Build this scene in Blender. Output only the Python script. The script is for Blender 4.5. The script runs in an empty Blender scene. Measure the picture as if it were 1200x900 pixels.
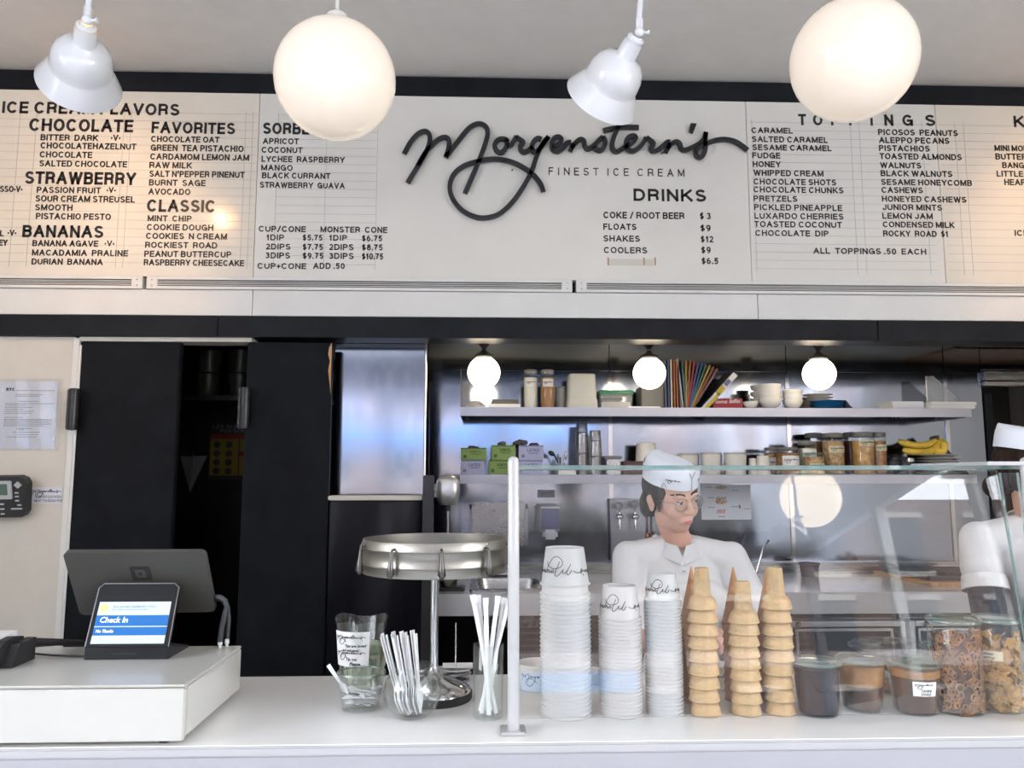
import bpy, bmesh, math, random
from mathutils import Vector, Matrix
from mathutils.bvhtree import BVHTree
random.seed(7)
PI = math.pi; R = math.radians
S = bpy.context.scene
C = S.collection
# ---------------------------------------------------------------- camera, world, light, exposure
F, PITCH, YAW, CZ = 930.0, R(6.7), R(2.0), 1.55
cd = bpy.data.cameras.new('camera'); cam = bpy.data.objects.new('camera', cd); C.objects.link(cam)
cd.sensor_fit = 'HORIZONTAL'; cd.sensor_width = 36; cd.lens = 36*F/1200; cd.clip_start = .02; cd.clip_end = 200
cam.location = (0, 0, CZ); cam.rotation_euler = (PI/2+PITCH, 0, -YAW)
S.camera = cam
S.view_settings.view_transform = 'Standard'; S.view_settings.look = 'None'
S.view_settings.gamma = 1; S.view_settings.use_curve_mapping = False
S.view_settings.exposure = 2.55
S.cycles.use_denoising = True; S.cycles.max_bounces = 10; S.cycles.transparent_max_bounces = 24
S.cycles.caustics_reflective = False; S.cycles.caustics_refractive = False
S.cycles.sample_clamp_indirect = 6
w = bpy.data.worlds.new('sky'); S.world = w; w.use_nodes = True
nt = w.node_tree; nt.nodes.clear()
wo = nt.nodes.new('ShaderNodeOutputWorld'); bg = nt.nodes.new('ShaderNodeBackground')
tc = nt.nodes.new('ShaderNodeTexCoord'); sx = nt.nodes.new('ShaderNodeSeparateXYZ'); cr = nt.nodes.new('ShaderNodeValToRGB')
nt.links.new(tc.outputs['Generated'], sx.inputs[0]); nt.links.new(sx.outputs['Z'], cr.inputs[0])
cr.color_ramp.elements[0].position = 0.0; cr.color_ramp.elements[0].color = (1, .98, .95, 1)
cr.color_ramp.elements[1].position = .75; cr.color_ramp.elements[1].color = (.62, .76, 1, 1)
nt.links.new(cr.outputs[0], bg.inputs[0]); bg.inputs[1].default_value = 2.6
nt.links.new(bg.outputs[0], wo.inputs[0])
sl = bpy.data.lights.new('sun', 'SUN'); sun = bpy.data.objects.new('sun', sl); C.objects.link(sun)
sl.energy = .8; sl.angle = R(3); sl.color = (1, .93, .84); sun.rotation_euler = (R(-52), 0, R(-15))

def ray(px, py):
    u = (px-600)/F; v = (450-py)/F
    f = (math.sin(YAW)*math.cos(PITCH), math.cos(YAW)*math.cos(PITCH), math.sin(PITCH))
    r = (math.cos(YAW), -math.sin(YAW), 0)
    U = (-math.sin(YAW)*math.sin(PITCH), -math.cos(YAW)*math.sin(PITCH), math.cos(PITCH))
    return [f[i]+u*r[i]+v*U[i] for i in range(3)]
def at(px, py, Y):                       # the point of the upright plane y=Y that was measured in the photograph
    d = ray(px, py); t = Y/d[1]; return Vector((d[0]*t, Y, CZ+d[2]*t))
def az(px, py, z):                       # the same on a level surface
    d = ray(px, py); t = (z-CZ)/d[2]; return Vector((d[0]*t, d[1]*t, z))

# ---------------------------------------------------------------- materials
M = {}
def mat(name, col, rough=.5, metal=0, vary=.06, vscale=8, bump=0, bscale=60, emit=None, estr=1, spec=.5, coat=0, sss=0, alpha=None, trans=0, stretch=None):
    m = bpy.data.materials.new(name); m.use_nodes = True; nt = m.node_tree; b = nt.nodes['Principled BSDF']
    b.inputs['Roughness'].default_value = rough; b.inputs['Metallic'].default_value = metal
    b.inputs['Specular IOR Level'].default_value = spec; b.inputs['Coat Weight'].default_value = coat
    b.inputs['Coat Roughness'].default_value = .06
    if sss: b.inputs['Subsurface Weight'].default_value = sss; b.inputs['Subsurface Radius'].default_value = (.02, .01, .006); b.inputs['Subsurface Scale'].default_value = .5
    if trans: b.inputs['Transmission Weight'].default_value = trans
    t = nt.nodes.new('ShaderNodeTexCoord'); mp = nt.nodes.new('ShaderNodeMapping'); nt.links.new(t.outputs['Object'], mp.inputs[0])
    if stretch: mp.inputs['Scale'].default_value = stretch
    n = nt.nodes.new('ShaderNodeTexNoise'); n.inputs['Scale'].default_value = vscale; n.inputs['Detail'].default_value = 4
    nt.links.new(mp.outputs[0], n.inputs['Vector'])
    rp = nt.nodes.new('ShaderNodeValToRGB'); nt.links.new(n.outputs['Fac'], rp.inputs[0])
    rp.color_ramp.elements[0].position = .3; rp.color_ramp.elements[1].position = .7
    rp.color_ramp.elements[0].color = tuple(max(0, c*(1-vary)) for c in col[:3])+(1,)
    rp.color_ramp.elements[1].color = tuple(min(1, c*(1+vary)) for c in col[:3])+(1,)
    nt.links.new(rp.outputs[0], b.inputs['Base Color'])
    if bump:
        n2 = nt.nodes.new('ShaderNodeTexNoise'); n2.inputs['Scale'].default_value = bscale; n2.inputs['Detail'].default_value = 3
        bp = nt.nodes.new('ShaderNodeBump'); bp.inputs['Strength'].default_value = min(1, bump); bp.inputs['Distance'].default_value = .01
        nt.links.new(mp.outputs[0], n2.inputs['Vector']); nt.links.new(n2.outputs['Fac'], bp.inputs['Height']); nt.links.new(bp.outputs[0], b.inputs['Normal'])
    if emit: b.inputs['Emission Color'].default_value = tuple(emit)+(1,); b.inputs['Emission Strength'].default_value = estr
    M[name] = m; return m
def glass(name, tint=(1, 1, 1), f0=.04, rough=.0, body=0.0, bcol=(.8, .9, .85)):
    # thin sheet of glass: clear, with the mirror reflection growing towards grazing angles
    m = bpy.data.materials.new(name); m.use_nodes = True; nt = m.node_tree; nt.nodes.clear()
    o = nt.nodes.new('ShaderNodeOutputMaterial'); tr = nt.nodes.new('ShaderNodeBsdfTransparent'); gl = nt.nodes.new('ShaderNodeBsdfGlossy')
    nz = nt.nodes.new('ShaderNodeTexNoise'); nz.inputs['Scale'].default_value = 3
    mxc = nt.nodes.new('ShaderNodeMixRGB'); mxc.inputs[1].default_value = (*tint, 1); mxc.inputs[2].default_value = (*[c*.985 for c in tint], 1)
    nt.links.new(nz.outputs['Fac'], mxc.inputs[0]); nt.links.new(mxc.outputs[0], tr.inputs[0])
    gl.inputs['Roughness'].default_value = rough
    lw = nt.nodes.new('ShaderNodeLayerWeight'); lw.inputs[0].default_value = .5
    pw = nt.nodes.new('ShaderNodeMath'); pw.operation = 'POWER'; pw.inputs[1].default_value = 5
    ma = nt.nodes.new('ShaderNodeMath'); ma.operation = 'MULTIPLY_ADD'; ma.inputs[1].default_value = 1-f0; ma.inputs[2].default_value = f0; ma.use_clamp = True
    nt.links.new(lw.outputs['Facing'], pw.inputs[0]); nt.links.new(pw.outputs[0], ma.inputs[0])
    mx = nt.nodes.new('ShaderNodeMixShader'); nt.links.new(ma.outputs[0], mx.inputs[0])
    src = tr
    if body:
        df = nt.nodes.new('ShaderNodeBsdfDiffuse'); df.inputs[0].default_value = (*bcol, 1)
        m2 = nt.nodes.new('ShaderNodeMixShader'); m2.inputs[0].default_value = body
        nt.links.new(tr.outputs[0], m2.inputs[1]); nt.links.new(df.outputs[0], m2.inputs[2]); src = m2
    nt.links.new(src.outputs[0], mx.inputs[1]); nt.links.new(gl.outputs[0], mx.inputs[2]); nt.links.new(mx.outputs[0], o.inputs[0])
    M[name] = m; return m
def steel(name, col=(.62, .62, .63), rough=.25, aniso=.4, wave=.25, wscale=1.3, brush=.02):
    m = mat(name, col, rough, 1, .08, 3)
    nt = m.node_tree; b = nt.nodes['Principled BSDF']; b.inputs['Anisotropic'].default_value = aniso
    t = nt.nodes.new('ShaderNodeTexCoord'); mp = nt.nodes.new('ShaderNodeMapping'); mp.inputs['Scale'].default_value = (1, 1, 1.6)
    nt.links.new(t.outputs['Object'], mp.inputs[0])
    n = nt.nodes.new('ShaderNodeTexNoise'); n.inputs['Scale'].default_value = wscale; n.inputs['Detail'].default_value = 1
    nt.links.new(mp.outputs[0], n.inputs['Vector'])
    bp = nt.nodes.new('ShaderNodeBump'); bp.inputs['Strength'].default_value = wave; bp.inputs['Distance'].default_value = .05
    nt.links.new(n.outputs['Fac'], bp.inputs['Height'])
    n2 = nt.nodes.new('ShaderNodeTexNoise'); n2.inputs['Scale'].default_value = 9; n2.inputs['Detail'].default_value = 5
    m2 = nt.nodes.new('ShaderNodeMapRange'); m2.inputs['To Min'].default_value = max(.05, rough-.06); m2.inputs['To Max'].default_value = rough+.08
    nt.links.new(n2.outputs['Fac'], m2.inputs['Value']); nt.links.new(m2.outputs[0], b.inputs['Roughness'])
    nt.links.new(bp.outputs[0], b.inputs['Normal']); return m
mat('ceiling_paint', (.77, .725, .68), .8, vary=.03, bump=.05, bscale=150)
mat('black_gloss', (.010, .011, .014), .42, spec=.15, bump=.03, bscale=30, vary=.3)
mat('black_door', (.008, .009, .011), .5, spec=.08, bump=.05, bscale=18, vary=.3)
mat('white_wall', (.62, .58, .51), .55, vary=.03, bump=.05, bscale=90)
mat('board_plain', (.70, .675, .62), .45, vary=.03, vscale=4)
mat('board_gloss', (.71, .66, .57), .15, vary=.03, vscale=4)
mat('white_metal', (.70, .69, .66), .42, vary=.03)
mat('white_gloss', (.47, .47, .48), .18, vary=.02, coat=.4)
mat('letter_black', (.015, .014, .016), .4)
mat('track_grey', (.42, .41, .38), .5)
mat('sign_black', (.012, .014, .018), .38)
mat('counter_top', (.90, .89, .87), .16, vary=.03, vscale=3)
mat('counter_edge_dimmed', (.45, .45, .46), .25, vary=.02)  # worktop edge, colour darkened to offset the window light falling on it
mat('counter_front', (.38, .38, .41), .35, vary=.02)
mat('cream', (.62, .58, .50), .5)
mat('floor_tile', (.48, .46, .44), .35)
steel('steel_wall', (.31, .34, .41), .09, .0, .16, 1.1)
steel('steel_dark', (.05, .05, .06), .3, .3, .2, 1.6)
steel('steel_shelf', (.33, .33, .36), .3, .5, .06, 3)
steel('steel', (.40, .39, .38), .25, .5, .02, 3)
steel('steel_drum', (.30, .29, .26), .33, .6, .0, 3)
steel('chrome', (.55, .55, .56), .06, 0, .0, 3)
mat('lamp_white', (.80, .81, .83), .16, coat=.6, vary=.02)
mat('black_rubber', (.015, .015, .016), .6)
mat('black_metal', (.02, .02, .022), .35)
mat('globe_glass', (.66, .60, .54), .12, emit=(1, .84, .66), estr=.075, coat=.5, vary=.01)
mat('globe_small', (.9, .9, .88), .2, emit=(1, .84, .60), estr=1.7, vary=.01)
mat('bulb_warm', (.9, .6, .3), .3, emit=(1, .50, .16), estr=3.5)
mat('paper', (.80, .80, .80), .75, vary=.04, bump=.1, bscale=40)
mat('paper_cool', (.66, .68, .74), .5, vary=.05)
mat('ink', (.03, .03, .035), .6)
mat('ink_soft', (.22, .22, .24), .7)
mat('cup_white', (.60, .60, .60), .45, vary=.02)
mat('cup_cream', (.74, .72, .66), .5, vary=.03)
mat('plastic_white', (.72, .72, .74), .3, vary=.02, sss=.1)
mat('register_grey', (.055, .053, .049), .38, vary=.04)
mat('register_dark', (.010, .011, .014), .3, spec=.3, coat=.1)
mat('register_edge', (.28, .28, .29), .3, .6)
mat('screen_pale', (.3, .35, .4), .25, emit=(.60, .74, .84), estr=.13)
mat('screen_blue', (.01, .08, .25), .25, emit=(.012, .155, .50), estr=.13)
mat('screen_text', (.7, .7, .7), .3, emit=(.85, .93, 1), estr=.2)
mat('screen_gold', (.7, .5, .1), .3, emit=(.72, .58, .18), estr=.18)
mat('screen_grey', (.1, .12, .15), .3, emit=(.12, .16, .2), estr=.14)
mat('lcd_green', (.08, .14, .11), .3)
mat('cone_tan', (.56, .385, .20), .62, vary=.14, vscale=25, bump=.3, bscale=120, sss=.15)
mat('waffle_brown', (.50, .24, .09), .6, vary=.2, vscale=30, bump=.4, bscale=90)
mat('cable_black', (.02, .022, .024), .5)
mat('cable_grey', (.035, .04, .045), .5)
mat('skin', (.62, .36, .27), .5, vary=.06, sss=.12)
mat('skin_hand', (.60, .35, .27), .5, vary=.06, sss=.12)
mat('lip', (.52, .13, .13), .4)
mat('hair', (.020, .011, .008), .6, spec=.12, vary=.5, vscale=60, bump=.6, bscale=120, stretch=(1, 1, .2))
mat('shirt', (.66, .65, .65), .85, vary=.03, bump=.35, bscale=16)
mat('eye_white', (.75, .72, .70), .2); mat('eye_dark', (.03, .02, .015), .15)
mat('navy_cloth', (.018, .020, .032), .8, vary=.3, bump=.5, bscale=25)
mat('apron', (.55, .54, .56), .8, vary=.05, bump=.4, bscale=18)
mat('glasses_metal', (.30, .24, .18), .3, .8)
mat('banana', (.72, .48, .06), .5, vary=.2, vscale=20)
mat('banana_stem', (.12, .08, .03), .7)
mat('wood_board', (.45, .24, .10), .5, vary=.25, vscale=4, stretch=(12, 1, 1))
mat('blueberry', (.006, .006, .016), .4, spec=.2)
mat('caramel_dark', (.075, .022, .008), .2, vary=.4, vscale=20)
mat('caramel', (.38, .16, .04), .4, vary=.35, vscale=14)
mat('pretzel', (.36, .15, .05), .5, vary=.4, vscale=40, bump=.3)
mat('brittle', (.52, .28, .09), .4, vary=.35, vscale=25, bump=.4)
mat('granola', (.34, .17, .07), .7, vary=.5, vscale=60, bump=.6, bscale=120)
mat('granola_light', (.50, .30, .14), .7, vary=.5, vscale=60, bump=.6, bscale=120)
mat('red_dark', (.10, .018, .014), .5, vary=.5, vscale=60)
mat('powder_white', (.80, .78, .74), .8); mat('powder_brown', (.42, .20, .07), .8, vary=.2, vscale=30)
mat('box_green', (.22, .34, .10), .6); mat('box_lavender', (.42, .45, .66), .6)
mat('box_green_dark', (.07, .12, .03), .6); mat('box_lavender_dark', (.16, .18, .32), .6)
mat('glove_dark', (.10, .10, .11), .6); mat('green_lid', (.02, .20, .09), .4)
mat('blue_plate', (.02, .17, .42), .25, coat=.3)
mat('plate', (.78, .76, .72), .3, coat=.3)
mat('label_cream', (.62, .56, .38), .7); mat('label_white', (.80, .80, .80), .7)
mat('folder_grey', (.16, .16, .15), .6); mat('brown_box', (.10, .05, .045), .6)
mat('milky', (.62, .62, .56), .35, vary=.03)
mat('bag_black', (.03, .03, .035), .35, bump=.5, bscale=15)
mat('tarp', (.004, .004, .007), .33, spec=.25, bump=.9, bscale=5, vary=.3, stretch=(1, 1, .35))
mat('bill_green', (.22, .27, .17), .8, vary=.4, vscale=60); mat('bill_edge', (.45, .45, .34), .8)
mat('soap_purple', (.10, .10, .22), .25); mat('plastic_grey', (.20, .20, .22), .35)
mat('red_box', (.32, .02, .03), .5); mat('yellow', (.55, .45, .03), .6); mat('poster_red', (.3, .02, .02), .7); mat('poster_yellow', (.24, .18, .015), .7)
mat('copper', (.25, .10, .06), .3, .9)
mat('reflection_blue', (.05, .20, .42), .5)
mat('reflection_pink', (.34, .27, .25), .8)
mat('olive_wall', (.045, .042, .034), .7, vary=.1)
mat('fridge_dark', (.008, .010, .011), .12)
mat('alu', (.60, .60, .62), .35, .9)
mat('asphalt', (.36, .35, .34), .9); mat('stone', (.42, .38, .34), .8); mat('window_dark', (.03, .04, .05), .1)
glass('guard_glass', (.985, .99, .988), .036)
glass('jar_glass', (.95, .97, .96), .04, body=.008)
glass('clear_glass', (.975, .985, .98), .05, body=.004)
glass('lid_glass', (.80, .88, .83), .07, body=.12, bcol=(.42, .52, .44))
glass('glass_edge', (.45, .66, .63), .10, body=.45, bcol=(.24, .37, .37))
glass('clear_plastic', (.86, .86, .86), .05, body=.22, bcol=(.75, .75, .75))
glass('foggy_plastic', (.75, .75, .72), .04, body=.5, bcol=(.75, .73, .68))
glass('sleeve_film', (.93, .94, .96), .08, .05)
glass('steel_film', (.55, .55, .56), .2, .1, body=.35, bcol=(.4, .4, .41))
for i, c in enumerate([(.10, .10, .16), (.05, .09, .22), (.45, .30, .10), (.35, .12, .05), (.30, .04, .04), (.55, .50, .46), (.05, .14, .15), (.40, .28, .06), (.36, .14, .05), (.42, .03, .03), (.10, .08, .22), (.04, .10, .28), (.03, .16, .14), (.5, .36, .05), (.38, .12, .05), (.30, .08, .05)]): mat('folder_%d' % i, c, .5)
def brickmat():
    m = mat('brick_facade', (.20, .13, .10), .85); nt = m.node_tree; b = nt.nodes['Principled BSDF']
    t = nt.nodes.new('ShaderNodeTexCoord'); mp = nt.nodes.new('ShaderNodeMapping'); mp.inputs['Rotation'].default_value = (PI/2, 0, 0)
    br = nt.nodes.new('ShaderNodeTexBrick'); br.inputs['Scale'].default_value = 1; br.inputs['Brick Width'].default_value = .6; br.inputs['Row Height'].default_value = .2
    br.inputs['Color1'].default_value = (.17, .11, .085, 1); br.inputs['Color2'].default_value = (.13, .085, .065, 1); br.inputs['Mortar'].default_value = (.22, .19, .17, 1); br.inputs['Mortar Size'].default_value = .02
    nt.links.new(t.outputs['Object'], mp.inputs[0]); nt.links.new(mp.outputs[0], br.inputs['Vector']); nt.links.new(br.outputs[0], b.inputs['Base Color'])
brickmat()
def wafflemat():
    m = M['waffle_brown']; nt = m.node_tree; b = nt.nodes['Principled BSDF']
    t = nt.nodes.new('ShaderNodeTexCoord'); wv = nt.nodes.new('ShaderNodeTexBrick')
    mp = nt.nodes.new('ShaderNodeMapping'); mp.inputs['Rotation'].default_value = (PI/2, R(45), 0)
    wv.offset = 0; wv.inputs['Scale'].default_value = 90; wv.inputs['Brick Width'].default_value = 1; wv.inputs['Row Height'].default_value = 1; wv.inputs['Mortar Size'].default_value = .12
    bp = nt.nodes.new('ShaderNodeBump'); bp.inputs['Strength'].default_value = .7; bp.inputs['Distance'].default_value = .002
    nt.links.new(t.outputs['Object'], mp.inputs[0]); nt.links.new(mp.outputs[0], wv.inputs['Vector']); nt.links.new(wv.outputs['Fac'], bp.inputs['Height']); nt.links.new(bp.outputs[0], b.inputs['Normal'])
wafflemat()

# ---------------------------------------------------------------- mesh builder
class B:
    def __init__(s): s.v = []; s.f = []; s.m = []
    def add(s, vs, fs, mi=0):
        o = len(s.v); s.v += [Vector(p) for p in vs]; s.f += [tuple(i+o for i in f) for f in fs]; s.m += [mi]*len(fs); return s
    def box(s, lo, hi, bev=0, mi=0, T=None):
        bm = bmesh.new(); bmesh.ops.create_cube(bm, size=1)
        for v in bm.verts: v.co = Vector([(lo[i]+hi[i])/2+v.co[i]*(hi[i]-lo[i]) for i in range(3)])
        if bev: bmesh.ops.bevel(bm, geom=bm.edges[:], offset=min(bev, .49*min(hi[i]-lo[i] for i in range(3))), segments=2, affect='EDGES')
        bm.verts.index_update(); s.add([(T@v.co if T else v.co) for v in bm.verts], [[v.index for v in f.verts] for f in bm.faces], mi); bm.free(); return s
    def lathe(s, prof, seg=32, c=(0, 0, 0), T=None, mi=0, cap0=False, cap1=False, sx=1, sy=1):
        vs = []; fs = []; n = len(prof); c = Vector(c)
        for r, z in prof:
            for k in range(seg):
                a = 2*PI*k/seg; p = Vector((r*math.cos(a)*sx, r*math.sin(a)*sy, z)); vs.append((T@p if T else p)+c)
        for i in range(n-1):
            for k in range(seg): k2 = (k+1) % seg; fs.append((i*seg+k, i*seg+k2, (i+1)*seg+k2, (i+1)*seg+k))
        if cap0: fs.append(tuple(range(seg-1, -1, -1)))
        if cap1: fs.append(tuple((n-1)*seg+k for k in range(seg)))
        return s.add(vs, fs, mi)
    def tube(s, pts, r, seg=8, mi=0, cap=True, flat=1):
        pts = [Vector(p) for p in pts]; n = len(pts); rs = r if isinstance(r, (list, tuple)) else [r]*n
        vs = []; fs = []; up = None
        for i, p in enumerate(pts):
            d = (pts[min(i+1, n-1)]-pts[max(i-1, 0)]).normalized()
            if up is None: up = d.orthogonal().normalized()
            up = (up-d*up.dot(d)); up = up.normalized() if up.length > 1e-6 else d.orthogonal().normalized(); sd = d.cross(up)
            for k in range(seg):
                a = 2*PI*k/seg; vs.append(p+(up*math.cos(a)+sd*math.sin(a)*flat)*rs[i])
        for i in range(n-1):
            for k in range(seg): k2 = (k+1) % seg; fs.append((i*seg+k, i*seg+k2, (i+1)*seg+k2, (i+1)*seg+k))
        if cap: fs.append(tuple(range(seg-1, -1, -1))); fs.append(tuple((n-1)*seg+k for k in range(seg)))
        return s.add(vs, fs, mi)
    def ell(s, c, r, seg=20, rings=12, mi=0, T=None):
        prof = [(math.sin(PI*i/rings), -math.cos(PI*i/rings)) for i in range(rings+1)]
        vs = [(0, 0, -1)]; 
        for q, z in prof[1:-1]: vs += [(q*math.cos(2*PI*k/seg), q*math.sin(2*PI*k/seg), z) for k in range(seg)]
        vs.append((0, 0, 1)); fs = []
        for k in range(seg): fs.append((0, 1+(k+1) % seg, 1+k))
        for i in range(rings-2):
            for k in range(seg): a = 1+i*seg; k2 = (k+1) % seg; fs.append((a+k, a+k2, a+seg+k2, a+seg+k))
        a = 1+(rings-2)*seg
        for k in range(seg): fs.append((a+k, a+(k+1) % seg, len(vs)-1))
        r = r if isinstance(r, (tuple, list)) else (r, r, r); c = Vector(c)
        o = []
        for p in vs:
            p = Vector((p[0]*r[0], p[1]*r[1], p[2]*r[2])); o.append((T@p if T else p)+c)
        return s.add(o, fs, mi)
    def quad(s, a, b, c, d, mi=0): return s.add([a, b, c, d], [(0, 1, 2, 3)], mi)
    def prism(s, pts, d, mi=0):          # closed polygon (list of 3D points) extruded along vector d
        n = len(pts); d = Vector(d); vs = [Vector(p) for p in pts]+[Vector(p)+d for p in pts]
        fs = [tuple(range(n-1, -1, -1)), tuple(range(n, 2*n))]+[(i, (i+1) % n, n+(i+1) % n, n+i) for i in range(n)]
        return s.add(vs, fs, mi)
    def torus(s, c, R_, r, T=None, seg=20, ts=6, mi=0, sx=1):
        vs = []; fs = []; c = Vector(c)
        for i in range(seg):
            a = 2*PI*i/seg
            for j in range(ts):
                b = 2*PI*j/ts; p = Vector(((R_+r*math.cos(b))*math.cos(a)*sx, (R_+r*math.cos(b))*math.sin(a), r*math.sin(b))); vs.append((T@p if T else p)+c)
        for i in range(seg):
            for j in range(ts): i2 = (i+1) % seg; j2 = (j+1) % ts; fs.append((i*ts+j, i2*ts+j, i2*ts+j2, i*ts+j2))
        return s.add(vs, fs, mi)
    def obj(s, name, mats, parent=None, world=True, smooth=None, recalc=True):
        me = bpy.data.meshes.new(name)
        off = root_loc(parent) if (parent and world) else Vector((0, 0, 0))
        me.from_pydata([tuple(p-off) for p in s.v], [], s.f)
        for m in (mats if isinstance(mats, (list, tuple)) else [mats]): me.materials.append(M[m])
        for p, i in zip(me.polygons, s.m): p.material_index = i
        if recalc:
            bm = bmesh.new(); bm.from_mesh(me); bmesh.ops.recalc_face_normals(bm, faces=bm.faces); bm.to_mesh(me); bm.free()
        if smooth:
            for p in me.polygons: p.use_smooth = True
            me.set_sharp_from_angle(angle=R(smooth))
        me.update(); o = bpy.data.objects.new(name, me); C.objects.link(o); o.parent = parent; return o
def root_loc(p):
    v = Vector((0, 0, 0))
    while p: v = v+p.location; p = p.parent
    return v
def tag(o, label=None, cat=None, group=None, kind=None):
    if label: o['label'] = label
    if cat: o['category'] = cat
    if group: o['group'] = group
    if kind: o['kind'] = kind
    return o
def thing(name, label, cat, loc=(0, 0, 0), group=None, rot=None):
    o = bpy.data.objects.new(name, None); o.empty_display_size = .05; C.objects.link(o); o.location = loc
    if rot: o.rotation_euler = rot
    return tag(o, label, cat, group)
def copy_tree(root, loc, label=None, rot=None, group=None):
    r = root.copy(); C.objects.link(r); r.location = loc
    if rot: r.rotation_euler = rot
    if label: r['label'] = label
    if group: r['group'] = group
    for ch in list(root.children):
        c = ch.copy(); C.objects.link(c); c.parent = r
        for g in list(ch.children): d = g.copy(); C.objects.link(d); d.parent = c
    return r
def struct(o): o['kind'] = 'structure'; return o
def frame(o, x, y, n=None):                     # flat surface map: u along x, v along y, d along the outward normal
    o, x, y = Vector(o), Vector(x), Vector(y); n = Vector(n) if n else x.cross(y).normalized()
    return lambda u, v, d=0: o+x*u+y*v+n*d
def cylmap(c, r0, r1, z0, z1, a0, flip=False):   # map onto a tapered round wall; u, v in metres, a0 the angle of u=0
    def f(u, v, d=0):
        if flip: u, v = -u, -v
        z = (z0+z1)/2+v; t = (z-z0)/(z1-z0); r = r0+(r1-r0)*t; a = a0+u/((r0+r1)/2)
        return Vector((c[0]+(r+d)*math.cos(a), c[1]+(r+d)*math.sin(a), z))
    return f
def cat_rom(p, n=6):
    if len(p) < 3: return p
    out = []
    for i in range(len(p)-1):
        a, b, c, d = p[max(i-1, 0)], p[i], p[i+1], p[min(i+2, len(p)-1)]
        for k in range(n):
            t = k/n; out.append(tuple(.5*(2*b[j]+(c[j]-a[j])*t+(2*a[j]-5*b[j]+4*c[j]-d[j])*t*t+(3*b[j]-a[j]-3*c[j]+d[j])*t**3) for j in range(2)))
    out.append(p[-1]); return out
def ribbon(b, pts, wd, mp, depth=.001, base=0.0, sm=6, mi=0):
    p = cat_rom(pts, sm) if sm else pts; n = len(p); vs = []; fs = []
    for i in range(n):
        q0, q1 = p[max(i-1, 0)], p[min(i+1, n-1)]; dx, dy = q1[0]-q0[0], q1[1]-q0[1]; L = math.hypot(dx, dy) or 1
        nx, ny = -dy/L*wd/2, dx/L*wd/2; x, y = p[i]
        vs += [mp(x+nx, y+ny, base+depth), mp(x-nx, y-ny, base+depth), mp(x-nx, y-ny, base), mp(x+nx, y+ny, base)]
    for i in range(n-1):
        a, c = 4*i, 4*i+4
        for k in range(4): fs.append((a+k, a+(k+1) % 4, c+(k+1) % 4, c+k))
    fs += [(0, 1, 2, 3), (4*n-1, 4*n-2, 4*n-3, 4*n-4)]
    return b.add(vs, fs, mi)
# cursive word of the shop sign, traced stroke by stroke (photo pixels)
def z1(*a): return [(465+x/6, 130+y/6) for x, y in a]
def z2(*a): return [(570+x/7.5, 130+y/7.5) for x, y in a]
def z3(*a): return [(720+x/7.5, 130+y/7.5) for x, y in a]
SCRIPT = [
 z1((55, 315), (100, 235), (150, 178), (200, 158), (230, 180), (233, 230), (215, 290), (170, 370), (80, 518)),
 z1((150, 400), (205, 305), (250, 255), (300, 212), (345, 200), (370, 225), (365, 280), (345, 340)),
 z1((345, 340), (430, 230), (510, 135), (575, 105), (625, 125), (638, 175), (620, 250), (570, 385), (480, 592)),
 z1((1028, 580), (1005, 520), (945, 450), (850, 390), (760, 360), (670, 352), (570, 368), (470, 402), (402, 460), (374, 545), (395, 630), (460, 710), (550, 755), (630, 762), (720, 735), (810, 655), (885, 550), (945, 440), (980, 335), (1015, 260), (1065, 195)),
 z2((185, 290), (165, 268), (120, 265), (85, 290), (72, 330), (95, 372), (130, 382), (165, 350), (180, 305), (165, 268)),
 z2((175, 332), (215, 318), (240, 280), (262, 240)), z2((255, 245), (320, 292), (298, 325), (300, 362), (330, 380), (370, 362), (400, 330)),
 z2((480, 268), (450, 258), (415, 285), (397, 335), (415, 378), (445, 372), (485, 325), (540, 245)),
 z2((575, 335), (625, 315), (655, 275), (635, 247), (598, 255), (572, 300), (578, 355), (620, 372), (665, 345), (705, 300), (740, 292)),
 z2((765, 305), (730, 372)), z2((740, 350), (780, 298), (820, 268), (850, 280), (860, 325), (885, 350), (935, 325), (980, 280), (1018, 243)),
 z2((1018, 243), (1038, 290), (1022, 345), (990, 365), (955, 352), (935, 330)),
 [(735, 134), (727.3, 146), (721, 157), (717, 168), (717, 176), (721, 180), (727, 177.5), (734, 173), (741, 168.5), (744, 164), (741.5, 161.5), (736, 163), (733, 168), (733.5, 176), (740, 179.5), (747, 176), (752.5, 170), (756, 163.5)],
 [(706, 155.5), (716, 153.3), (730, 151.6), (747.5, 151.8)],
 z3((270, 250), (335, 303), (312, 335), (322, 368), (360, 368), (410, 330), (455, 292), (480, 292)),
 z3((478, 300), (440, 383)), z3((455, 355), (490, 310), (535, 288), (565, 308), (575, 345), (610, 362), (680, 335), (740, 300), (780, 255), (792, 205)),
 z3((792, 205), (785, 290), (785, 360), (762, 415), (728, 424), (702, 392), (715, 352), (760, 322), (810, 300), (880, 275), (965, 268), (1060, 292), (1158, 362)),
 z3((686, 130), (664, 205))]
def logo(b, mp, L, wd, sm=3, depth=.0004):        # the same word as flat print, L long, centred at u=0
    for st in SCRIPT:
        ribbon(b, [((x-674)/404*L, (195-y)/404*L) for x, y in st], wd, mp, depth, 0, sm)
    return b
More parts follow.
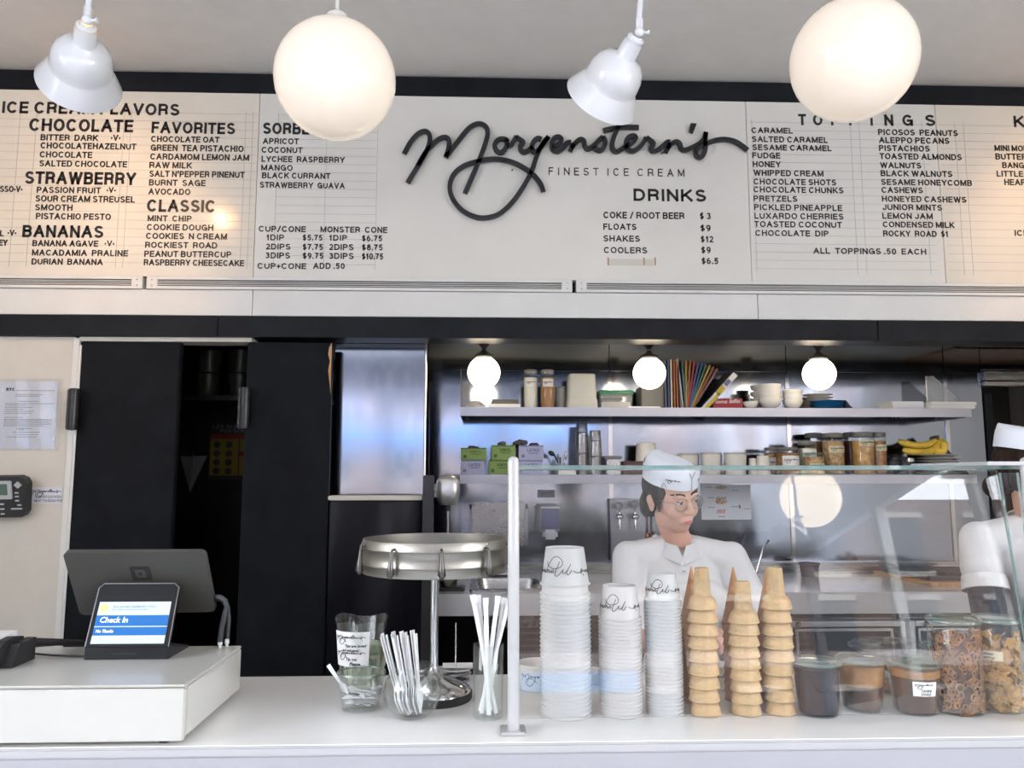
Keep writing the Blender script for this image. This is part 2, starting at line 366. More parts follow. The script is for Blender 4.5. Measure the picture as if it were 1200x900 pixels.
# block capitals drawn from strokes: each glyph = width, strokes in a unit box
def arc(cx, cy, rx, ry, a0, a1, n=7): return [(cx+rx*math.cos(R(a0+(a1-a0)*k/n)), cy+ry*math.sin(R(a0+(a1-a0)*k/n))) for k in range(n+1)]
def _glyphs():
    O = arc(.5, .5, .5, .5, 90, 450, 24); G = {}
    G['A'] = .80, [[(0, 0), (.5, 1)], [(1, 0), (.5, 1)], [(.19, .34), (.81, .34)]]
    G['B'] = .70, [[(0, 0), (0, 1)], [(0, 1), (.6, 1)]+arc(.62, .77, .33, .23, 90, -90)+[(0, .54)], [(0, .54), (.6, .54)]+arc(.66, .27, .34, .27, 90, -90)+[(0, 0)]]
    G['C'] = .78, [arc(.5, .5, .5, .5, 38, 322, 18)]
    G['D'] = .74, [[(0, 0), (0, 1)], [(0, 1), (.45, 1)]+arc(.48, .5, .52, .5, 90, -90, 12)+[(0, 0)]]
    G['E'] = .63, [[(0, 0), (0, 1)], [(0, 1), (1, 1)], [(0, .52), (.92, .52)], [(0, 0), (1, 0)]]
    G['F'] = .60, [[(0, 0), (0, 1)], [(0, 1), (1, 1)], [(0, .50), (.88, .50)]]
    G['G'] = .80, [arc(.5, .5, .5, .5, 38, 345, 18), [(1, .0), (1, .46)], [(.56, .46), (1, .46)]]
    G['H'] = .72, [[(0, 0), (0, 1)], [(1, 0), (1, 1)], [(0, .52), (1, .52)]]
    G['I'] = .19, [[(.5, 0), (.5, 1)]]
    G['J'] = .58, [[(1, 1), (1, .3)]+arc(.5, .3, .5, .3, 0, -180)]
    G['K'] = .74, [[(0, 0), (0, 1)], [(0, .36), (.92, 1)], [(.32, .57), (1, 0)]]
    G['L'] = .58, [[(0, 0), (0, 1)], [(0, 0), (1, 0)]]
    G['M'] = .86, [[(0, 0), (0, 1)], [(0, 1), (.5, .08)], [(.5, .08), (1, 1)], [(1, 0), (1, 1)]]
    G['N'] = .72, [[(0, 0), (0, 1)], [(0, 1), (1, 0)], [(1, 0), (1, 1)]]
    G['O'] = .80, [O]
    G['P'] = .67, [[(0, 0), (0, 1)], [(0, 1), (.6, 1)]+arc(.62, .73, .38, .27, 90, -90)+[(0, .46)]]
    G['Q'] = .80, [O, [(.62, .25), (1, -.05)]]
    G['R'] = .71, [[(0, 0), (0, 1)], [(0, 1), (.6, 1)]+arc(.62, .74, .36, .26, 90, -90)+[(0, .48)], [(.55, .48), (.80, .46), (.92, .34), (.94, .12), (1, 0)]]
    G['S'] = .69, [arc(.5, .755, .46, .245, 25, 180, 8)+[(.08, .66), (.3, .55), (.72, .46), (.97, .35)]+arc(.5, .26, .5, .26, 10, -160, 9)]
    G['T'] = .64, [[(.5, 0), (.5, 1)], [(-.06, 1), (1.06, 1)]]
    G['U'] = .72, [[(0, 1), (0, .35)]+arc(.5, .35, .5, .35, 180, 360, 10)+[(1, 1)]]
    G['V'] = .76, [[(0, 1), (.5, 0)], [(1, 1), (.5, 0)]]
    G['W'] = 1.05, [[(0, 1), (.25, 0)], [(.5, .97), (.25, 0)], [(.5, .97), (.75, 0)], [(1, 1), (.75, 0)]]
    G['X'] = .74, [[(0, 0), (1, 1)], [(0, 1), (1, 0)]]
    G['Y'] = .74, [[(0, 1), (.5, .42)], [(1, 1), (.5, .42)], [(.5, .45), (.5, 0)]]
    G['Z'] = .66, [[(0, 1), (1, 1)], [(1, 1), (0, 0)], [(0, 0), (1, 0)]]
    G['0'] = .60, [O]
    G['1'] = .40, [[(.75, 0), (.75, 1)], [(.75, 1), (.1, .76)]]
    G['2'] = .58, [arc(.5, .70, .46, .30, 165, -25, 10)+[(.6, .35), (.05, 0)], [(.05, 0), (1, 0)]]
    G['3'] = .58, [arc(.46, .76, .42, .24, 160, -80, 8)+[(.4, .53)], [(.4, .53)]+arc(.48, .27, .50, .27, 80, -160, 9)]
    G['5'] = .58, [[(.9, 1), (.2, 1)], [(.2, 1), (.1, .52)], [(.1, .52)]+arc(.47, .32, .48, .32, 115, -150, 10)]
    G['6'] = .58, [arc(.5, .31, .47, .31, 90, 450, 16), arc(.62, .42, .6, .58, 75, 190, 9)]
    G['7'] = .56, [[(0, 1), (1, 1)], [(1, 1), (.55, .5), (.35, 0)]]
    G['8'] = .58, [arc(.5, .76, .40, .24, 90, 450, 14), arc(.5, .27, .48, .27, 90, 450, 14)]
    G['9'] = .58, [arc(.5, .69, .47, .31, 90, 450, 16), arc(.38, .58, .6, .58, -105, 10, 9)]
    G['$'] = .58, [arc(.5, .72, .46, .2, 25, 180, 8)+[(.08, .62), (.3, .54), (.72, .46), (.97, .35)]+arc(.5, .28, .5, .2, 10, -160, 9), [(.5, -.08), (.5, 1.08)]]
    G['.'] = .20, [[(.5, .0), (.5, .06)]]
    G['\u00b7'] = .22, [[(.5, .33), (.5, .48)]]
    G["'"] = .20, [[(.5, .72), (.5, 1.05)]]
    G['/'] = .50, [[(0, -.05), (1, 1.05)]]
    G['+'] = .50, [[(0, .42), (1, .42)], [(.5, .16), (.5, .68)]]
    return G
GL = _glyphs()
def smooth_stroke(p): return p
def caps(body, mp, width, cap, mt, parent, name='lettering', wt=.17, depth=.0015, gap=.13, label=None, heavy=None):
    x = 0; parts = []
    for ch in body:
        if ch == ' ': x += .28; continue
        wd, st = GL[ch]; parts.append((x, wd, st)); x += wd+gap
    tot = x-gap; k = width/tot if width else cap; kk = cap; b = B(); t = wt*cap
    for x0, wd, st in parts:
        for s_ in st:
            q = [((x0+ (wt/2+u*(wd-wt)) if wd > .25 else x0+wd/2)*k if True else 0, (wt/2+v*(1-wt))*kk) for u, v in s_]
            if len(q) == 2:                  # square ends reach to the edge of the glyph
                (ax, ay), (bx, by) = q; L = math.hypot(bx-ax, by-ay) or 1; e = t*.48; ex, ey = (bx-ax)/L*e, (by-ay)/L*e
                q = [(ax-ex, ay-ey), (bx+ex, by+ey)]
            ribbon(b, q, t, mp, depth, .0001, 0)
    o = b.obj(name, mt, parent, recalc=False); o['kind'] = 'stuff' if False else ''
    del o['kind']
    if label: o['label'] = label
    return o
# text lines are queued and turned into meshes in one go at the end
TEXTS = []
def text(body, mp, width, cap, mt, parent, name='lettering', bold=0, depth=.0015, space=1, center=False, label=None, italic=0):
    TEXTS.append(dict(body=body, mp=mp, width=width, cap=cap, mt=mt, parent=parent, name=name, bold=bold, depth=depth, space=space, center=center, label=label, italic=italic))
def flush_texts():
    cs = []
    for t in [dict(body='H', bold=0, space=1, italic=0)]+TEXTS:
        cu = bpy.data.curves.new('text_curve', 'FONT'); cu.body = t['body']; cu.size = 1; cu.offset = t['bold']; cu.space_character = t['space']; cu.resolution_u = 2; cu.shear = t['italic']
        o = bpy.data.objects.new('text_curve', cu); C.objects.link(o); cs.append(o)
    bpy.context.view_layer.update(); dg = bpy.context.evaluated_depsgraph_get()
    hcap = None
    for i, o in enumerate(cs):
        me = bpy.data.meshes.new_from_object(o.evaluated_get(dg)); vs = [v.co.copy() for v in me.vertices]; fs = [tuple(p.vertices) for p in me.polygons]; ed = {}
        if i == 0: hcap = max(v.y for v in vs)
        elif vs:
            t = TEXTS[i-1]; x0 = min(v.x for v in vs); x1 = max(v.x for v in vs); sc = t['cap']/hcap
            wx = (t['width']/(x1-x0)) if t['width'] else sc; dx = -(x1-x0)*wx/2 if t['center'] else 0
            b = B(); n = len(vs); P = [((v.x-x0)*wx+dx, v.y*sc) for v in vs]
            for f in fs:
                for k in range(len(f)):
                    e = (f[k], f[(k+1) % len(f)]); ed[e] = 1
            side = [(a, c, c+n, a+n) for a, c in ed if (c, a) not in ed]
            b.add([t['mp'](u, v, t['depth']) for u, v in P]+[t['mp'](u, v, .0001) for u, v in P], fs+side)
            q = b.obj(t['name'], t['mt'], t['parent'], recalc=False)
            if t['label']: q['label'] = t['label']
        bpy.data.meshes.remove(me)
    for o in cs:
        cu = o.data; bpy.data.objects.remove(o); bpy.data.curves.remove(cu)
# ================================================================ SETTING
HY, BY = 3.35, 4.1                                   # header plane, steel back wall plane
def block(name, lo, hi, mt, bev=0): return struct(B().box(lo, hi, bev).obj(name, mt))
block('floor', (-3.4, -5.3, -.1), (3.7, 6.0, 0), 'floor_tile')
block('ceiling', (-3.4, -5.3, 3.315), (3.7, HY+.2, 3.45), 'ceiling_paint')
block('wall_left', (-3.4, .9, 0), (-3.3, HY, 3.315), 'white_wall')
block('wall_right', (3.6, .9, 0), (3.7, 5.5, 3.315), 'white_wall')
# left stretch of white wall beside the dark doors
block('wall_front_left', (-3.3, HY, 0), (-1.72, HY+.12, 2.135), 'white_wall')
struct(B().box((-1.722, HY-.004, 0), (-1.700, HY+.12, 2.13)).obj('trim_3', 'white_metal'))
# header over the openings: it carries the menu panels
block('wall_header', (-3.3, HY+.02, 2.14), (3.6, HY+.14, 3.315), 'black_gloss')
tb = struct(B().box((-3.3, HY-.02, 3.213), (3.6, HY+.02, 3.306), .003).obj('trim_1', 'black_gloss'))
a = B()
for x0, x1 in ((-3.3, -1.123), (-1.12, 1.70), (1.703, 3.6)): a.box((x0, HY-.022, 2.136), (x1, HY+.02, 2.226), .002)
struct(a.obj('trim_2', 'black_gloss'))
struct(B().box((-1.70, HY-.002, 2.118), (-.985, HY+.1, 2.136)).obj('trim_4', 'cream'))
# steel back wall: one sheet per panel with bright joint covers
wb = struct(B().box((-.885, BY+.012, 0), (2.64, BY+.1, 2.26)).box((2.64, BY+.012, 2.10), (3.6, BY+.1, 2.26)).obj('wall_back', 'steel_dark'))
seams = [-.885] + [at(x, y, BY).x for x, y in ((501, 500), (715, 500), (924, 500), (1110, 500))]
edges = seams+[2.64]
for i in range(5):
    sp = B().box((edges[i]+.002, BY, .4), (edges[i+1]-.002, BY+.012, 2.10), .001).obj('steel_panel', 'steel_wall', wb)
    B().box((edges[i]+.002, BY-.002, 2.101), (edges[i+1]-.002, BY+.012, 2.245), .001).obj('steel_panel', 'steel_wall', wb)
B().box((2.642, BY, 2.12), (3.6, BY+.012, 2.245), .001).obj('steel_panel', 'steel_wall', wb)
for x in seams[1:]: B().box((x-.011, BY-.006, 1.06), (x+.011, BY, 2.09), .002).obj('joint_cover', 'chrome', wb)
block('ceiling_back', (-.89, HY+.14, 2.25), (3.6, 5.4, 2.33), 'cream')
cb = B(); p0 = 2.52
for x in (p0, p0+.62): cb.box((x, HY+.2, 2.236), (x+.60, BY-.03, 2.249), .003)
struct(cb.obj('ceiling_tile', 'wood_board'))
# dark store room to the left
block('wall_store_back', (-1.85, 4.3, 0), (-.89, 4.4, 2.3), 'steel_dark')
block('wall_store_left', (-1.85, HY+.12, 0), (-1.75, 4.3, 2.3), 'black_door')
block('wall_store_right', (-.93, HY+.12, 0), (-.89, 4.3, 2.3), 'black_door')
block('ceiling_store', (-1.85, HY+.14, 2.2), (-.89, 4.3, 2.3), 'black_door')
# doorway at the right of the back wall and the dim room behind it
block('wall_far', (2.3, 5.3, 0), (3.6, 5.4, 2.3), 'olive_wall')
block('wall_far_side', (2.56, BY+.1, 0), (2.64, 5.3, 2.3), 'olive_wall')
struct(B().box((2.64, BY-.03, 2.03), (3.6, BY+.05, 2.052), .002).box((2.64, BY-.035, 2.06), (3.6, BY+.05, 2.105), .003).obj('trim_5', 'steel'))
struct(B().box((2.655, BY+.01, 0), (2.70, BY+.09, 1.99), .002).obj('trim_6', 'black_gloss'))
# nearer steel sheet beside the right dark door, its bright folded edge at the right
xe = at(497, 500, 3.50).x
ns = struct(B().box((-.66, 3.50, 1.455), (xe, 3.515, 2.24), .001).obj('wall_steel_side', 'steel_wall'))
B().tube([(xe+.004, 3.500, 1.47), (xe+.004, 3.500, 2.24)], .006, 10).obj('folded_edge', 'chrome', ns, smooth=50)
# half wall under the pass-through opening, hung with dark tarpaulin
hw = struct(B().box((-.64, HY+.03, 0), (-.26, HY+.10, 1.455)).obj('wall_half', 'black_door'))
struct(B().box((-.645, HY-.01, 1.455), (-.257, HY+.11, 1.474), .003).obj('trim_7', 'cream'))
b = B(); nx, nz = 26, 60
for j in range(nz+1):
    for i in range(nx+1):
        u = i/nx; v = j/nz; x = -.64+.40*u; z = 1.45-1.3*v
        y = HY+.015-.010*math.sin(9*u+6*v)-.008*math.sin(23*(u-.4*v)+2*math.sin(5*v))*(v*.7+.3)
        b.v.append(Vector((x, y, z)))
for j in range(nz):
    for i in range(nx): a_ = j*(nx+1)+i; b.f.append((a_, a_+1, a_+nx+2, a_+nx+1)); b.m.append(0)
t = b.obj('tarpaulin', 'tarp', None, smooth=60); tag(t, 'creased black plastic sheet hanging below the cream sill', 'sheet')
# black doors: left one hinged on the white wall, right one standing open
def door(name, c4, th, hx, hz, hname='hinge'):
    d = B(); (x0, y0), (x1, y1) = c4; dx, dy = x1-x0, y1-y0; L = math.hypot(dx, dy); T = Matrix.Translation((x0, y0, 0))@Matrix.Rotation(math.atan2(dy, dx), 4, 'Z')
    d.box((0, 0, .02), (L, th, 2.118), .004, T=T); o = struct(d.obj(name, 'black_door')); 
    h = B(); hy = HY-.035
    h.lathe([(.001, hz-.088), (.017, hz-.085), (.019, hz-.075), (.019, hz+.075), (.017, hz+.085), (.001, hz+.088)], 16, (hx, hy, 0)); h.box((hx-.028, hy-.004, hz-.085), (hx+.004, hy+.03, hz+.085), .004)
    h.lathe([(.021, hz+.055), (.021, hz+.062)], 16, (hx, hy, 0), cap0=True, cap1=True).lathe([(.021, hz-.062), (.021, hz-.055)], 16, (hx, hy, 0), cap0=True, cap1=True)
    h.obj('door_handle', 'black_metal', o, smooth=40)
    return o
door('door_1', ((-1.698, HY+.005), (-1.285, HY+.012)), .04, -1.69, 1.828)
d2 = door('door_2', ((-1.00, HY-.005), (-.648, HY+.012)), .04, -.993, 1.835)
# worn wooden edge of the right door
q = B(); pts = [(-.650, 2.12), (-.650, 1.90), (-.653, 1.93), (-.662, 2.0), (-.656, 2.04), (-.664, 2.07), (-.66, 2.10)]
q.prism([(x, HY+.0085, z) for x, z in pts], (0, .003, 0)); q.obj('worn_edge', 'wood_board', d2)
q = B().box((-1.7, HY-.0, 0), (-1.69, HY+.004, 2.1)).obj('trim_8', 'white_metal'); struct(q)
# shop front behind the customer: wide glazing between slim posts; side glazing and solid lower panels added to balance the light inside
b = B(); b.box((-3.3, -5.3, 2.75), (3.6, -5.2, 3.315), .004)
for x in (-3.3, -1.55, .25, 2.0, 3.5): b.box((x, -5.3, 0), (x+.10, -5.2, 2.75), .004)
for x0, x1 in ((-3.2, -1.55), (-1.45, .25), (.35, 2.0), (2.1, 3.5)): b.box((x0, -5.3, 0), (x1, -5.2, 1.0), .004)
struct(b.obj('window_1', 'plastic_grey'))
for nm, xx in (('added_window_2', -3.4), ('added_window_3', 3.6)):
    b = B(); b.box((xx, -5.2, 3.1), (xx+.1, .9, 3.315), .004).box((xx, -5.2, 0), (xx+.1, .9, 1.5), .004)
    for y in (-3.7, -2.2, -.7, .8): b.box((xx, y, 1.5), (xx+.1, y+.1, 3.1), .004)
    struct(b.obj(nm, 'white_metal'))
# street outside, behind the customer: pavement, road, brick house front
block('ground', (-40, -34, -.14), (40, 12, -.101), 'asphalt')
fb = B().box((-30, -25, -.1), (30, -24, 9.6)); fac = struct(fb.obj('facade', 'brick_facade'))
B().box((-30, -24.0, 3.15), (5.0, -23.85, 3.75)).obj('added_blue_band', 'reflection_blue', fac)  # blue band added for the stripe it mirrors in the steel wall
B().box((-30, -24.0, 3.86), (30, -23.95, 4.35)).obj('added_pink_band', 'reflection_pink', fac)  # pink band added to tint the reflection in the steel above that stripe
wi = B()
for i in range(-9, 10):
    for j in range(3): wi.box((i*3-.6, -24.02, 1.2+j*2.9), (i*3+.6, -23.98, 3.1+j*2.9))
wi.obj('facade_windows', 'window_dark', fac)['kind'] = 'stuff'
wi = B()
for i in range(-9, 10):
    for j in range(3): wi.box((i*3-.75, -24.1, 1.0+j*2.9), (i*3+.75, -23.9, 1.18+j*2.9)).box((i*3-.75, -24.08, 3.1+j*2.9), (i*3+.75, -23.9, 3.3+j*2.9))
wi.obj('window_stones', 'stone', fac)['kind'] = 'stuff'

# ---------------------------------------------------------------- front counter
ct = thing('serving_counter', 'long white serving counter across the whole front', 'counter', (0, 1.83, 0))
B().box((-2.4, 1.574, 1.012), (2.6, 2.10, 1.05), .003).obj('worktop', 'counter_top', ct, smooth=30)
B().box((-2.4, 1.565, 1.032), (2.6, 1.5735, 1.0497), .003).obj('edge_strip', 'counter_edge_dimmed', ct, smooth=30)
B().box((-2.4, 1.572, .02), (2.6, 2.06, 1.0115), .002).box((-2.4, 1.568, .9), (2.6, 1.5735, 1.0315), .001).obj('front_panel', 'counter_front', ct)
# ---------------------------------------------------------------- back counter with fridges and sink
bc = thing('back_worktop', 'pale worktop running along the steel wall', 'worktop', (1.5, 3.75, 0))
BZ = 1.065
sk0, sk1 = -.06, .285
b = B(); b.box((-.255, 3.40, BZ-.09), (3.5, 3.46, BZ), .003).box((-.255, 3.90, BZ-.04), (3.5, BY-.001, BZ), .001).box((-.255, 3.46, BZ-.04), (sk0, 3.90, BZ), 0).box((sk1, 3.46, BZ-.04), (3.5, 3.90, BZ), 0)
b.obj('worktop', 'white_gloss', bc)
B().box((-.255, BY-.03, BZ+.0005), (2.62, BY-.001, BZ+.055), .004).obj('backsplash', 'steel', bc)
s = B(); s.box((-.235, 3.46, .02), (-.195, 3.50, BZ-.041), .002); s.obj('leg', 'steel', bc)
s = B(); s.box((-.20, 3.9, .02), (1.2, 3.95, BZ-.095), .002); s.obj('back_panel', 'steel_dark', bc)
sk = thing('sink', 'stainless inset sink basin at the left of the pale worktop', 'sink', (.11, 3.68, BZ))
b = B()
def rr(x0, x1, y0, y1, r, z, n=6):
    o = []
    for cx, cy, a0 in ((x1-r, y1-r, 0), (x0+r, y1-r, PI/2), (x0+r, y0+r, PI), (x1-r, y0+r, 1.5*PI)):
        for k in range(n+1): a = a0+PI/2*k/n; o.append(Vector((cx+r*math.cos(a), cy+r*math.sin(a), z)))
    return o
def loft(b, rings, cap0=False, cap1=False, mi=0):
    n = len(rings[0]); vs = [p for r in rings for p in r]; fs = []
    for i in range(len(rings)-1):
        for k in range(n): k2 = (k+1) % n; fs.append((i*n+k, i*n+k2, (i+1)*n+k2, (i+1)*n+k))
    if cap0: fs.append(tuple(range(n-1, -1, -1)))
    if cap1: fs.append(tuple((len(rings)-1)*n+k for k in range(n)))
    return b.add(vs, fs, mi)
loft(b, [rr(sk0, sk1, 3.46, 3.9, .02, BZ-.01), rr(sk0, sk1, 3.46, 3.9, .02, BZ+.008), rr(sk0+.03, sk1-.03, 3.5, 3.85, .05, BZ+.008), rr(sk0+.035, sk1-.035, 3.505, 3.845, .05, BZ-.015), rr(sk0+.05, sk1-.05, 3.52, 3.83, .06, BZ-.16)], cap1=True)
b.obj('basin', 'steel', sk, smooth=40, recalc=False)
p0_, p1_ = at(568, 679, 3.95), at(600, 671, 3.95)
sg = thing('sink_sign', 'small white notice strip lying at the back of the sink', 'sign', (p0_.x, 3.95, BZ+.012))
B().box((p0_.x, 3.93, BZ+.0085), (p0_.x+.15, 3.97, BZ+.014), .001).obj('stand', 'black_metal', sg)
B().box((p0_.x, 3.925, BZ+.0145), (p0_.x+.15, 3.935, BZ+.055), .001).obj('face', 'label_white', sg)
text('WASH HANDS', frame((p0_.x+.01, 3.924, BZ+.030), (1, 0, 0), (0, 0, 1)), .12, .014, 'ink', sg, bold=.02, depth=.0005)
# fridges under the worktop
def fridge(x0, x1, label, knob):
    t = thing('undercounter_fridge', label, 'fridge', ((x0+x1)/2, 3.8, .02), 'fridges under the pale worktop')
    zt = .935
    B().box((x0, 3.50, .02), (x1, 4.05, zt+.028), .003).obj('cabinet', 'fridge_dark', t)
    b = B(); w_ = .022
    b.box((x0, 3.45, .10), (x0+w_, 3.49, zt), .003).box((x1-w_, 3.45, .10), (x1, 3.49, zt), .003).box((x0+w_, 3.45, zt-w_), (x1-w_, 3.49, zt), .003).box((x0+w_, 3.45, .10), (x1-w_, 3.49, .13), .003)
    d = b.obj('door_frame', 'alu', t)
    b = B(); i = .045
    b.box((x0+i, 3.47, .14), (x0+i+.010, 3.492, zt-i), .001).box((x1-i-.010, 3.47, .14), (x1-i, 3.492, zt-i), .001).box((x0+i, 3.47, zt-i), (x1-i, 3.492, zt-i+.010), .001)
    b.obj('inner_frame', 'alu', d)
    B().box((x0+w_, 3.480, .12), (x1-w_, 3.486, zt-w_)).obj('glass_pane', 'fridge_dark', d)
    T = Matrix.Rotation(PI/2, 4, 'X')
    B().lathe([(.001, .014), (.008, .014), (.012, .008), (.012, 0)], 16, (knob, 3.449, zt-.012), T=T).obj('lock', 'steel', t, smooth=40)
fridge(1.30, 1.815, 'glass fronted steel framed fridge behind the right cone stack', 1.345)
fridge(1.835, 2.30, 'glass fronted steel framed fridge behind the tall pretzel jar', 1.905)
B().box((2.32, 3.47, .02), (3.5, 4.0, .96), .003); 
st = thing('base_cabinet', 'dark cabinet under the worktop behind the cup stacks', 'cabinet', (.75, 3.8, .02))
B().box((.32, 3.50, .02), (1.28, 4.05, BZ-.095), .004).obj('body', 'black_door', st)
for i in range(3):
    dp = B().box((.335+i*.315, 3.485, .12), (.335+i*.315+.305, 3.499, BZ-.12), .003).obj('door', 'black_door', st)
# black upright post at the left end of the worktop
pt = B().box((-.252, 3.30, .0), (-.208, 3.34, 1.558), .003).obj('upright_post', 'black_metal'); tag(pt, 'slim black upright post beside the grey rounded mixer head', 'post')

# ---------------------------------------------------------------- menu boards on the header
BP = HY-.024                                         # face of the menu boards
def board(x0, x1, z0, z1_, label, mt, n):
    t = thing('menu_board', label, 'menu board', ((x0+x1)/2, HY, z0))
    B().box((x0, BP, z0), (x1, HY+.019, z1_), .0015).obj('panel', mt, t); return t
bz0, bz1 = 2.392, 3.212
bxs = [-3.25, -.982, 1.158, 2.017, 3.5]
bl = [board(bxs[0], bxs[1]-.002, bz0, bz1, 'glossy cream menu board with ice cream flavours, at far left', 'board_gloss', 0),
      board(bxs[1], bxs[2]-.002, bz0, bz1, 'plain cream menu board carrying the big cursive sign', 'board_plain', 1),
      board(bxs[2], bxs[3]-.002, bz0, bz1, 'cream menu board listing toppings in two columns', 'board_plain', 2),
      board(bxs[3], bxs[4], bz0, bz1, 'glossy cream menu board at the right edge, mostly cut off', 'board_gloss', 3)]
def bmap(px, py):
    o = at(px, py, BP); return frame(o, (1, 0, 0), (0, 0, 1), (0, -1, 0))
def line(t, x0, x1, yt, yb, bold=.185, name='menu_line', mt='letter_black', depth=.0022, gap=.12):
    a = at(x0, yb, BP); b_ = at(x1, yb, BP); c = at(x0, yt, BP)
    k = 0 if x0 < 298 else 1 if x0 < 870 else 2 if x0 < 1150 else 3
    caps(t, frame(a, (1, 0, 0), (0, 0, 1), (0, -1, 0)), b_.x-a.x, (c.z-a.z)*1.02, mt, bl[k], name, bold, depth, gap)
HEAD = [('ICE CREAM FLAVORS', 2.5, 210.5, 119, 132.5), ('CHOCOLATE', 34, 156, 139, 153.5), ('STRAWBERRY', 29, 159, 201, 215.5), ('BANANAS', 26, 121, 264, 278), ('FAVORITES', 177.5, 275.5, 143, 156),
 ('CLASSIC', 172, 252.5, 234, 248), ('SORBET', 308, 373, 144, 157), ('DRINKS', 742, 828, 221.5, 235.5), ('KIDS', 1188, 1235, 136, 149)]
for q in HEAD: line(*q, bold=.20, name='menu_heading')
for q in [('T', 936, 944.5), ('O', 953, 964), ('P', 974, 983), ('P', 995, 1004), ('I', 1020, 1023), ('N', 1036.5, 1047), ('G', 1057.5, 1070), ('S', 1084, 1096.5)]:
    line(q[0], q[1], q[2], 134+(q[1]-936)*.006, 146.8+(q[1]-936)*.006, bold=.20, name='menu_heading')
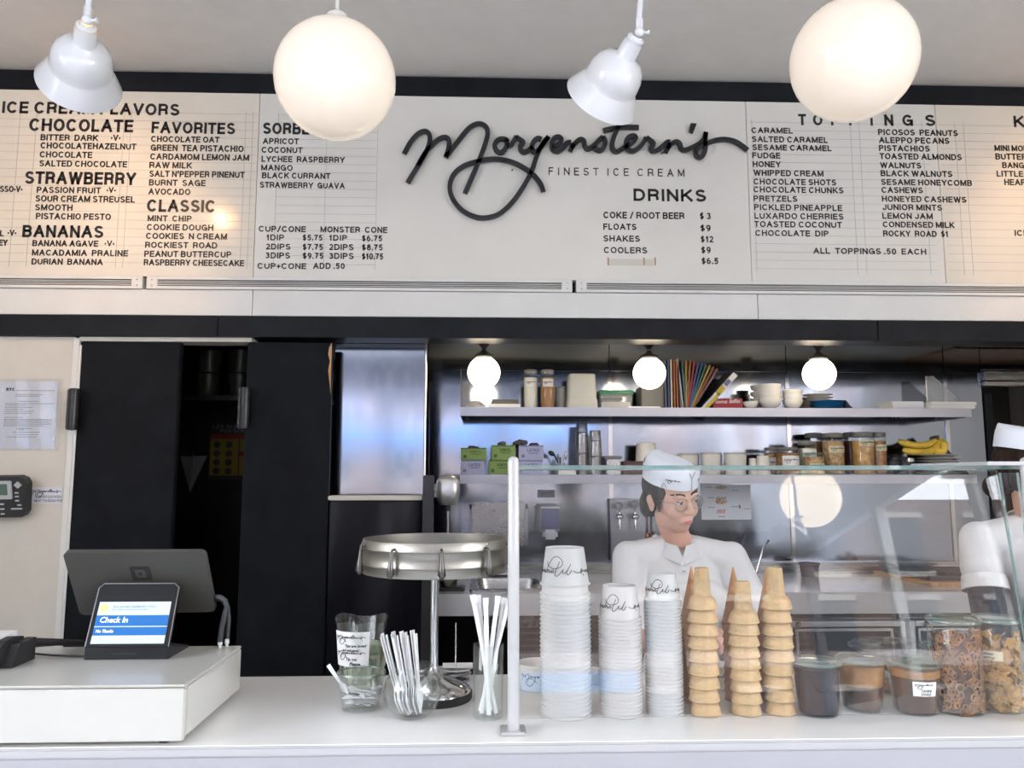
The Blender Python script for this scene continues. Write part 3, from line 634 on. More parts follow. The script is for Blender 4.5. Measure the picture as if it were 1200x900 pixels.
for q in [('BITTER  DARK', 47.5, 115, 157.5, 164.5), ('·V·', 130, 141, 158, 165), ('CHOCOLATEHAZELNUT', 47.5, 159.5, 167, 174), ('CHOCOLATE', 46.5, 108, 177.5, 184.5), ('SALTED CHOCOLATE', 46, 149, 188, 195),
 ('PASSION FRUIT', 43, 118, 219, 226), ('·V·', 125, 135.5, 219.5, 226), ('SSO·V·', 0, 26, 218, 225), ('SOUR CREAM STREUSEL', 41.5, 158, 229, 236.3), ('SMOOTH', 41, 85, 239.5, 246.5), ('PISTACHIO PESTO', 42, 130, 249.7, 256.8),
 ('L', 0, 4, 270, 277), ('·V·', 9, 19, 269.5, 276), ('EY', -1, 8.5, 281, 288), ('BANANA AGAVE', 38, 115, 281.5, 288.5), ('·V·', 122.5, 134, 282, 288.5), ('MACADAMIA  PRALINE', 37.5, 150, 292.5, 299.5), ('DURIAN  BANANA', 37, 120.5, 303, 310),
 ('CHOCOLATE OAT', 177, 257, 159.5, 166.3), ('GREEN  TEA PISTACHIO', 176.5, 285.5, 169.5, 176.7), ('CARDAMOM LEMON JAM', 176, 292, 180, 187), ('RAW MILK', 175, 225, 190, 197), ("SALT N'PEPPER PINENUT", 175, 286.5, 200.2, 207.2),
 ('BURNT  SAGE', 174.5, 241, 210.5, 217.5), ('AVOCADO', 174, 223, 221, 228), ('MINT  CHIP', 173, 224.5, 252.5, 259.3), ('COOKIE DOUGH', 172, 250, 262.7, 269.7), ('COOKIES  N CREAM', 171, 266, 273, 280), ('ROCKIEST  ROAD', 170, 254.5, 283.5, 290.5),
 ('PEANUT BUTTERCUP', 169, 271, 294, 301), ('RASPBERRY CHEESECAKE', 168.5, 286, 304, 311), ('APRICOT', 308, 350, 162, 168.7), ('COCONUT', 306.5, 354.5, 172.3, 179), ('LYCHEE  RASPBERRY', 306.5, 404, 183, 189.7), ('MANGO', 306, 343, 193.2, 199.8),
 ('BLACK CURRANT', 307, 387, 202.2, 208.9), ('STRAWBERRY  GUAVA', 304.5, 404, 213.3, 220), ('CUP/CONE', 303, 358.5, 264.8, 271.6), ('MONSTER  CONE', 375.5, 454, 265.5, 272.3), ('1DIP', 312, 333, 275, 281.7), ('$5.75', 354.5, 378, 275.2, 281.9),
 ('1DIP', 385.5, 407, 275.5, 282), ('$6.75', 424, 448, 276, 282.7), ('2DIPS', 311.5, 340.5, 285.7, 292.4), ('$7.75', 354.5, 378.5, 286, 293), ('2DIPS', 385.5, 414.5, 286.2, 293), ('$8.75', 424, 448.5, 286.5, 293.4), ('3DIPS', 311, 340, 296, 302.8),
 ('$9.75', 354.5, 379, 296.3, 303.2), ('3DIPS', 385.5, 414.5, 296.6, 303.4), ('$10.75', 424, 449, 297, 304), ('CUP+CONE', 301.5, 359, 308.3, 315), ('ADD .50', 367, 404, 308.2, 315),
 ('COKE / ROOT BEER', 707, 802, 248.3, 255.8), ('$ 3', 820, 833, 249.5, 257), ('FLOATS', 707, 746, 262.2, 269.2), ('$9', 820.5, 833, 263.7, 271), ('SHAKES', 707, 750, 276, 283), ('$12', 821, 836, 276.8, 284), ('COOLERS', 707.5, 758.5, 289.6, 296.6),
 ('$9', 821.5, 833, 289.4, 296.7), ('$6.5', 822, 842, 302.3, 309.5), ('CARAMEL', 880.5, 929, 149.5, 156), ('SALTED CARAMEL', 881, 970, 159.7, 166.4), ('SESAME CARAMEL', 881.5, 974.5, 169.4, 176), ('FUDGE', 881.5, 914.5, 178.8, 185.5),
 ('HONEY', 882, 915, 189, 195.7), ('WHIPPED CREAM', 883, 965, 199.2, 206), ('CHOCOLATE SHOTS', 883, 980, 209.5, 216.2), ('CHOCOLATE CHUNKS', 883, 988.5, 218.8, 225.5), ('PRETZELS', 883, 934.5, 229.4, 236), ('PICKLED PINEAPPLE', 883.5, 987, 239.4, 246.2),
 ('LUXARDO CHERRIES', 884, 988.5, 249.5, 256.3), ('TOASTED COCONUT', 884, 986.5, 259.2, 266), ('CHOCOLATE  DIP', 885, 971, 269.7, 276.4), ('PICOSOS  PEANUTS', 1029, 1122.5, 151.5, 158.2), ('ALEPPO PECANS', 1030, 1112.5, 160.8, 167.6),
 ('PISTACHIOS', 1030, 1089.5, 170.3, 177), ('TOASTED ALMONDS', 1031, 1127, 179.7, 186.5), ('WALNUTS', 1031.5, 1079.5, 190.3, 197), ('BLACK WALNUTS', 1032, 1116, 199.7, 206.5), ('SESAME HONEYCOMB', 1032.5, 1139, 210, 216.7), ('CASHEWS', 1033, 1081.5, 219.3, 226),
 ('HONEYED CASHEWS', 1033.5, 1132.5, 229.7, 236.4), ('JUNIOR MINTS', 1034, 1104, 239.4, 246.2), ('LEMON JAM', 1034, 1093, 249.7, 256.4), ('CONDENSED MILK', 1034.5, 1118.5, 259.7, 266.4), ('ROCKY  ROAD  $1', 1035, 1111, 270.2, 277), ('ALL  TOPPINGS .50  EACH', 953, 1085.5, 290.5, 297.3),
 ('MINI MON', 1165.5, 1205, 170.3, 177), ('BUTTER', 1166.5, 1203, 180, 187), ('BANG', 1174.5, 1200, 190.3, 197), ('LITTLE', 1168, 1199, 200.3, 207), ('HEAR', 1177, 1202, 210, 217), ('ICE', 1189, 1205, 269.7, 276.5)]: line(*q)
line('FINEST  ICE  CREAM', 643, 802, 196.5, 205, bold=.11, name='tagline', depth=.003, gap=.62)
# ruled tracks of the letter board
for k, (xa, xb) in enumerate(((-3.2, -.99), (None, None), (1.17, 1.98), (2.03, 3.4))):
    if xa is None: xa, xb = -.90, -.47
    b = B()
    z = 2.45
    while z < 3.13: b.box((xa, BP-.0009, z), (xb, BP, z+.0012)); z += .037
    for x in {0: (-2.0, -1.93, -1.56, -1.53, -1.04, -1.01), 1: (-.90, -.69, -.47), 2: (1.18, 1.625, 1.665, 1.95), 3: (2.10, 2.14)}[k]: b.box((x, BP-.0010, 2.43), (x+.0015, BP, 3.13))
    b.obj('board_tracks', 'track_grey', bl[k])['kind'] = 'stuff'
b = B(); p = at(712, 305, BP)
for x in (712, 754, 767): q = at(x, 311, BP); b.box((q.x, BP-.0012, q.z), (q.x+.006, BP, q.z+.035))
b.obj('tape_marks', 'wood_board', bl[1])['kind'] = 'stuff'
q = at(712, 311, BP); B().box((q.x+.006, BP-.0006, q.z), (q.x+.2, BP, q.z+.03)).obj('tape_strip', 'cream', bl[1])
# big cursive sign
sc_ = thing('cursive_sign', 'large black cut-out cursive shop sign on the plain board', 'sign', at(674, 200, HY))
b = B()
for st in SCRIPT[:-1]:
    pts = []
    for x, y in st: p = at(x, y, BP); pts.append((p.x, p.z))
    ribbon(b, pts, .0198, frame((0, BP, 0), (1, 0, 0), (0, 0, 1), (0, -1, 0)), .014, .012, 7)
b.obj('lettering', 'sign_black', sc_, recalc=False)
ap = B(); pp = [at(x, y, BP) for x, y in z3((660, 128), (712, 133), (678, 216), (645, 200))]
ap.prism([(p.x, BP-.026, p.z) for p in pp], (0, .014, 0)); ap.obj('apostrophe', 'sign_black', sc_)
sp = B(); T = Matrix.Rotation(PI/2, 4, 'X')
for x, y in ((545, 160), (600, 200), (716, 172), (776, 180)): p = at(x, y, BP); sp.lathe([(.003, 0), (.003, .013)], 8, (p.x, BP, p.z), T=T)
sp.obj('spacers', 'sign_black', sc_)['kind'] = 'stuff'
# white strip with slot vents below the boards
fl = B()
for x0, x1 in ((-3.25, -.984), (-.982, 1.18), (1.182, 3.5)): fl.box((x0, HY-.018, 2.228), (x1, HY+.019, 2.3375), .0015)
fs_ = fl.obj('fascia_strip', 'white_metal'); struct(fs_)
def vent(x0, x1, label):
    t = thing('slot_vent', label, 'vent', ((x0+x1)/2, HY, 2.34), 'slot vents under the menu boards')
    z0, z1_ = 2.339, 2.391; w_ = .012
    B().box((x0+.02, BP+.004, z0+.006), (x1-.02, HY+.015, z1_-.006)).obj('backing', 'black_metal', t)
    b = B().box((x0, BP-.004, z0), (x0+.045, HY+.018, z1_), .001).box((x1-.045, BP-.004, z0), (x1, HY+.018, z1_), .001).box((x0+.045, BP-.004, z0), (x1-.045, HY+.018, z0+w_)).box((x0+.045, BP-.004, z1_-w_), (x1-.045, HY+.018, z1_))
    b.obj('frame', 'white_metal', t)
    for k in range(3):
        z = z0+w_+.0050+k*.0075; B().box((x0+.045, BP-.001, z), (x1-.045, BP+.003, z+.0028)).obj('slat', 'white_metal', t)
    for x in (x0+.022, x1-.022):
        for z in (z0+.014, z1_-.014): B().lathe([(.0001, .002), (.0025, .0015), (.003, 0)], 10, (x, BP-.0045, z), T=Matrix.Rotation(PI/2, 4, 'X')).obj('screw', 'steel', t)
vent(-3.2, -1.442, 'long slot vent at the left end, cut off by the frame')
vent(-1.425, .375, 'middle long white slot vent under the cursive sign')
vent(.392, 3.4, 'right long white slot vent under the toppings list')
# ================================================================ LAMPS
def globe(c, r, label, h=3.315, name='globe_lamp', grp='big pendant globes'):
    t = thing(name, label, 'lamp', (c[0], c[1], c[2]), grp)
    B().ell(c, (r, r, r*.985), 40, 24).obj('globe', 'globe_glass', t, smooth=60)
    b = B().tube([(c[0], c[1], c[2]+r*.97), (c[0], c[1], h-.02)], .006, 8); b.obj('cord', 'white_metal', t, smooth=40)
    B().lathe([(.03, 0), (.03, .03), (.010, .045)], 20, (c[0], c[1], c[2]+r*.97), cap1=True).obj('collar', 'white_metal', t, smooth=40)
    B().lathe([(.055, -.025), (.06, -.005), (.06, 0)], 24, (c[0], c[1], h), cap0=True).obj('ceiling_rose', 'white_metal', t, smooth=40)
    return t
globe(at(393, 93, 2.3), .182, 'big lit white globe hanging in front of the left menu board')
globe(at(1000, 70, 2.3), .190, 'big lit white globe hanging in front of the toppings list')
gl0 = globe((2.099, -1.484, 2.524), .19, 'white globe hanging over the customers, behind the viewer')
[c for c in gl0.children if c.name.startswith('globe')][0].data.materials[0] = M['globe_small']
def barn(neck, top, rim, label, lit=False, h=3.315):
    # neck: swivel ball, rim: centre of the shade's mouth
    neck, rim = Vector(neck), Vector(rim); ax = (rim-neck); L = ax.length; ax.normalize()
    T = ax.to_track_quat('Z', 'Y').to_matrix().to_4x4()
    t = thing('enamel_shade_lamp', label, 'lamp', tuple(neck), 'white enamel swivel lamps')
    k = L/.215
    prof = [(.0265, .026), (.0275, .030), (.0285, .070), (.033, .076), (.052, .084), (.068, .100), (.077, .121), (.080, .145), (.0805, .160), (.0825, .163), (.0915, .178), (.1035, .200), (.1085, .211), (.111, .2155), (.109, .2165), (.102, .206), (.090, .184), (.078, .165), (.074, .14), (.066, .11), (.05, .090), (.03, .082)]
    B().lathe([(r*k*.98, z*k) for r, z in prof], 48, neck, T=T).obj('shade', 'lamp_white', t, smooth=35)
    B().lathe([(.014*k, .008*k), (.018*k, .016*k), (.0245*k, .018*k), (.0245*k, .030*k), (.0225*k, .031*k), (.0225*k, .036*k)], 24, neck, T=T).obj('socket_ring', 'lamp_white', t, smooth=35)
    b = B().ell(neck, .0165, 20, 12); b.lathe([(.005, .012), (.005, .026), (.008, .027), (.008, .033), (.001, .034)], 12, neck, T=Matrix.Rotation(PI/2, 4, 'Y')); b.obj('swivel', 'lamp_white', t, smooth=40)
    top = Vector(top); d = (top-neck).normalized(); Tt = d.to_track_quat('Z', 'Y').to_matrix().to_4x4()
    B().lathe([(.0125, .012), (.0125, .045), (.010, .047)], 6, neck, T=Tt).obj('joint', 'lamp_white', t)
    up = neck+d*.06
    B().tube([neck+d*.045, up, Vector((up.x+.01, up.y, up.z+.1)), Vector((up.x+.012, up.y, h-.01))], .0095, 12).obj('stem', 'lamp_white', t, smooth=40)
    B().lathe([(.05, -.02), (.055, 0)], 24, (up.x+.012, up.y, h), cap0=True).obj('ceiling_rose', 'lamp_white', t, smooth=40)
    bc_ = neck+ax*.155*k; B().ell(bc_, (.042, .042, .042), 16, 10).obj('bulb', 'bulb_warm' if lit else 'milky', t, smooth=60)
    if lit:
        l = bpy.data.lights.new('bulb_light', 'SPOT'); l.energy = 3; l.color = (1, .62, .32); l.spot_size = R(105); l.spot_blend = .6; l.shadow_soft_size = .03
        lo = bpy.data.objects.new('bulb_light', l); C.objects.link(lo); lo.parent = t; lo.location = ax*.19*k; lo.rotation_euler = (-ax).to_track_quat('Z', 'Y').to_euler()
    return t
def a3(px, py, Y): return at(px, py, Y)
def rimat(px, py, nk, L=.262):
    n_ = at(nk[0], nk[1], 2.40); best = None
    for i in range(200):
        q = at(px, py, 2.40+.002*i); e = abs((q-n_).length-L)
        if best is None or e < best[0]: best = (e, q)
    return best[1]
barn(a3(102, 24, 2.40), a3(104, 0, 2.40), rimat(93, 98, (102, 24)), 'white enamel lamp at the top left in front of the flavours list', True)
barn(a3(749, 38, 2.40), a3(749, 5, 2.40), rimat(705, 116, (749, 38)), 'white enamel lamp tilted left above the cursive sign', False)
barn(a3(1330, 30, 2.40), a3(1330, 5, 2.40), rimat(1326, 102, (1330, 30)), 'white enamel lamp beyond the right edge of the toppings board', True)
barn((1.911, -1.281, 2.341), (1.911, -1.281, 2.4410000000000003), (1.791, -1.1809999999999998, 2.161), 'white enamel lamp over the customers, behind the viewer', False)
def small_lamp(x, label):
    c = Vector((x, 3.60, 2.026)); t = thing('small_globe_lamp', label, 'lamp', (x, 3.6, 2.25), 'small round lamps over the upper shelf')
    B().ell(c, .0745, 32, 20).obj('globe', 'globe_small', t, smooth=60)
    B().lathe([(.040, .066), (.045, .072), (.044, .079), (.030, .089), (.014, .099), (.010, .105), (.011, .112), (.022, .124), (.030, .138), (.033, .150), (.033, .224)], 28, c, cap0=True, cap1=True).obj('holder', 'black_metal', t, smooth=35)
small_lamp(-.003, 'small lit globe lamp on a black holder, above the left end of the shelf')
small_lamp(.759, 'small lit globe lamp on a black holder, in front of the magazine fan')
small_lamp(1.552, 'small lit globe lamp on a black holder, above the white bowls')
for x in (-.003, .759, 1.552):
    pass
# ================================================================ WALL ITEMS, LEFT
ce = thing('certificate', 'printed certificate in a shiny plastic sleeve on the white wall', 'notice', (-1.9, HY, 1.66))
o_ = at(-8, 526, HY-.004); e_ = at(63, 528, HY-.004); tp = at(0, 447, HY-.004)
W_, H_ = e_.x-o_.x, tp.z-o_.z
B().box((o_.x, HY-.003, o_.z), (e_.x, HY-.001, tp.z)).obj('sheet', 'paper_cool', ce)
cm = frame((o_.x, HY-.0032, o_.z), (1, 0, 0), (0, 0, 1), (0, -1, 0))
b = B(); rnd = random.Random(3)
for v, u0, u1, dens in [(.86, .30, .95, 1), (.80, .30, .75, .8), (.775, .3, .7, .8), (.70, .35, .7, 1), (.665, .14, .95, 1), (.64, .14, .5, 1), (.61, .14, .6, .9), (.58, .14, .45, .9), (.55, .14, .62, .9), (.52, .14, .60, .9), (.46, .14, .45, .9), (.43, .14, .93, 1), (.41, .14, .93, 1), (.385, .14, .9, 1), (.36, .14, .92, 1), (.335, .14, .8, 1), (.24, .3, .75, 1), (.205, .35, .72, .9), (.17, .2, .7, .8)]:
    u = u0
    while u < u1:
        l = rnd.uniform(.015, .05)
        b.add([cm(u*W_, v*H_, .0003), cm(min(u1, u+l)*W_, v*H_, .0003), cm(min(u1, u+l)*W_, v*H_+.0028, .0003), cm(u*W_, v*H_+.0028, .0003)], [(0, 1, 2, 3)]); u += l+.008
b.obj('small_print', 'ink_soft', ce, recalc=False)['kind'] = 'stuff'
caps('NYC', frame((o_.x+.14*W_, HY-.0032, o_.z+.86*H_), (1, 0, 0), (0, 0, 1), (0, -1, 0)), .035, .013, 'ink', ce, wt=.3, depth=.0004)
b = B(); logo(b, lambda u, v, d: cm(u+.5*W_, v*.6+.29*H_, d+.0003), .07, .0012); b.obj('signature', 'ink', ce, recalc=False)
slv = B(); nx, nz = 10, 12; sx0, sx1 = o_.x-.01, e_.x+.022
vs = [(sx0+(sx1-sx0)*i/nx, HY-.006-.004*math.sin(i*1.7+j*.9)*math.sin(j*.8), o_.z-.008+(H_+.02)*j/nz) for j in range(nz+1) for i in range(nx+1)]
slv.add(vs, [(j*(nx+1)+i, j*(nx+1)+i+1, (j+1)*(nx+1)+i+1, (j+1)*(nx+1)+i) for j in range(nz) for i in range(nx)]); slv.obj('plastic_sleeve', 'sleeve_film', ce, smooth=60, recalc=False)
# small notice
a_, c_ = at(36, 590, HY), at(73, 571, HY)
nt_ = thing('wall_sticker', 'small pale blue notice beside the desk phone', 'notice', (a_.x, HY, a_.z))
B().box((a_.x, HY-.0015, a_.z), (c_.x, HY-.0005, c_.z)).obj('sheet', 'paper_cool', nt_)
fm = frame((0, HY-.0016, 0), (1, 0, 0), (0, 0, 1), (0, -1, 0))
b = B(); logo(b, lambda u, v, d: Vector(((a_.x+c_.x)/2+u, HY-.0017-d, c_.z-.024+v)), .12, .0022); b.obj('lettering', 'ink', nt_, recalc=False)
caps('CPR KIT LOCATED', frame((a_.x+.022, HY-.0016, a_.z+.022), (1, 0, 0), (0, 0, 1), (0, -1, 0)), .100, .010, 'ink', nt_, wt=.15, depth=.0003)
caps('NEXT TO REGISTER', frame((a_.x+.014, HY-.0016, a_.z+.006), (1, 0, 0), (0, 0, 1), (0, -1, 0)), .112, .010, 'ink', nt_, wt=.15, depth=.0003)
# desk phone on the wall
ph = thing('desk_phone', 'black office phone with a green display on the white wall', 'phone', (-1.93, HY, 1.40))
T = Matrix.Translation((-1.842, HY-.005, 1.40))@Matrix.Rotation(R(-1), 4, 'Y')@Matrix.Rotation(R(12), 4, 'X')
b = B(); b.prism([T@Vector(p) for p in ((-.30, -.045, .0), (-.015, -.045, .0), (.0, -.045, .02), (.012, -.045, .135), (.002, -.045, .155), (-.02, -.045, .165), (-.30, -.045, .165))], T.to_3x3()@Vector((0, .04, 0))); b.obj('body', 'cable_black', ph)
B().box((-.30, -.052, .075), (-.045, -.0455, .150), .003, T=T).obj('display_bezel', 'alu', ph)
B().box((-.30, -.055, .093), (-.062, -.0525, .138), .001, T=T).obj('display', 'lcd_green', ph)
b = B()
for i in range(4): b.box((-.285+i*.05, -.056, .079), (-.262+i*.05, -.0525, .086), .002, T=T)
b.obj('soft_keys', 'black_metal', ph)['kind'] = 'stuff'
b = B().prism([T@Vector(p) for p in ((-.022, -.050, .118), (-.006, -.050, .132), (-.022, -.050, .147), (-.038, -.050, .132))], T.to_3x3()@Vector((0, .005, 0))); b.obj('navigation_key', 'alu', ph)
b = B()
for i, (x, z) in enumerate([(-.03, .10), (-.03, .085), (-.03, .068), (-.022, .05), (-.035, .035), (-.02, .035), (-.048, .035), (-.09, .055), (-.09, .035), (-.09, .015), (-.12, .055), (-.12, .035), (-.12, .015)]): b.box((x-.008, -.048, z-.003), (x+.008, -.0445, z+.003), .001, T=T)
b.obj('buttons', 'alu', ph)['kind'] = 'stuff'
# corner of a picture frame / box standing left behind the printer
bx_ = thing('wooden_box', 'low wooden box standing behind the receipt printer', 'box', (-1.25, 2.0, 1.051))
B().box((-1.6, 2.01, 1.051), (-1.222, 2.07, 1.212), .003).obj('body', 'folder_grey', bx_); B().box((-1.6, 2.0, 1.212), (-1.21, 2.075, 1.222), .002).obj('lid', 'wood_board', bx_)
# ================================================================ STORE ROOM NICHE
sh = thing('store_shelf', 'dark wire shelf inside the dark store room', 'shelf', (-1.2, 4.1, 1.83))
z_ = at(230, 466, 4.0).z
B().box((-1.74, 3.88, z_-.025), (-.71, 4.29, z_), .003).obj('board', 'black_metal', sh)
b = B(); 
for x in (-1.70, -.75): b.tube([(x, 4.27, z_-.2), (x, 4.27, 2.15)], .01, 8)
b.obj('uprights', 'black_metal', sh)
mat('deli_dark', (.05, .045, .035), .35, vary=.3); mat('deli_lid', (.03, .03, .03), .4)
def deli(name, x, y, z, r0, r1, h, body, lid, label, cat, grp, fill=None):
    t = thing(name, label, cat, (x, y, z), grp); b = B().lathe([(.001, 0), (r0*.97, 0), (r0, .003), (r1, h), (r1+.002, h+.001)], 28, (x, y, z)); b.obj('tub', body, t, smooth=40)
    B().lathe([(r1+.003, h-.008), (r1+.004, h-.001), (r1+.002, h+.003), (r1-.006, h+.002), (.001, h+.002)], 28, (x, y, z)).obj('lid', lid, t, smooth=40)
    if fill: B().lathe([(.001, .002), (r0-.002, .002), (r1-.003, h*.9), (.001, h*.9)], 24, (x, y, z)).obj('contents', fill, t, smooth=40)
    return t
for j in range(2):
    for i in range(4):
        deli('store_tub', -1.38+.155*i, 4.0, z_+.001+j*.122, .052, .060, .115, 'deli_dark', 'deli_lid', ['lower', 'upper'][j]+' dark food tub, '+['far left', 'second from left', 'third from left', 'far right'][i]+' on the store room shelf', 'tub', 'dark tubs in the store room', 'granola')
po = thing('allergy_poster', 'dim black and yellow poster in the dark store room', 'poster', (-1.1, 4.29, 1.2))
a_, c_ = at(243, 562, 4.29), at(288, 496, 4.29)
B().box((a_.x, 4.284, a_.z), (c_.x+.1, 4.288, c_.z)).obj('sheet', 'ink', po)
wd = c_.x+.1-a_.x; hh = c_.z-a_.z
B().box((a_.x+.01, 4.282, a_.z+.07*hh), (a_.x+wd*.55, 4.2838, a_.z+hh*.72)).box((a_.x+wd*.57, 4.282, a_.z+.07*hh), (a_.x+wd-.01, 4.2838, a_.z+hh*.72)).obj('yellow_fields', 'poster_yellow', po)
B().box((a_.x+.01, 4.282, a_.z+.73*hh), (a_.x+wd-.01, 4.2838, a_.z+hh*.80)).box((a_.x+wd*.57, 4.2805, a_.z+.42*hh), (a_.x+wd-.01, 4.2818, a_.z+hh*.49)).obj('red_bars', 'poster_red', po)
b = B()
for j in range(4):
    for i in range(2): b.lathe([(.001, .001), (.018, .001), (.018, 0)], 14, (a_.x+wd*(.16+.22*i), 4.2815, a_.z+hh*(.15+.155*j)), T=Matrix.Rotation(PI/2, 4, 'X'))
b.obj('round_pictures', 'deli_dark', po)['kind'] = 'stuff'
caps('LES ALERGIAS', frame((a_.x+.02, 4.2835, a_.z+hh*.91), (1, 0, 0), (0, 0, 1), (0, -1, 0)), wd*.8, .018, 'ink_soft', po, depth=.0005)
caps('POR GOMAS', frame((a_.x+.06, 4.2835, a_.z+hh*.83), (1, 0, 0), (0, 0, 1), (0, -1, 0)), wd*.6, .018, 'ink_soft', po, depth=.0005)
a_, c_ = at(207, 534, 4.2), at(236, 577, 4.2)
fh = thing('paper_cone_holder', 'pale folded paper cone hanging in the dark store room', 'paper cone', ((a_.x+c_.x)/2, 4.29, c_.z))
b = B(); m_ = (a_.x+c_.x)/2-.01; b.prism([(a_.x, 4.25, a_.z), (m_+.01, 4.23, a_.z-.005), (m_, 4.25, c_.z)], (0, .02, 0)).prism([(m_+.012, 4.235, a_.z), (c_.x, 4.25, a_.z), (m_+.002, 4.25, c_.z)], (0, .02, 0)); b.obj('paper', 'ink_soft', fh)
B().box((a_.x-.04, 4.27, a_.z-.03), (m_, 4.289, a_.z+.03)).box((m_-.04, 4.272, c_.z), (m_-.01, 4.289, a_.z)).obj('backing', 'black_metal', fh)

# ================================================================ COUNTER: REGISTER SIDE
CT = 1.0505
dr = thing('cash_drawer', 'wide low off-white metal cash drawer carrying the screens', 'cash drawer', (-.80, 1.73, CT))
dx0, dx1, dy0, dy1, dz0, dz1 = -1.02, -.562, 1.575, 1.925, CT+.008, 1.160
mat('drawer_white', (.55, .54, .505), .28, vary=.02, bump=.04, bscale=300, coat=.2)
B().box((dx0, dy0+.012, dz0+.004), (dx1, dy1, dz1-.003), .003).obj('body', 'drawer_white', dr)
B().box((dx0, dy0, dz0), (dx1, dy0+.011, dz1-.006), .002).obj('drawer_front', 'drawer_white', dr)
B().box((dx0-.001, dy0-.001, dz1-.004), (dx1+.001, dy1+.001, dz1+.001), .0025).obj('top', 'drawer_white', dr)
for x in (dx0+.04, dx1-.045):
    for y in (dy0+.03, dy1-.03): B().lathe([(.011, 0), (.012, .0085)], 16, (x, y, CT), cap0=True, cap1=True).obj('foot', 'black_rubber', dr)
def slab(b, tl, tr, br, bl, th, rad=.05, n=5, mi=0, inset=None):
    tl, tr, br, bl = map(Vector, (tl, tr, br, bl)); W = ((tr-tl).length+(br-bl).length)/2; H = ((bl-tl).length+(br-tr).length)/2
    nrm = (tr-tl).cross(bl-tl).normalized()      # towards the back
    ru, rv = rad/W, rad/H; pts = []
    for cu, cv, a0 in ((1-ru, 1-rv, 0), (ru, 1-rv, PI/2), (ru, rv, PI), (1-ru, rv, 1.5*PI)):
        for k in range(n+1):
            a = a0+PI/2*k/n; u = cu+ru*math.cos(a); v = cv+rv*math.sin(a); pts.append(tl*(1-u)*(1-v)+tr*u*(1-v)+br*u*v+bl*(1-u)*v)
    b.prism(pts, nrm*th, mi); return nrm
# main display seen from behind
md = thing('register_display', 'big grey register screen seen from behind, tilted', 'screen', (-.78, 1.9, dz1+.002))
TL, TR, BR, BL = at(73, 647.5, 1.84), at(240, 647, 1.84), at(253, 717, 1.925), at(94, 721, 1.925)
b = B(); nr = slab(b, TL, TR, BR, BL, .012, .012); b.obj('housing', 'register_grey', md, smooth=30)
def q4(u, v, d=0): return TL*(1-u)*(1-v)+TR*u*(1-v)+BR*u*v+BL*(1-u)*v-nr*d
b = B(); slab(b, q4(.440, .225, .0008), q4(.585, .225, .0008), q4(.590, .45, .0008), q4(.450, .45, .0008), .001, .006); b.obj('emblem', 'black_rubber', md)
b = B(); slab(b, q4(.475, .275, .0016), q4(.548, .275, .0016), q4(.553, .40, .0016), q4(.483, .40, .0016), .001, .002); b.obj('emblem_ring', 'register_grey', md)
b = B(); slab(b, q4(.498, .32, .0024), q4(.525, .32, .0024), q4(.528, .36, .0024), q4(.502, .36, .0024), .001, .001); b.obj('emblem_centre', 'black_rubber', md)
b = B(); c0 = q4(.5, .6, -.013); c0 = Vector(c0); b.box((c0.x-.05, 1.895, dz1+.0015), (c0.x+.05, 1.93, dz1+.008), .003); b.prism([(c0.x-.035, 1.915, dz1+.008), (c0.x+.035, 1.915, dz1+.008), (c0.x+.035, c0.y+.004, c0.z), (c0.x-.035, c0.y+.004, c0.z)], (0, .012, 0)); b.obj('stand', 'register_dark', md)
# customer display in front of it
cdp = thing('customer_display', 'dark tablet stand with a blue lit check-in screen', 'screen', (-.76, 1.80, dz1+.002))
bl0, br0 = az(98, 773, dz1+.002), az(196, 772, dz1+.002)
y0 = bl0.y; x0, x1 = bl0.x+.001, br0.x+.002
f0 = Vector((x0, y0, dz1+.002)); f1 = Vector((x1, y0, dz1+.002)); u0 = f0+Vector((0, .0, .026)); u1 = f1+Vector((0, .0, .026))
t0, t1 = at(122, 684, y0+.075), at(206, 684.5, y0+.075); x_l = (t0.x+t1.x)/2-(x1-x0)/2
t0 = Vector((x_l, y0+.075, t0.z)); t1 = Vector((x_l+(x1-x0), y0+.075, t0.z))
TL, TR, BR, BL = t0, t1, u1, u0
b = B(); nr = slab(b, TL, TR, BR, BL, .012, .010); b.obj('screen_housing', 'register_dark', cdp, smooth=30)
b = B()
for p, q in ((TL+Vector((.01, 0, 0)), TR-Vector((.01, 0, 0))),): b.tube([BL, BL.lerp(TL, .93), p, q, BR.lerp(TR, .93), BR], .0012, 6)
b.obj('edge_trim', 'register_edge', cdp)
b = B(); b.prism([f0, u0-Vector((0, .0, .001)), Vector((x0, y0+.012, dz1+.034)), Vector((x0, y0+.12, dz1+.008)), Vector((x0, y0+.12, dz1+.002))], (x1-x0, 0, 0)); b.obj('base', 'register_dark', cdp)
B().box(((x0+x1)/2-.03, y0-.0012, dz1+.012), ((x0+x1)/2+.022, y0+.001, dz1+.0155)).obj('card_slot', 'black_rubber', cdp)
def sq(u, v, d=0): return TL*(1-u)*(1-v)+TR*u*(1-v)+BR*u*v+BL*(1-u)*v-nr*d
def panel(name, u0_, u1_, v0_, v1_, mt, d=.0006):
    b = B(); b.add([sq(u0_, v0_, d), sq(u1_, v0_, d), sq(u1_, v1_, d), sq(u0_, v1_, d)], [(0, 1, 2, 3)]); return b.obj(name, mt, cdp, recalc=False)
panel('screen', .055, .94, .30, .955, 'screen_pale')
panel('screen_band', .055, .94, .515, .685, 'screen_blue', .001); panel('screen_band', .055, .94, .70, .83, 'screen_blue', .001)
vd = (BL-TL); H2 = vd.length; ux = (TR-TL).normalized(); vy = -vd.normalized(); W2 = (TR-TL).length
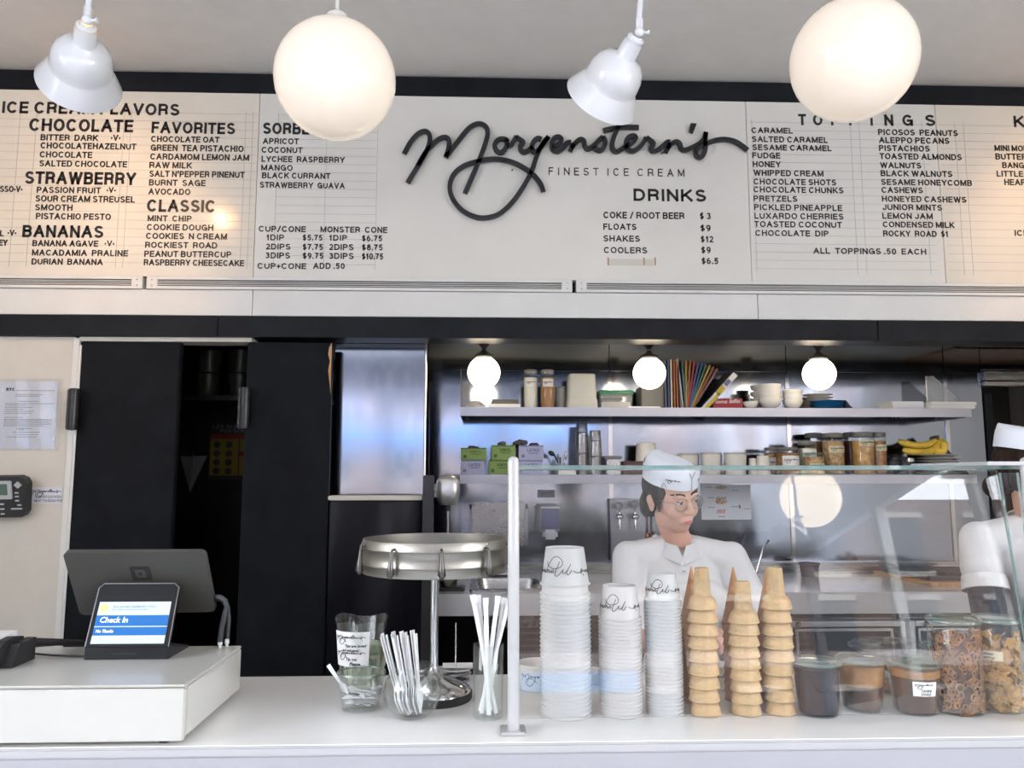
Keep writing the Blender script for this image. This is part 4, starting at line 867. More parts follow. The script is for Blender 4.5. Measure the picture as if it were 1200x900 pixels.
def stext(body, u, v, wd, cap, mt, it=0, bold=0): text(body, frame(sq(u, v, .0012), ux, vy, -nr), wd, cap, mt, cdp, 'screen_text', bold, .0002, italic=it)
stext('Check In', .11, .63, .060, .0125, 'screen_text', .12, .01)
stext('No Thanks', .09, .785, .037, .0065, 'screen_text', .1, .02)
stext('Your purchase qualified for 1 Point!', .23, .395, .095, .0055, 'screen_grey', .1)
stext('Get 1 Point on your purchase and rewards', .23, .435, .078, .0035, 'screen_grey', .1)
b = B(); cc = sq(.125, .40, .0012); b.add([cc+ux*(.009*math.cos(a*PI/12))+vy*(.009*math.sin(a*PI/12)) for a in range(24)], [tuple(range(24))]); b.obj('gold_coin', 'screen_gold', cdp, recalc=False)
b = B(); cc = sq(.125, .40, .0016); b.add([cc+(ux*math.cos(a*PI/5+PI/2)+vy*math.sin(a*PI/5+PI/2))*(.004 if a % 2 == 0 else .0017) for a in range(10)], [tuple(range(10))]); b.obj('star', 'screen_pale', cdp, recalc=False)
# cables
a_ = az(250, 756, dz1+.002)
cb_ = thing('register_cable', 'thick grey looped cable right of the register screen', 'cable', (a_.x, a_.y, dz1+.002))
def P(x, y, Y=1.90): return at(x, y, Y)
b = B().tube([P(249, 700, 1.93), P(258, 700), P(264, 704), P(266, 711), P(263, 722), P(260, 735), P(258, 752)], .0062, 10); b.obj('cord', 'cable_grey', cb_, smooth=50)
b = B().tube([P(252, 701, 1.94), P(261, 703, 1.915), P(267, 712, 1.915), P(268, 727, 1.915), P(266, 752, 1.915)], .0055, 10); b.obj('cord', 'cable_grey', cb_, smooth=50)
for x, Y in ((258, 1.90), (266, 1.913)):
    p = P(x, 752, Y); B().lathe([(.0035, 0), (.0035, .006), (.0055, .007), (.0055, .016), (.0025, .019), (.0025, .026)], 12, (p.x, p.y, dz1+.0015), cap0=True, cap1=True).obj('plug', 'plastic_white', cb_, smooth=40)
bk = az(62, 768, dz1+.002)
tk = B().tube([az(-20, 762, dz1+.0045), az(30, 765, dz1+.0045), az(62, 768, dz1+.0045), az(100, 769, dz1+.0045)], .0022, 8).obj('thin_cable', 'cable_black', None, smooth=50); tag(tk, 'thin black cable lying on the cash drawer beside the tablet stand', 'cable')
# receipt printer corner
rp = thing('receipt_printer', 'white and black receipt printer cut off at the left edge', 'printer', (-1.07, 1.76, dz1+.002))
b = B(); pr = [(0, 0), (.0, .035), (.02, .052), (.05, .060), (.10, .060), (.10, 0)]
b.prism([(-1.17, 1.70+y, dz1+.002+z) for y, z in pr], (.165, 0, 0)); b.obj('body', 'plastic_white', rp)
b = B(); x0r = -1.004; pr2 = [(-.012, 0), (-.008, .022), (.004, .040), (.028, .052), (.06, .055), (.09, .05), (.10, .03), (.10, 0)]
b.prism([(x0r, 1.70+y, dz1+.002+z) for y, z in pr2], (.018, 0, 0)); b.obj('side_cover', 'black_rubber', rp)
b = B().prism([(x0r+.019, 1.715, dz1+.002), (x0r+.019, 1.80, dz1+.002), (x0r+.019, 1.80, dz1+.048), (x0r+.019, 1.74, dz1+.045)], (.02, 0, 0)); b.tube([(x0r+.03, 1.80, dz1+.04), (x0r+.06, 1.86, dz1+.026), (x0r+.09, 1.90, dz1+.015)], .006, 8).tube([(x0r+.02, 1.80, dz1+.03), (x0r+.05, 1.87, dz1+.02), (x0r+.10, 1.91, dz1+.010)], .005, 8); b.obj('plugs', 'black_rubber', rp)

# ================================================================ TIP JAR, SPOONS, STRAWS
def paper_cyl(parent, c, r0, r1, z0, z1_, a0, a1, mt, name='label', d=.0008, n=14):
    b = B(); vs = []
    for j in (0, 1):
        for i in range(n+1):
            a = a0+(a1-a0)*i/n; r = (r0, r1)[j]+d; z = (z0, z1_)[j]; vs.append((c[0]+r*math.cos(a), c[1]+r*math.sin(a), z))
    b.add(vs, [(i, i+1, n+2+i, n+1+i) for i in range(n)]); return b.obj(name, mt, parent, smooth=60, recalc=False)
tj = az(423, 803, 1.05); tj = Vector((tj.x+.0, 1.935, CT))
tj.x = at(423, 760, 1.935).x
tip = thing('tip_pitcher', 'clear pitcher holding dollar bills behind a handwritten label', 'pitcher', tuple(tj))
prof = [(.001, .004), (.040, .003), (.044, .006), (.046, .02), (.060, .166), (.062, .170), (.059, .169), (.045, .022), (.001, .010)]
b = B(); seg = 40; vs = []
for i, (r, z) in enumerate(prof):
    for k in range(seg):
        a = 2*PI*k/seg; dz = 0; rr_ = r
        if z > .12:
            dz = .006*math.cos(3*(a+PI/2))*((z-.12)/.05); da = math.atan2(math.sin(a+PI/2), math.cos(a+PI/2)); rr_ = r*(1+.10*math.exp(-(da/.3)**2)*((z-.12)/.05)); dz -= .010*math.exp(-(da/.22)**2)*((z-.12)/.05)
        vs.append((tj.x+rr_*math.cos(a), tj.y+rr_*math.sin(a), tj.z+z+dz))
b.add(vs, [(i*seg+k, i*seg+(k+1) % seg, (i+1)*seg+(k+1) % seg, (i+1)*seg+k) for i in range(len(prof)-1) for k in range(seg)]); b.obj('pitcher_body', 'clear_glass', tip, smooth=50)
paper_cyl(tip, tj, .0525, .0590, tj.z+.070, tj.z+.148, R(205), R(298), 'label_white')
def tmap(u, v, d=0):
    t = (v-.07)/.078; r = .0525+(.0065)*t+.0012+d; a = R(205)+u/.056; return Vector((tj.x+r*math.cos(a), tj.y+r*math.sin(a), tj.z+v))
for zc in (.131, .096):
    b = B(); logo(b, lambda u, v, d: tmap(.044+u, zc+v, d), .076, .0013, 2); b.obj('handwriting', 'ink', tip, recalc=False)
def scrawl(words_, u, v, h, wd, parent, mpf, seed=1, mt='ink', lw=.0009):
    b = B(); rn = random.Random(seed); x = u; pts = []
    for n_ in words_:
        pts = []
        for k in range(n_*2+1): pts.append((x, v+(h*(.55 if k % 2 else 0))*rn.uniform(.6, 1.5))); x += wd*rn.uniform(.8, 1.2)
        ribbon(b, pts, lw, mpf, .0003, 0, 3); x += wd*1.6
    return b.obj('handwriting', mt, parent, recalc=False)
text('Tips are loved', tmap, .05, .006, 'ink', tip, 'handwriting', .03, .0003, italic=.3); TEXTS[-1]['mp'] = lambda u, v, d: tmap(u+.034, v+.114, d)
text('and welcomed', tmap, .042, .006, 'ink', tip, 'handwriting', .03, .0003, italic=.3); TEXTS[-1]['mp'] = lambda u, v, d: tmap(u+.026, v+.104, d)
text('Tip me', tmap, .026, .006, 'ink', tip, 'handwriting', .03, .0003, italic=.3); TEXTS[-1]['mp'] = lambda u, v, d: tmap(u+.036, v+.084, d)
text('Please.', tmap, .028, .007, 'ink', tip, 'handwriting', .04, .0003, italic=.3); TEXTS[-1]['mp'] = lambda u, v, d: tmap(u+.044, v+.073, d)
rn = random.Random(5)
for i, (dx, dy, rz, tz, lean, lab) in enumerate([(.012, -.01, 20, 0, 8, 'crumpled dollar bill pressed against the right side of the pitcher'), (-.012, .006, -30, .01, -10, 'folded dollar bill standing at the left inside the pitcher'), (.002, .02, 60, .02, 5, 'dollar bill at the back inside the tip pitcher'), (.018, .012, -10, .03, 14, 'curled dollar bill rising highest in the tip pitcher'), (0, -.016, 5, -.01, 0, 'dollar bill low at the front inside the tip pitcher')]):
    T = Matrix.Translation((tj.x+dx, tj.y+dy, tj.z+.012))@Matrix.Rotation(R(rz), 4, 'Z')@Matrix.Rotation(R(lean), 4, 'Y')
    b = B(); n_ = 10; hgt = .075+tz; vs = []
    for j in range(n_+1):
        for k in range(7): vs.append(T@Vector((-.026+.052*k/6, .006*math.sin(j*.9+k*.8+i), hgt*j/n_)))
    f = [(j*7+k, j*7+k+1, (j+1)*7+k+1, (j+1)*7+k) for j in range(n_) for k in range(6)]; b.add(vs, f); t = thing('dollar_bill', lab, 'money', (tj.x+dx, tj.y+dy, tj.z+.012), 'dollar bills in the tip pitcher')
    b.m = [0 if (q % 6 not in (0, 5) and q >= 6 and q < 6*(n_-1)) else 1 for q in range(len(f))]; o = b.obj('note', ['bill_green', 'bill_edge'], t, smooth=60, recalc=False)
# tulip shaped open glass with sample spoons
sp0 = at(423, 815, 1.80); sp0 = Vector((sp0.x, 1.80, CT)); 
sbw = thing('sample_spoon_glass', 'low tapered open glass jar of small sample spoons', 'jar', tuple(sp0))
b = B().lathe([(.001, .003), (.036, .002), (.040, .006), (.049, .068), (.053, .070), (.0535, .076), (.051, .082), (.048, .081), (.047, .072), (.038, .010), (.001, .008)], 40, sp0); b.obj('glass_body', 'clear_glass', sbw, smooth=40)
B().torus(sp0+Vector((0, 0, .078)), .0515, .0022, seg=40, ts=6).obj('rim', 'lid_glass', sbw, smooth=60)
def spoon_mesh(L, bw, bl, hw, name):
    # one moulded plastic spoon: bowl at z=0 end, handle rising along +z
    b = B(); n_ = 16; vs = []; secs = []
    for i in range(n_+1):
        t = i/n_; z = L*t
        if z < bl: wd = bw*math.sin(PI*min(1, (z/bl)*.5+.0)+.0)**.6*(1 if z < bl*.6 else 1-.65*((z-bl*.6)/(bl*.4))**1.2) if z > 0 else bw*.15; dp = .006*math.sin(PI*z/bl)
        else: wd = hw*(.75+.35*((z-bl)/(L-bl))); dp = 0
        secs.append((z, max(wd, hw*.5), dp))
    for z, wd, dp in secs:
        for k in range(5): u = -1+2*k/4; vs.append((u*wd/2, dp*(1-u*u)+.0008, z))
        for k in range(4, -1, -1): u = -1+2*k/4; vs.append((u*wd/2, dp*(1-u*u)-.0008, z))
    fs = [(i*10+k, i*10+(k+1) % 10, (i+1)*10+(k+1) % 10, (i+1)*10+k) for i in range(n_) for k in range(10)]+[tuple(range(9, -1, -1)), tuple(n_*10+k for k in range(10))]
    b.add(vs, fs); return b
ss = spoon_mesh(.075, .017, .028, .008, 's').obj('sample_spoon', 'plastic_white', None, smooth=50)
small = [((-.038, -.012, .052), (R(-12), R(-38), 0), 'small white sample spoon sticking out over the rim of the low glass'), ((-.002, -.02, .030), (R(80), R(60), R(10)), 'small sample spoon lying across the top of the pile in the low glass'), ((.022, .0, .036), (R(50), R(40), 0), 'small sample spoon leaning right in the low glass')]
lay = random.Random(2)
for i in range(9): small.append(((lay.uniform(-.004, .004), lay.uniform(-.004, .004), .012+.0034*i), (R(90+lay.uniform(-6, 6)), 0, R(lay.uniform(0, 360))), ['lowest', 'second lowest', 'third lowest', 'fourth lowest', 'fifth lowest', 'sixth', 'seventh', 'eighth', 'topmost'][i]+' small sample spoon in the pile inside the low glass'))
for i, (lc, re, lab) in enumerate(small):
    o = ss if i == 0 else ss.copy()
    if i: C.objects.link(o)
    M4 = Matrix.Translation(sp0+Vector(lc))@(Matrix.Rotation(re[2], 4, 'Z')@Matrix.Rotation(re[0], 4, 'X')@Matrix.Rotation(re[1], 4, 'Y'))@Matrix.Translation((0, 0, -.0375 if i != 0 else -.02))
    o.matrix_world = M4; tag(o, lab, 'spoon', 'sample spoons in the low glass')
# fishbowl with tall white spoons
fb0 = Vector((at(483, 820, 1.738).x, 1.738, CT))
fbw = thing('spoon_bowl', 'round clear glass fishbowl full of long white spoons', 'bowl', tuple(fb0))
prof = [(.001, .003), (.028, .002), (.034, .004), (.050, .020), (.0605, .042), (.0615, .056), (.056, .078), (.046, .094), (.042, .100), (.0415, .103), (.0445, .106), (.0435, .1075), (.040, .104), (.044, .093), (.054, .077), (.0595, .056), (.0585, .043), (.048, .022), (.034, .009), (.001, .007)]
B().lathe(prof, 48, fb0).obj('glass_body', 'clear_glass', fbw, smooth=50)
ls = spoon_mesh(.158, .026, .048, .0105, 'l').obj('long_spoon', 'plastic_white', None, smooth=50)
rn = random.Random(11)
desc = ['leaning far left', 'second from the left', 'third from the left', 'fourth from the left', 'left of the centre', 'at the centre', 'right of the centre', 'fourth from the right', 'third from the right', 'second from the right', 'leaning rightmost at the front', 'behind the left spoons', 'behind the centre spoons', 'behind the right spoons', 'hindmost']
for i in range(15):
    o = ls if i == 0 else ls.copy()
    if i: C.objects.link(o)
    k = i if i < 11 else (i-11)*3
    bx = -.020+.0042*k+rn.uniform(-.002, .002); by = (-.022+rn.uniform(-.004, .006)) if i < 11 else rn.uniform(0, .018)
    tx = -.048+.0072*k-.006+rn.uniform(-.002, .002); ty = by+.012
    d = Vector((tx-bx-.012, ty-by, .145)).normalized(); q = d.to_track_quat('Z', 'Y')
    o.matrix_world = Matrix.Translation(fb0+Vector((bx, by, .012+rn.uniform(0, .008))))@q.to_matrix().to_4x4()@Matrix.Rotation(PI+R(rn.uniform(-25, 25)), 4, 'Z'); tag(o, 'long white spoon '+desc[i]+' in the fishbowl', 'spoon', 'long spoons in the fishbowl')
# straws
st0 = Vector((at(572, 820, 1.725).x, 1.725, CT))
sg_ = thing('straw_glass', 'straight clear glass holding paper-wrapped straws', 'glass', tuple(st0))
B().lathe([(.001, .004), (.030, .003), (.0315, .006), (.0325, .150), (.0315, .151), (.0305, .150), (.0295, .012), (.001, .010)], 36, st0).obj('glass_body', 'clear_glass', sg_, smooth=50)
mat('straw_paper', (.86, .86, .87), .6, vary=.03, bump=.15, bscale=80)
def straw(bx, by, tx, ty, L, lab):
    p0 = st0+Vector((bx, by, .013)); p1 = st0+Vector((tx, ty, L)); t = thing('wrapped_straw', lab, 'straw', tuple(p0), 'wrapped straws in the glass')
    B().tube([p0, p0.lerp(p1, .5), p0.lerp(p1, .93)], .0050, 8).obj('tube', 'straw_paper', t, smooth=50)
    d = (p1-p0).normalized(); b = B(); a = p0.lerp(p1, .925); sd = Vector((d.z, 0, -d.x)); b.prism([a-sd*.0052, a+sd*.0052, p1+sd*.0062, p1-sd*.0062], Vector((0, .0018, 0))); b.obj('wrapper_end', 'straw_paper', t)
straw(.016, -.008, -.034, -.002, .252, 'wrapped straw leaning leftmost out of the straight glass')
straw(.004, .010, -.022, .010, .250, 'wrapped straw second from the left in the straight glass')
straw(.001, -.018, -.006, -.006, .246, 'wrapped straw third from the left in the straight glass')
straw(-.012, -.006, .0205, -.004, .250, 'wrapped straw tilted right, fourth from the left')
straw(-.002, .014, .034, .010, .244, 'wrapped straw leaning right, close to the white guard post')
straw(-.016, .010, .044, .004, .240, 'wrapped straw leaning furthest right, behind the white guard post')
steel('lug_steel', (.11, .105, .10), .3, 0, .0, 3)
# drum on a pole
dc = Vector((at(510, 650, 1.88).x, 1.88, CT)); dr_ = .166
zt = 1.410; zb = 1.335
dm = thing('drum_stand', 'round brushed steel ring stand on a pole with hanging lugs', 'stand', tuple(dc))
b = B().lathe([(dr_-.002, zt-CT), (dr_, zt-CT), (dr_, zt-.018-CT), (dr_+.0012, zt-.020-CT), (dr_, zt-.022-CT), (dr_, zb+.022-CT), (dr_+.0012, zb+.020-CT), (dr_, zb+.018-CT), (dr_, zb-CT), (dr_-.002, zb-CT), (dr_-.002, zt-CT)], 96, dc); b.obj('ring', 'steel_drum', dm, smooth=40)
b = B(); 
for k in range(3): a = R(k*60+20); d = Vector((math.cos(a), math.sin(a), 0))*(dr_-.003); b.tube([dc+d+Vector((0, 0, zt-.03-CT)), dc-d+Vector((0, 0, zt-.03-CT))], .004, 8)
b.obj('spokes', 'steel', dm, smooth=40)
b = B().tube([dc+Vector((0, 0, .03)), dc+Vector((0, 0, zt-.03-CT))], .0098, 20); b.obj('pole', 'chrome', dm, smooth=50)
B().lathe([(.001, .001), (.086, 0), (.088, .004), (.088, .016), (.084, .018)], 48, dc).obj('base_rim', 'black_rubber', dm, smooth=40)
B().lathe([(.085, .017), (.083, .024), (.06, .036), (.03, .046), (.016, .052), (.0105, .07)], 48, dc, cap1=True).obj('base_dome', 'chrome', dm, smooth=50)
for k in range(10):
    a = R(-90+8+k*36); d = Vector((math.cos(a), math.sin(a), 0)); q = dc+d*(dr_+.001); z0 = zt-.017-CT
    b = B(); e = Vector((0, 0, 1))
    b.tube([q+e*(z0+.004), q+d*.009+e*(z0+.002), q+d*.011+e*(z0-.006)], .003, 8)
    b.tube([q+d*.011+e*(z0-.002), q+d*.012+e*(z0-.016), q+d*.013+e*(z0-.034), q+d*.0135+e*(z0-.048), q+d*.013+e*(z0-.057)], [.0034, .0042, .0064, .0088, .002], 12)
    b.obj('lug', 'lug_steel', dm, smooth=50)
b = B()
for k in range(9):
    a = R(-90+k*40+6); d = Vector((math.cos(a), math.sin(a), 0)); T = d.to_track_quat('Z', 'Y').to_matrix().to_4x4()
    b.lathe([(.0035, 0), (.003, .002), (.0005, .003)], 10, dc+d*dr_+Vector((0, 0, (zt-.006 if k % 2 else zb+.006)-CT)), T=T)
b.obj('rivets', 'steel', dm)['kind'] = 'stuff'
# ================================================================ GLASS GUARD
gu = thing('sneeze_guard', 'glass sneeze guard on white posts in front of the cups', 'glass guard', (.6, 1.66, CT))
def post(bx, by, tx, ty, zt_):
    b = B().tube([(bx, by, CT+.006), (bx, by, CT+.02), (tx, ty, zt_-.012), (tx, ty, zt_-.004), (tx, ty, zt_)], [.0118, .0118, .0118, .0100, .005], 24); b.obj('post', 'white_gloss', gu, smooth=50)
    B().box((bx-.026, by-.026, CT+.0003), (bx+.024, by+.03, CT+.006), .002).obj('foot_plate', 'white_gloss', gu)
    b = B()
    for sx_ in (-.018, .016): b.lathe([(.003, 0), (.0028, .0015), (.0005, .002)], 8, (bx+sx_, by-.018, CT+.006))
    b.obj('screws', 'steel', gu)['kind'] = 'stuff'
post(.060, 1.635, .060, 1.635, 1.592)
post(1.150, 1.655, 1.150, 1.655, 1.592)
gb, gt = Vector((0, 1.648, CT+.022)), Vector((0, 1.731, 1.566))
def gpanel(name, x0, x1, p, q, th=.006):
    d = (q-p).normalized(); n_ = Vector((0, -d.z, d.y)); b = B()
    P0 = [Vector((x0, 0, 0))+p, Vector((x1, 0, 0))+p, Vector((x1, 0, 0))+q, Vector((x0, 0, 0))+q]
    b.prism(P0, -n_*th); b.m = [0, 0]+[1]*4; return b.obj(name, ['guard_glass', 'glass_edge'], gu)
gpanel('front_pane', .074, 1.136, gb, gt)
b = B().box((.068, 1.69, 1.567), (1.165, 1.95, 1.575)); b.m = [0]*6
o = b.obj('top_pane', ['guard_glass', 'glass_edge'], gu)
for p in o.data.polygons: p.material_index = 0 if abs(p.normal.z) > .5 else 1
B().box((1.06, 1.645, 1.575), (1.17, 1.95, 1.583), .002).obj('top_bracket', 'white_gloss', gu)
b = B().prism([(1.158, 1.66, CT+.01), (1.158, 1.70, CT+.01), (1.158, 1.76, 1.56), (1.158, 1.70, 1.56)], (.006, 0, 0)) if True else B().prism([(1.158, 1.66, CT+.01), (1.158, 2.0, CT+.01), (1.158, 1.95, 1.56), (1.158, 1.70, 1.56)], (.006, 0, 0)); o = b.obj('end_pane', ['guard_glass', 'glass_edge'], gu)
for p in o.data.polygons: p.material_index = 0 if abs(p.normal.x) > .5 else 1
# ================================================================ CUPS AND CONES
ORD = ['topmost', 'second', 'third', 'fourth', 'fifth', 'sixth', 'seventh', 'eighth', 'ninth', 'tenth', '11th', '12th', '13th', '14th', '15th', '16th', '17th', '18th', '19th', '20th', '21st', '22nd', '23rd', '24th', '25th', '26th', '27th', '28th', '29th', '30th', '31st', '32nd', '33rd', '34th', '35th', '36th', '37th', '38th', '39th', '40th']
def cup_proto(name, rr0, rb, h):
    # upside-down paper cup: rim at z=0, base on top
    return B().lathe([(rr0-.0022, .0012), (rr0-.0010, 0), (rr0+.0010, 0), (rr0+.0020, .0018), (rr0+.0008, .0036), (rr0-.0020, .0042), (rb, h-.001), (rb-.001, h), (rb-.002, h), (rb-.0025, h-.004), (.001, h-.004)], 40)
def stack_cups(px, py0, py1, w_rim, w_base, h, gap_, ytops, word, grp):
    Y = 1.755; x = at(px, 800, Y).x; s = Y/930*1.03
    r = w_rim*s/2; rb = w_base*s/2; zt_ = at(px, py1, Y).z; n = 0; z = zt_-h; items = []
    while z > CT+.0006 and n < len(ORD): items.append(z); z -= (gap_[0] if n == 0 else gap_[1]); n += 1
    shift = items[-1]-(CT+.0004)
    for i, z in enumerate(items):
        zz = z-shift*(i/(len(items)-1) if len(items) > 1 else 1)
        lab = ORD[i]+' white paper cup '+('on top ' if i == 0 else '')+'of the '+word+' cup stack'
        if i == 0:
            t = thing('paper_cup', lab, 'cup', (x, Y, zz), grp); o = cup_proto('c', r, rb, h).obj('cup_body', 'cup_white', t, world=False, smooth=40); first = t
            bb = B()
            for a0 in (R(-166), R(14)):
                mp = cylmap((0, 0), r, rb, 0, h, a0, True); logo(bb, mp, r*2.75, .0013, 3)
            bb.obj('printed_script', 'ink', t, world=False, recalc=False)
            base = None
        elif base is None:
            base = o.copy(); C.objects.link(base); base.name = 'paper_cup'; base.parent = None; base.location = (x, Y, zz); tag(base, lab, 'cup', grp)
        else:
            c = base.copy(); C.objects.link(c); c.location = (x, Y, zz); c['label'] = lab
stack_cups(663, 852, 641, 55, 43, .079, (.0205, .00905), None, 'widest', 'paper cups in the widest stack')
stack_cups(727.5, 847, 685.5, 46.5, 37.5, .070, (.0083, .0073), None, 'middle', 'paper cups in the middle stack')
stack_cups(778.5, 845, 671, 40, 31, .056, (.0075, .0075), None, 'narrowest', 'paper cups in the narrowest stack')
def cake_cone(x, y, z, lab, first=[None], top=False):
    if first[0] is None or top:
        t = thing('cake_cone', lab, 'cone', (x, y, z), 'cake cones stacked upside down')
        pr = [(.0315, 0), (.0326, .0006), (.0330, .003), (.0318, .005), (.0306, .012), (.0275, .0205), (.0225, .0262), (.0190, .0282), (.0194, .0305), (.0184, .033), (.0150, .084), (.0146, .086), (.0125, .0865), (.012, .083), (.001, .083)]
        B().lathe(pr, 32).obj('wafer', 'cone_tan', t, world=False, smooth=35)
        if top:
            bb = B()
            for k in range(12): a = 2*PI*k/12; bb.tube([(.0186*math.cos(a), .0186*math.sin(a), .034), (.0152*math.cos(a), .0152*math.sin(a), .083)], .0007, 4)
            for j in range(4): bb.torus((0, 0, .042+.011*j), .0181-.00075*j, .0006, seg=24, ts=4)
            bb.obj('ribs', 'cone_tan', t, world=False)['kind'] = 'stuff'
            return t
        first[0] = t; return t
    return copy_tree(first[0], (x, y, z), lab)
def cone_stack(px, ytop, n, word):
    Y = 1.745; x = at(px, 800, Y).x; zt_ = at(px, ytop, Y).z; z0 = CT+.0006; ztop = zt_-.0865; pitch = (ztop-z0)/(n-1); rn = random.Random(px)
    for i in range(n):
        lab = (ORD[i])+' tan cake cone of the '+word+' cone stack'
        cone = cake_cone(x+(rn.uniform(-.0012, .0012) if i else 0), Y+(rn.uniform(-.0008, .0008) if i else 0), ztop-i*pitch, lab, top=(i == 0))
    return x, Y
cone_stack(825.5, 665, 9, 'left'); cone_stack(874, 681, 9, 'middle'); cone_stack(913, 665, 9, 'right')
def waffle_stack(px, ytip, word, n=11):
    Y = 1.845; x = at(px, 790, Y).x-.0; zt_ = at(px, ytip, Y).z; L = .125; z0 = CT+.0006; ztop = zt_-L; pitch = (ztop-z0)/(n-1); first = None
    for i in range(n):
        lab = ORD[i]+' brown waffle cone, point up, stacked behind the '+word+' cake cones'
        if i == 0:
            first = B().lathe([(.0275, 0), (.0283, .001), (.0275, .003), (.0014, L-.002), (.0005, L)], 28).obj('waffle_cone', 'waffle_brown', None, smooth=40); tag(first, lab, 'cone', 'waffle cones behind the '+word+' stack'); first.location = (x, Y, ztop)
        else:
            c = first.copy(); C.objects.link(c); c.location = (x, Y, ztop-i*pitch); c['label'] = lab
waffle_stack(813, 663, 'left'); waffle_stack(863, 664, 'middle'); waffle_stack(903, 664, 'right')
# upright tubs behind the stacks
def tub(px, ytop, wd, Y, lab):
    x = at(px, 790, Y).x; h = at(px, ytop, Y).z-CT; r = wd*Y/930*1.03/2
    t = thing('paper_tub', lab, 'cup', (x, Y, CT), 'open paper tubs behind the stacks')
    B().lathe([(.001, .004), (r*.80, .003), (r*.82, .0005), (r*.83, .001), (r, h-.003), (r+.002, h-.002), (r+.002, h), (r-.001, h), (r-.002, h-.004), (r*.8, .006), (.001, .0055)], 36, (x, Y, CT)).obj('cup_body', 'cup_cream', t, smooth=40)
    b = B(); logo(b, cylmap((x, Y), r*.82, r, CT, CT+h, R(-88)), r*2.1, .0013, 2); b.obj('printed_script', 'ink', t, recalc=False)
tub(631, 776, 46, 1.96, 'open white tub with script behind the widest cup stack')
tub(690, 786, 40, 2.02, 'open white tub between the widest and middle cup stacks')
tub(838, 778, 36, 1.96, 'open tub with script behind the left cone stack')
tub(893, 781, 36, 1.96, 'open tub behind and between the middle and right cone stacks')
# ================================================================ JARS ON THE COUNTER
def tulip(px, wtop, ytop, Y, fill, lab, z1f=.86, label=False, second=None, grp='tapered topping jars'):
    x = at(px, 810, Y).x; s = Y/930*1.03; r1 = wtop*s/2; r0 = r1*.82; h = at(px, ytop, Y).z-CT
    t = thing('topping_jar', lab, 'jar', (x, Y, CT), grp)
    B().lathe([(.001, .001), (r0*.93, .0005), (r0, .006), (r1*.98, h*.86), (r1*1.0, h*.89), (r1*1.03, h*.90), (r1*1.03, h*.93)], 40, (x, Y, CT)).obj('glass_body', 'jar_glass', t, smooth=50)
    f = B().lathe([(.001, .005), (r0*.92, .005), (r0*.965, .010), (r0+(r1*.95-r0)*z1f*.98, h*.88*z1f), (.001, h*.88*z1f)], 36, (x, Y, CT)); f.obj('contents', fill, t, smooth=50)
    if second: B().lathe([(r0+(r1*.95-r0)*z1f*.99, h*.88*z1f+.001), (r1*.95, h*.80), (r1*.93, h*.86), (.001, h*.86)], 36, (x, Y, CT)).obj('smeared_wall', second, t, smooth=50)
    B().lathe([(.001, h*.985), (r1*.80, h*.985), (r1*.86, h*1.0), (r1*1.0, h*.985), (r1*1.05, h*.97), (r1*1.05, h*.94), (r1*.98, h*.932), (.001, h*.93)], 40, (x, Y, CT)).obj('glass_lid', 'lid_glass', t, smooth=40)
    B().torus((x, Y, CT+h*.935), r1*1.035, .0012, seg=36, ts=5).obj('rim', 'lid_glass', t, smooth=50)
    if label:
        a0 = R(238); paper_cyl(t, (x, Y), r0*1.0+(r1-r0)*.42, r0+(r1-r0)*.80, CT+h*.40, CT+h*.68, a0, a0+.95, 'label_white', d=.0016)
        rl = r0+(r1-r0)*.6+.0028
        b = B(); logo(b, lambda u, v, d: Vector((x+(rl+d)*math.cos(a0+.45+u/rl), Y+(rl+d)*math.sin(a0+.45+u/rl), CT+h*.60+v)), .040, .0012, 2); b.obj('handwriting', 'ink', t, recalc=False)
        text('TAHINI', lambda u, v, d: Vector((x+(rl+d)*math.cos(a0+.3+u/rl), Y+(rl+d)*math.sin(a0+.3+u/rl), CT+h*.49+v)), .022, .005, 'ink', t, 'handwriting', .02, .0003, italic=.3)
        text('(nuts)', lambda u, v, d: Vector((x+(rl+d)*math.cos(a0+.3+u/rl), Y+(rl+d)*math.sin(a0+.3+u/rl), CT+h*.43+v)), .020, .005, 'ink', t, 'handwriting', .02, .0003, italic=.3)
    return x
tulip(958, 52, 772, 1.735, 'blueberry', 'tapered jar of black-purple sauce beside the right cone stack', .97)
tulip(1010, 51, 769, 1.765, 'caramel_dark', 'tapered jar half full of amber caramel, second of the three', .55, second='caramel')
tulip(1072, 56, 773, 1.745, 'caramel_dark', 'tapered jar of brown sauce with a white handwritten label', .80, True, second='caramel')
def talljar(px, w_, ytop, Y, lab, cat_fill):
    x = at(px, 790, Y).x; r = w_*Y/930*1.03/2; h = at(px, ytop, Y).z-CT
    t = thing('tall_jar', lab, 'jar', (x, Y, CT), 'tall glass jars')
    B().lathe([(.001, .001), (r*.9, .0005), (r*.97, .006), (r, .03), (r, h*.86), (r*.96, h*.89), (r*.97, h*.92), (r*.99, h*.93)], 40, (x, Y, CT)).obj('glass_body', 'jar_glass', t, smooth=50)
    B().lathe([(.001, h*.985), (r*.82, h*.985), (r*.88, h), (r*1.0, h*.99), (r*1.04, h*.975), (r*1.04, h*.95), (r*.97, h*.945), (.001, h*.943)], 40, (x, Y, CT)).obj('glass_lid', 'lid_glass', t, smooth=40)
    return t, x, r, h
t, x, r, h = talljar(1121, 55, 722, 1.745, 'tall glass jar full of tiny pretzel rings', 0)
b = B(); rn = random.Random(4)
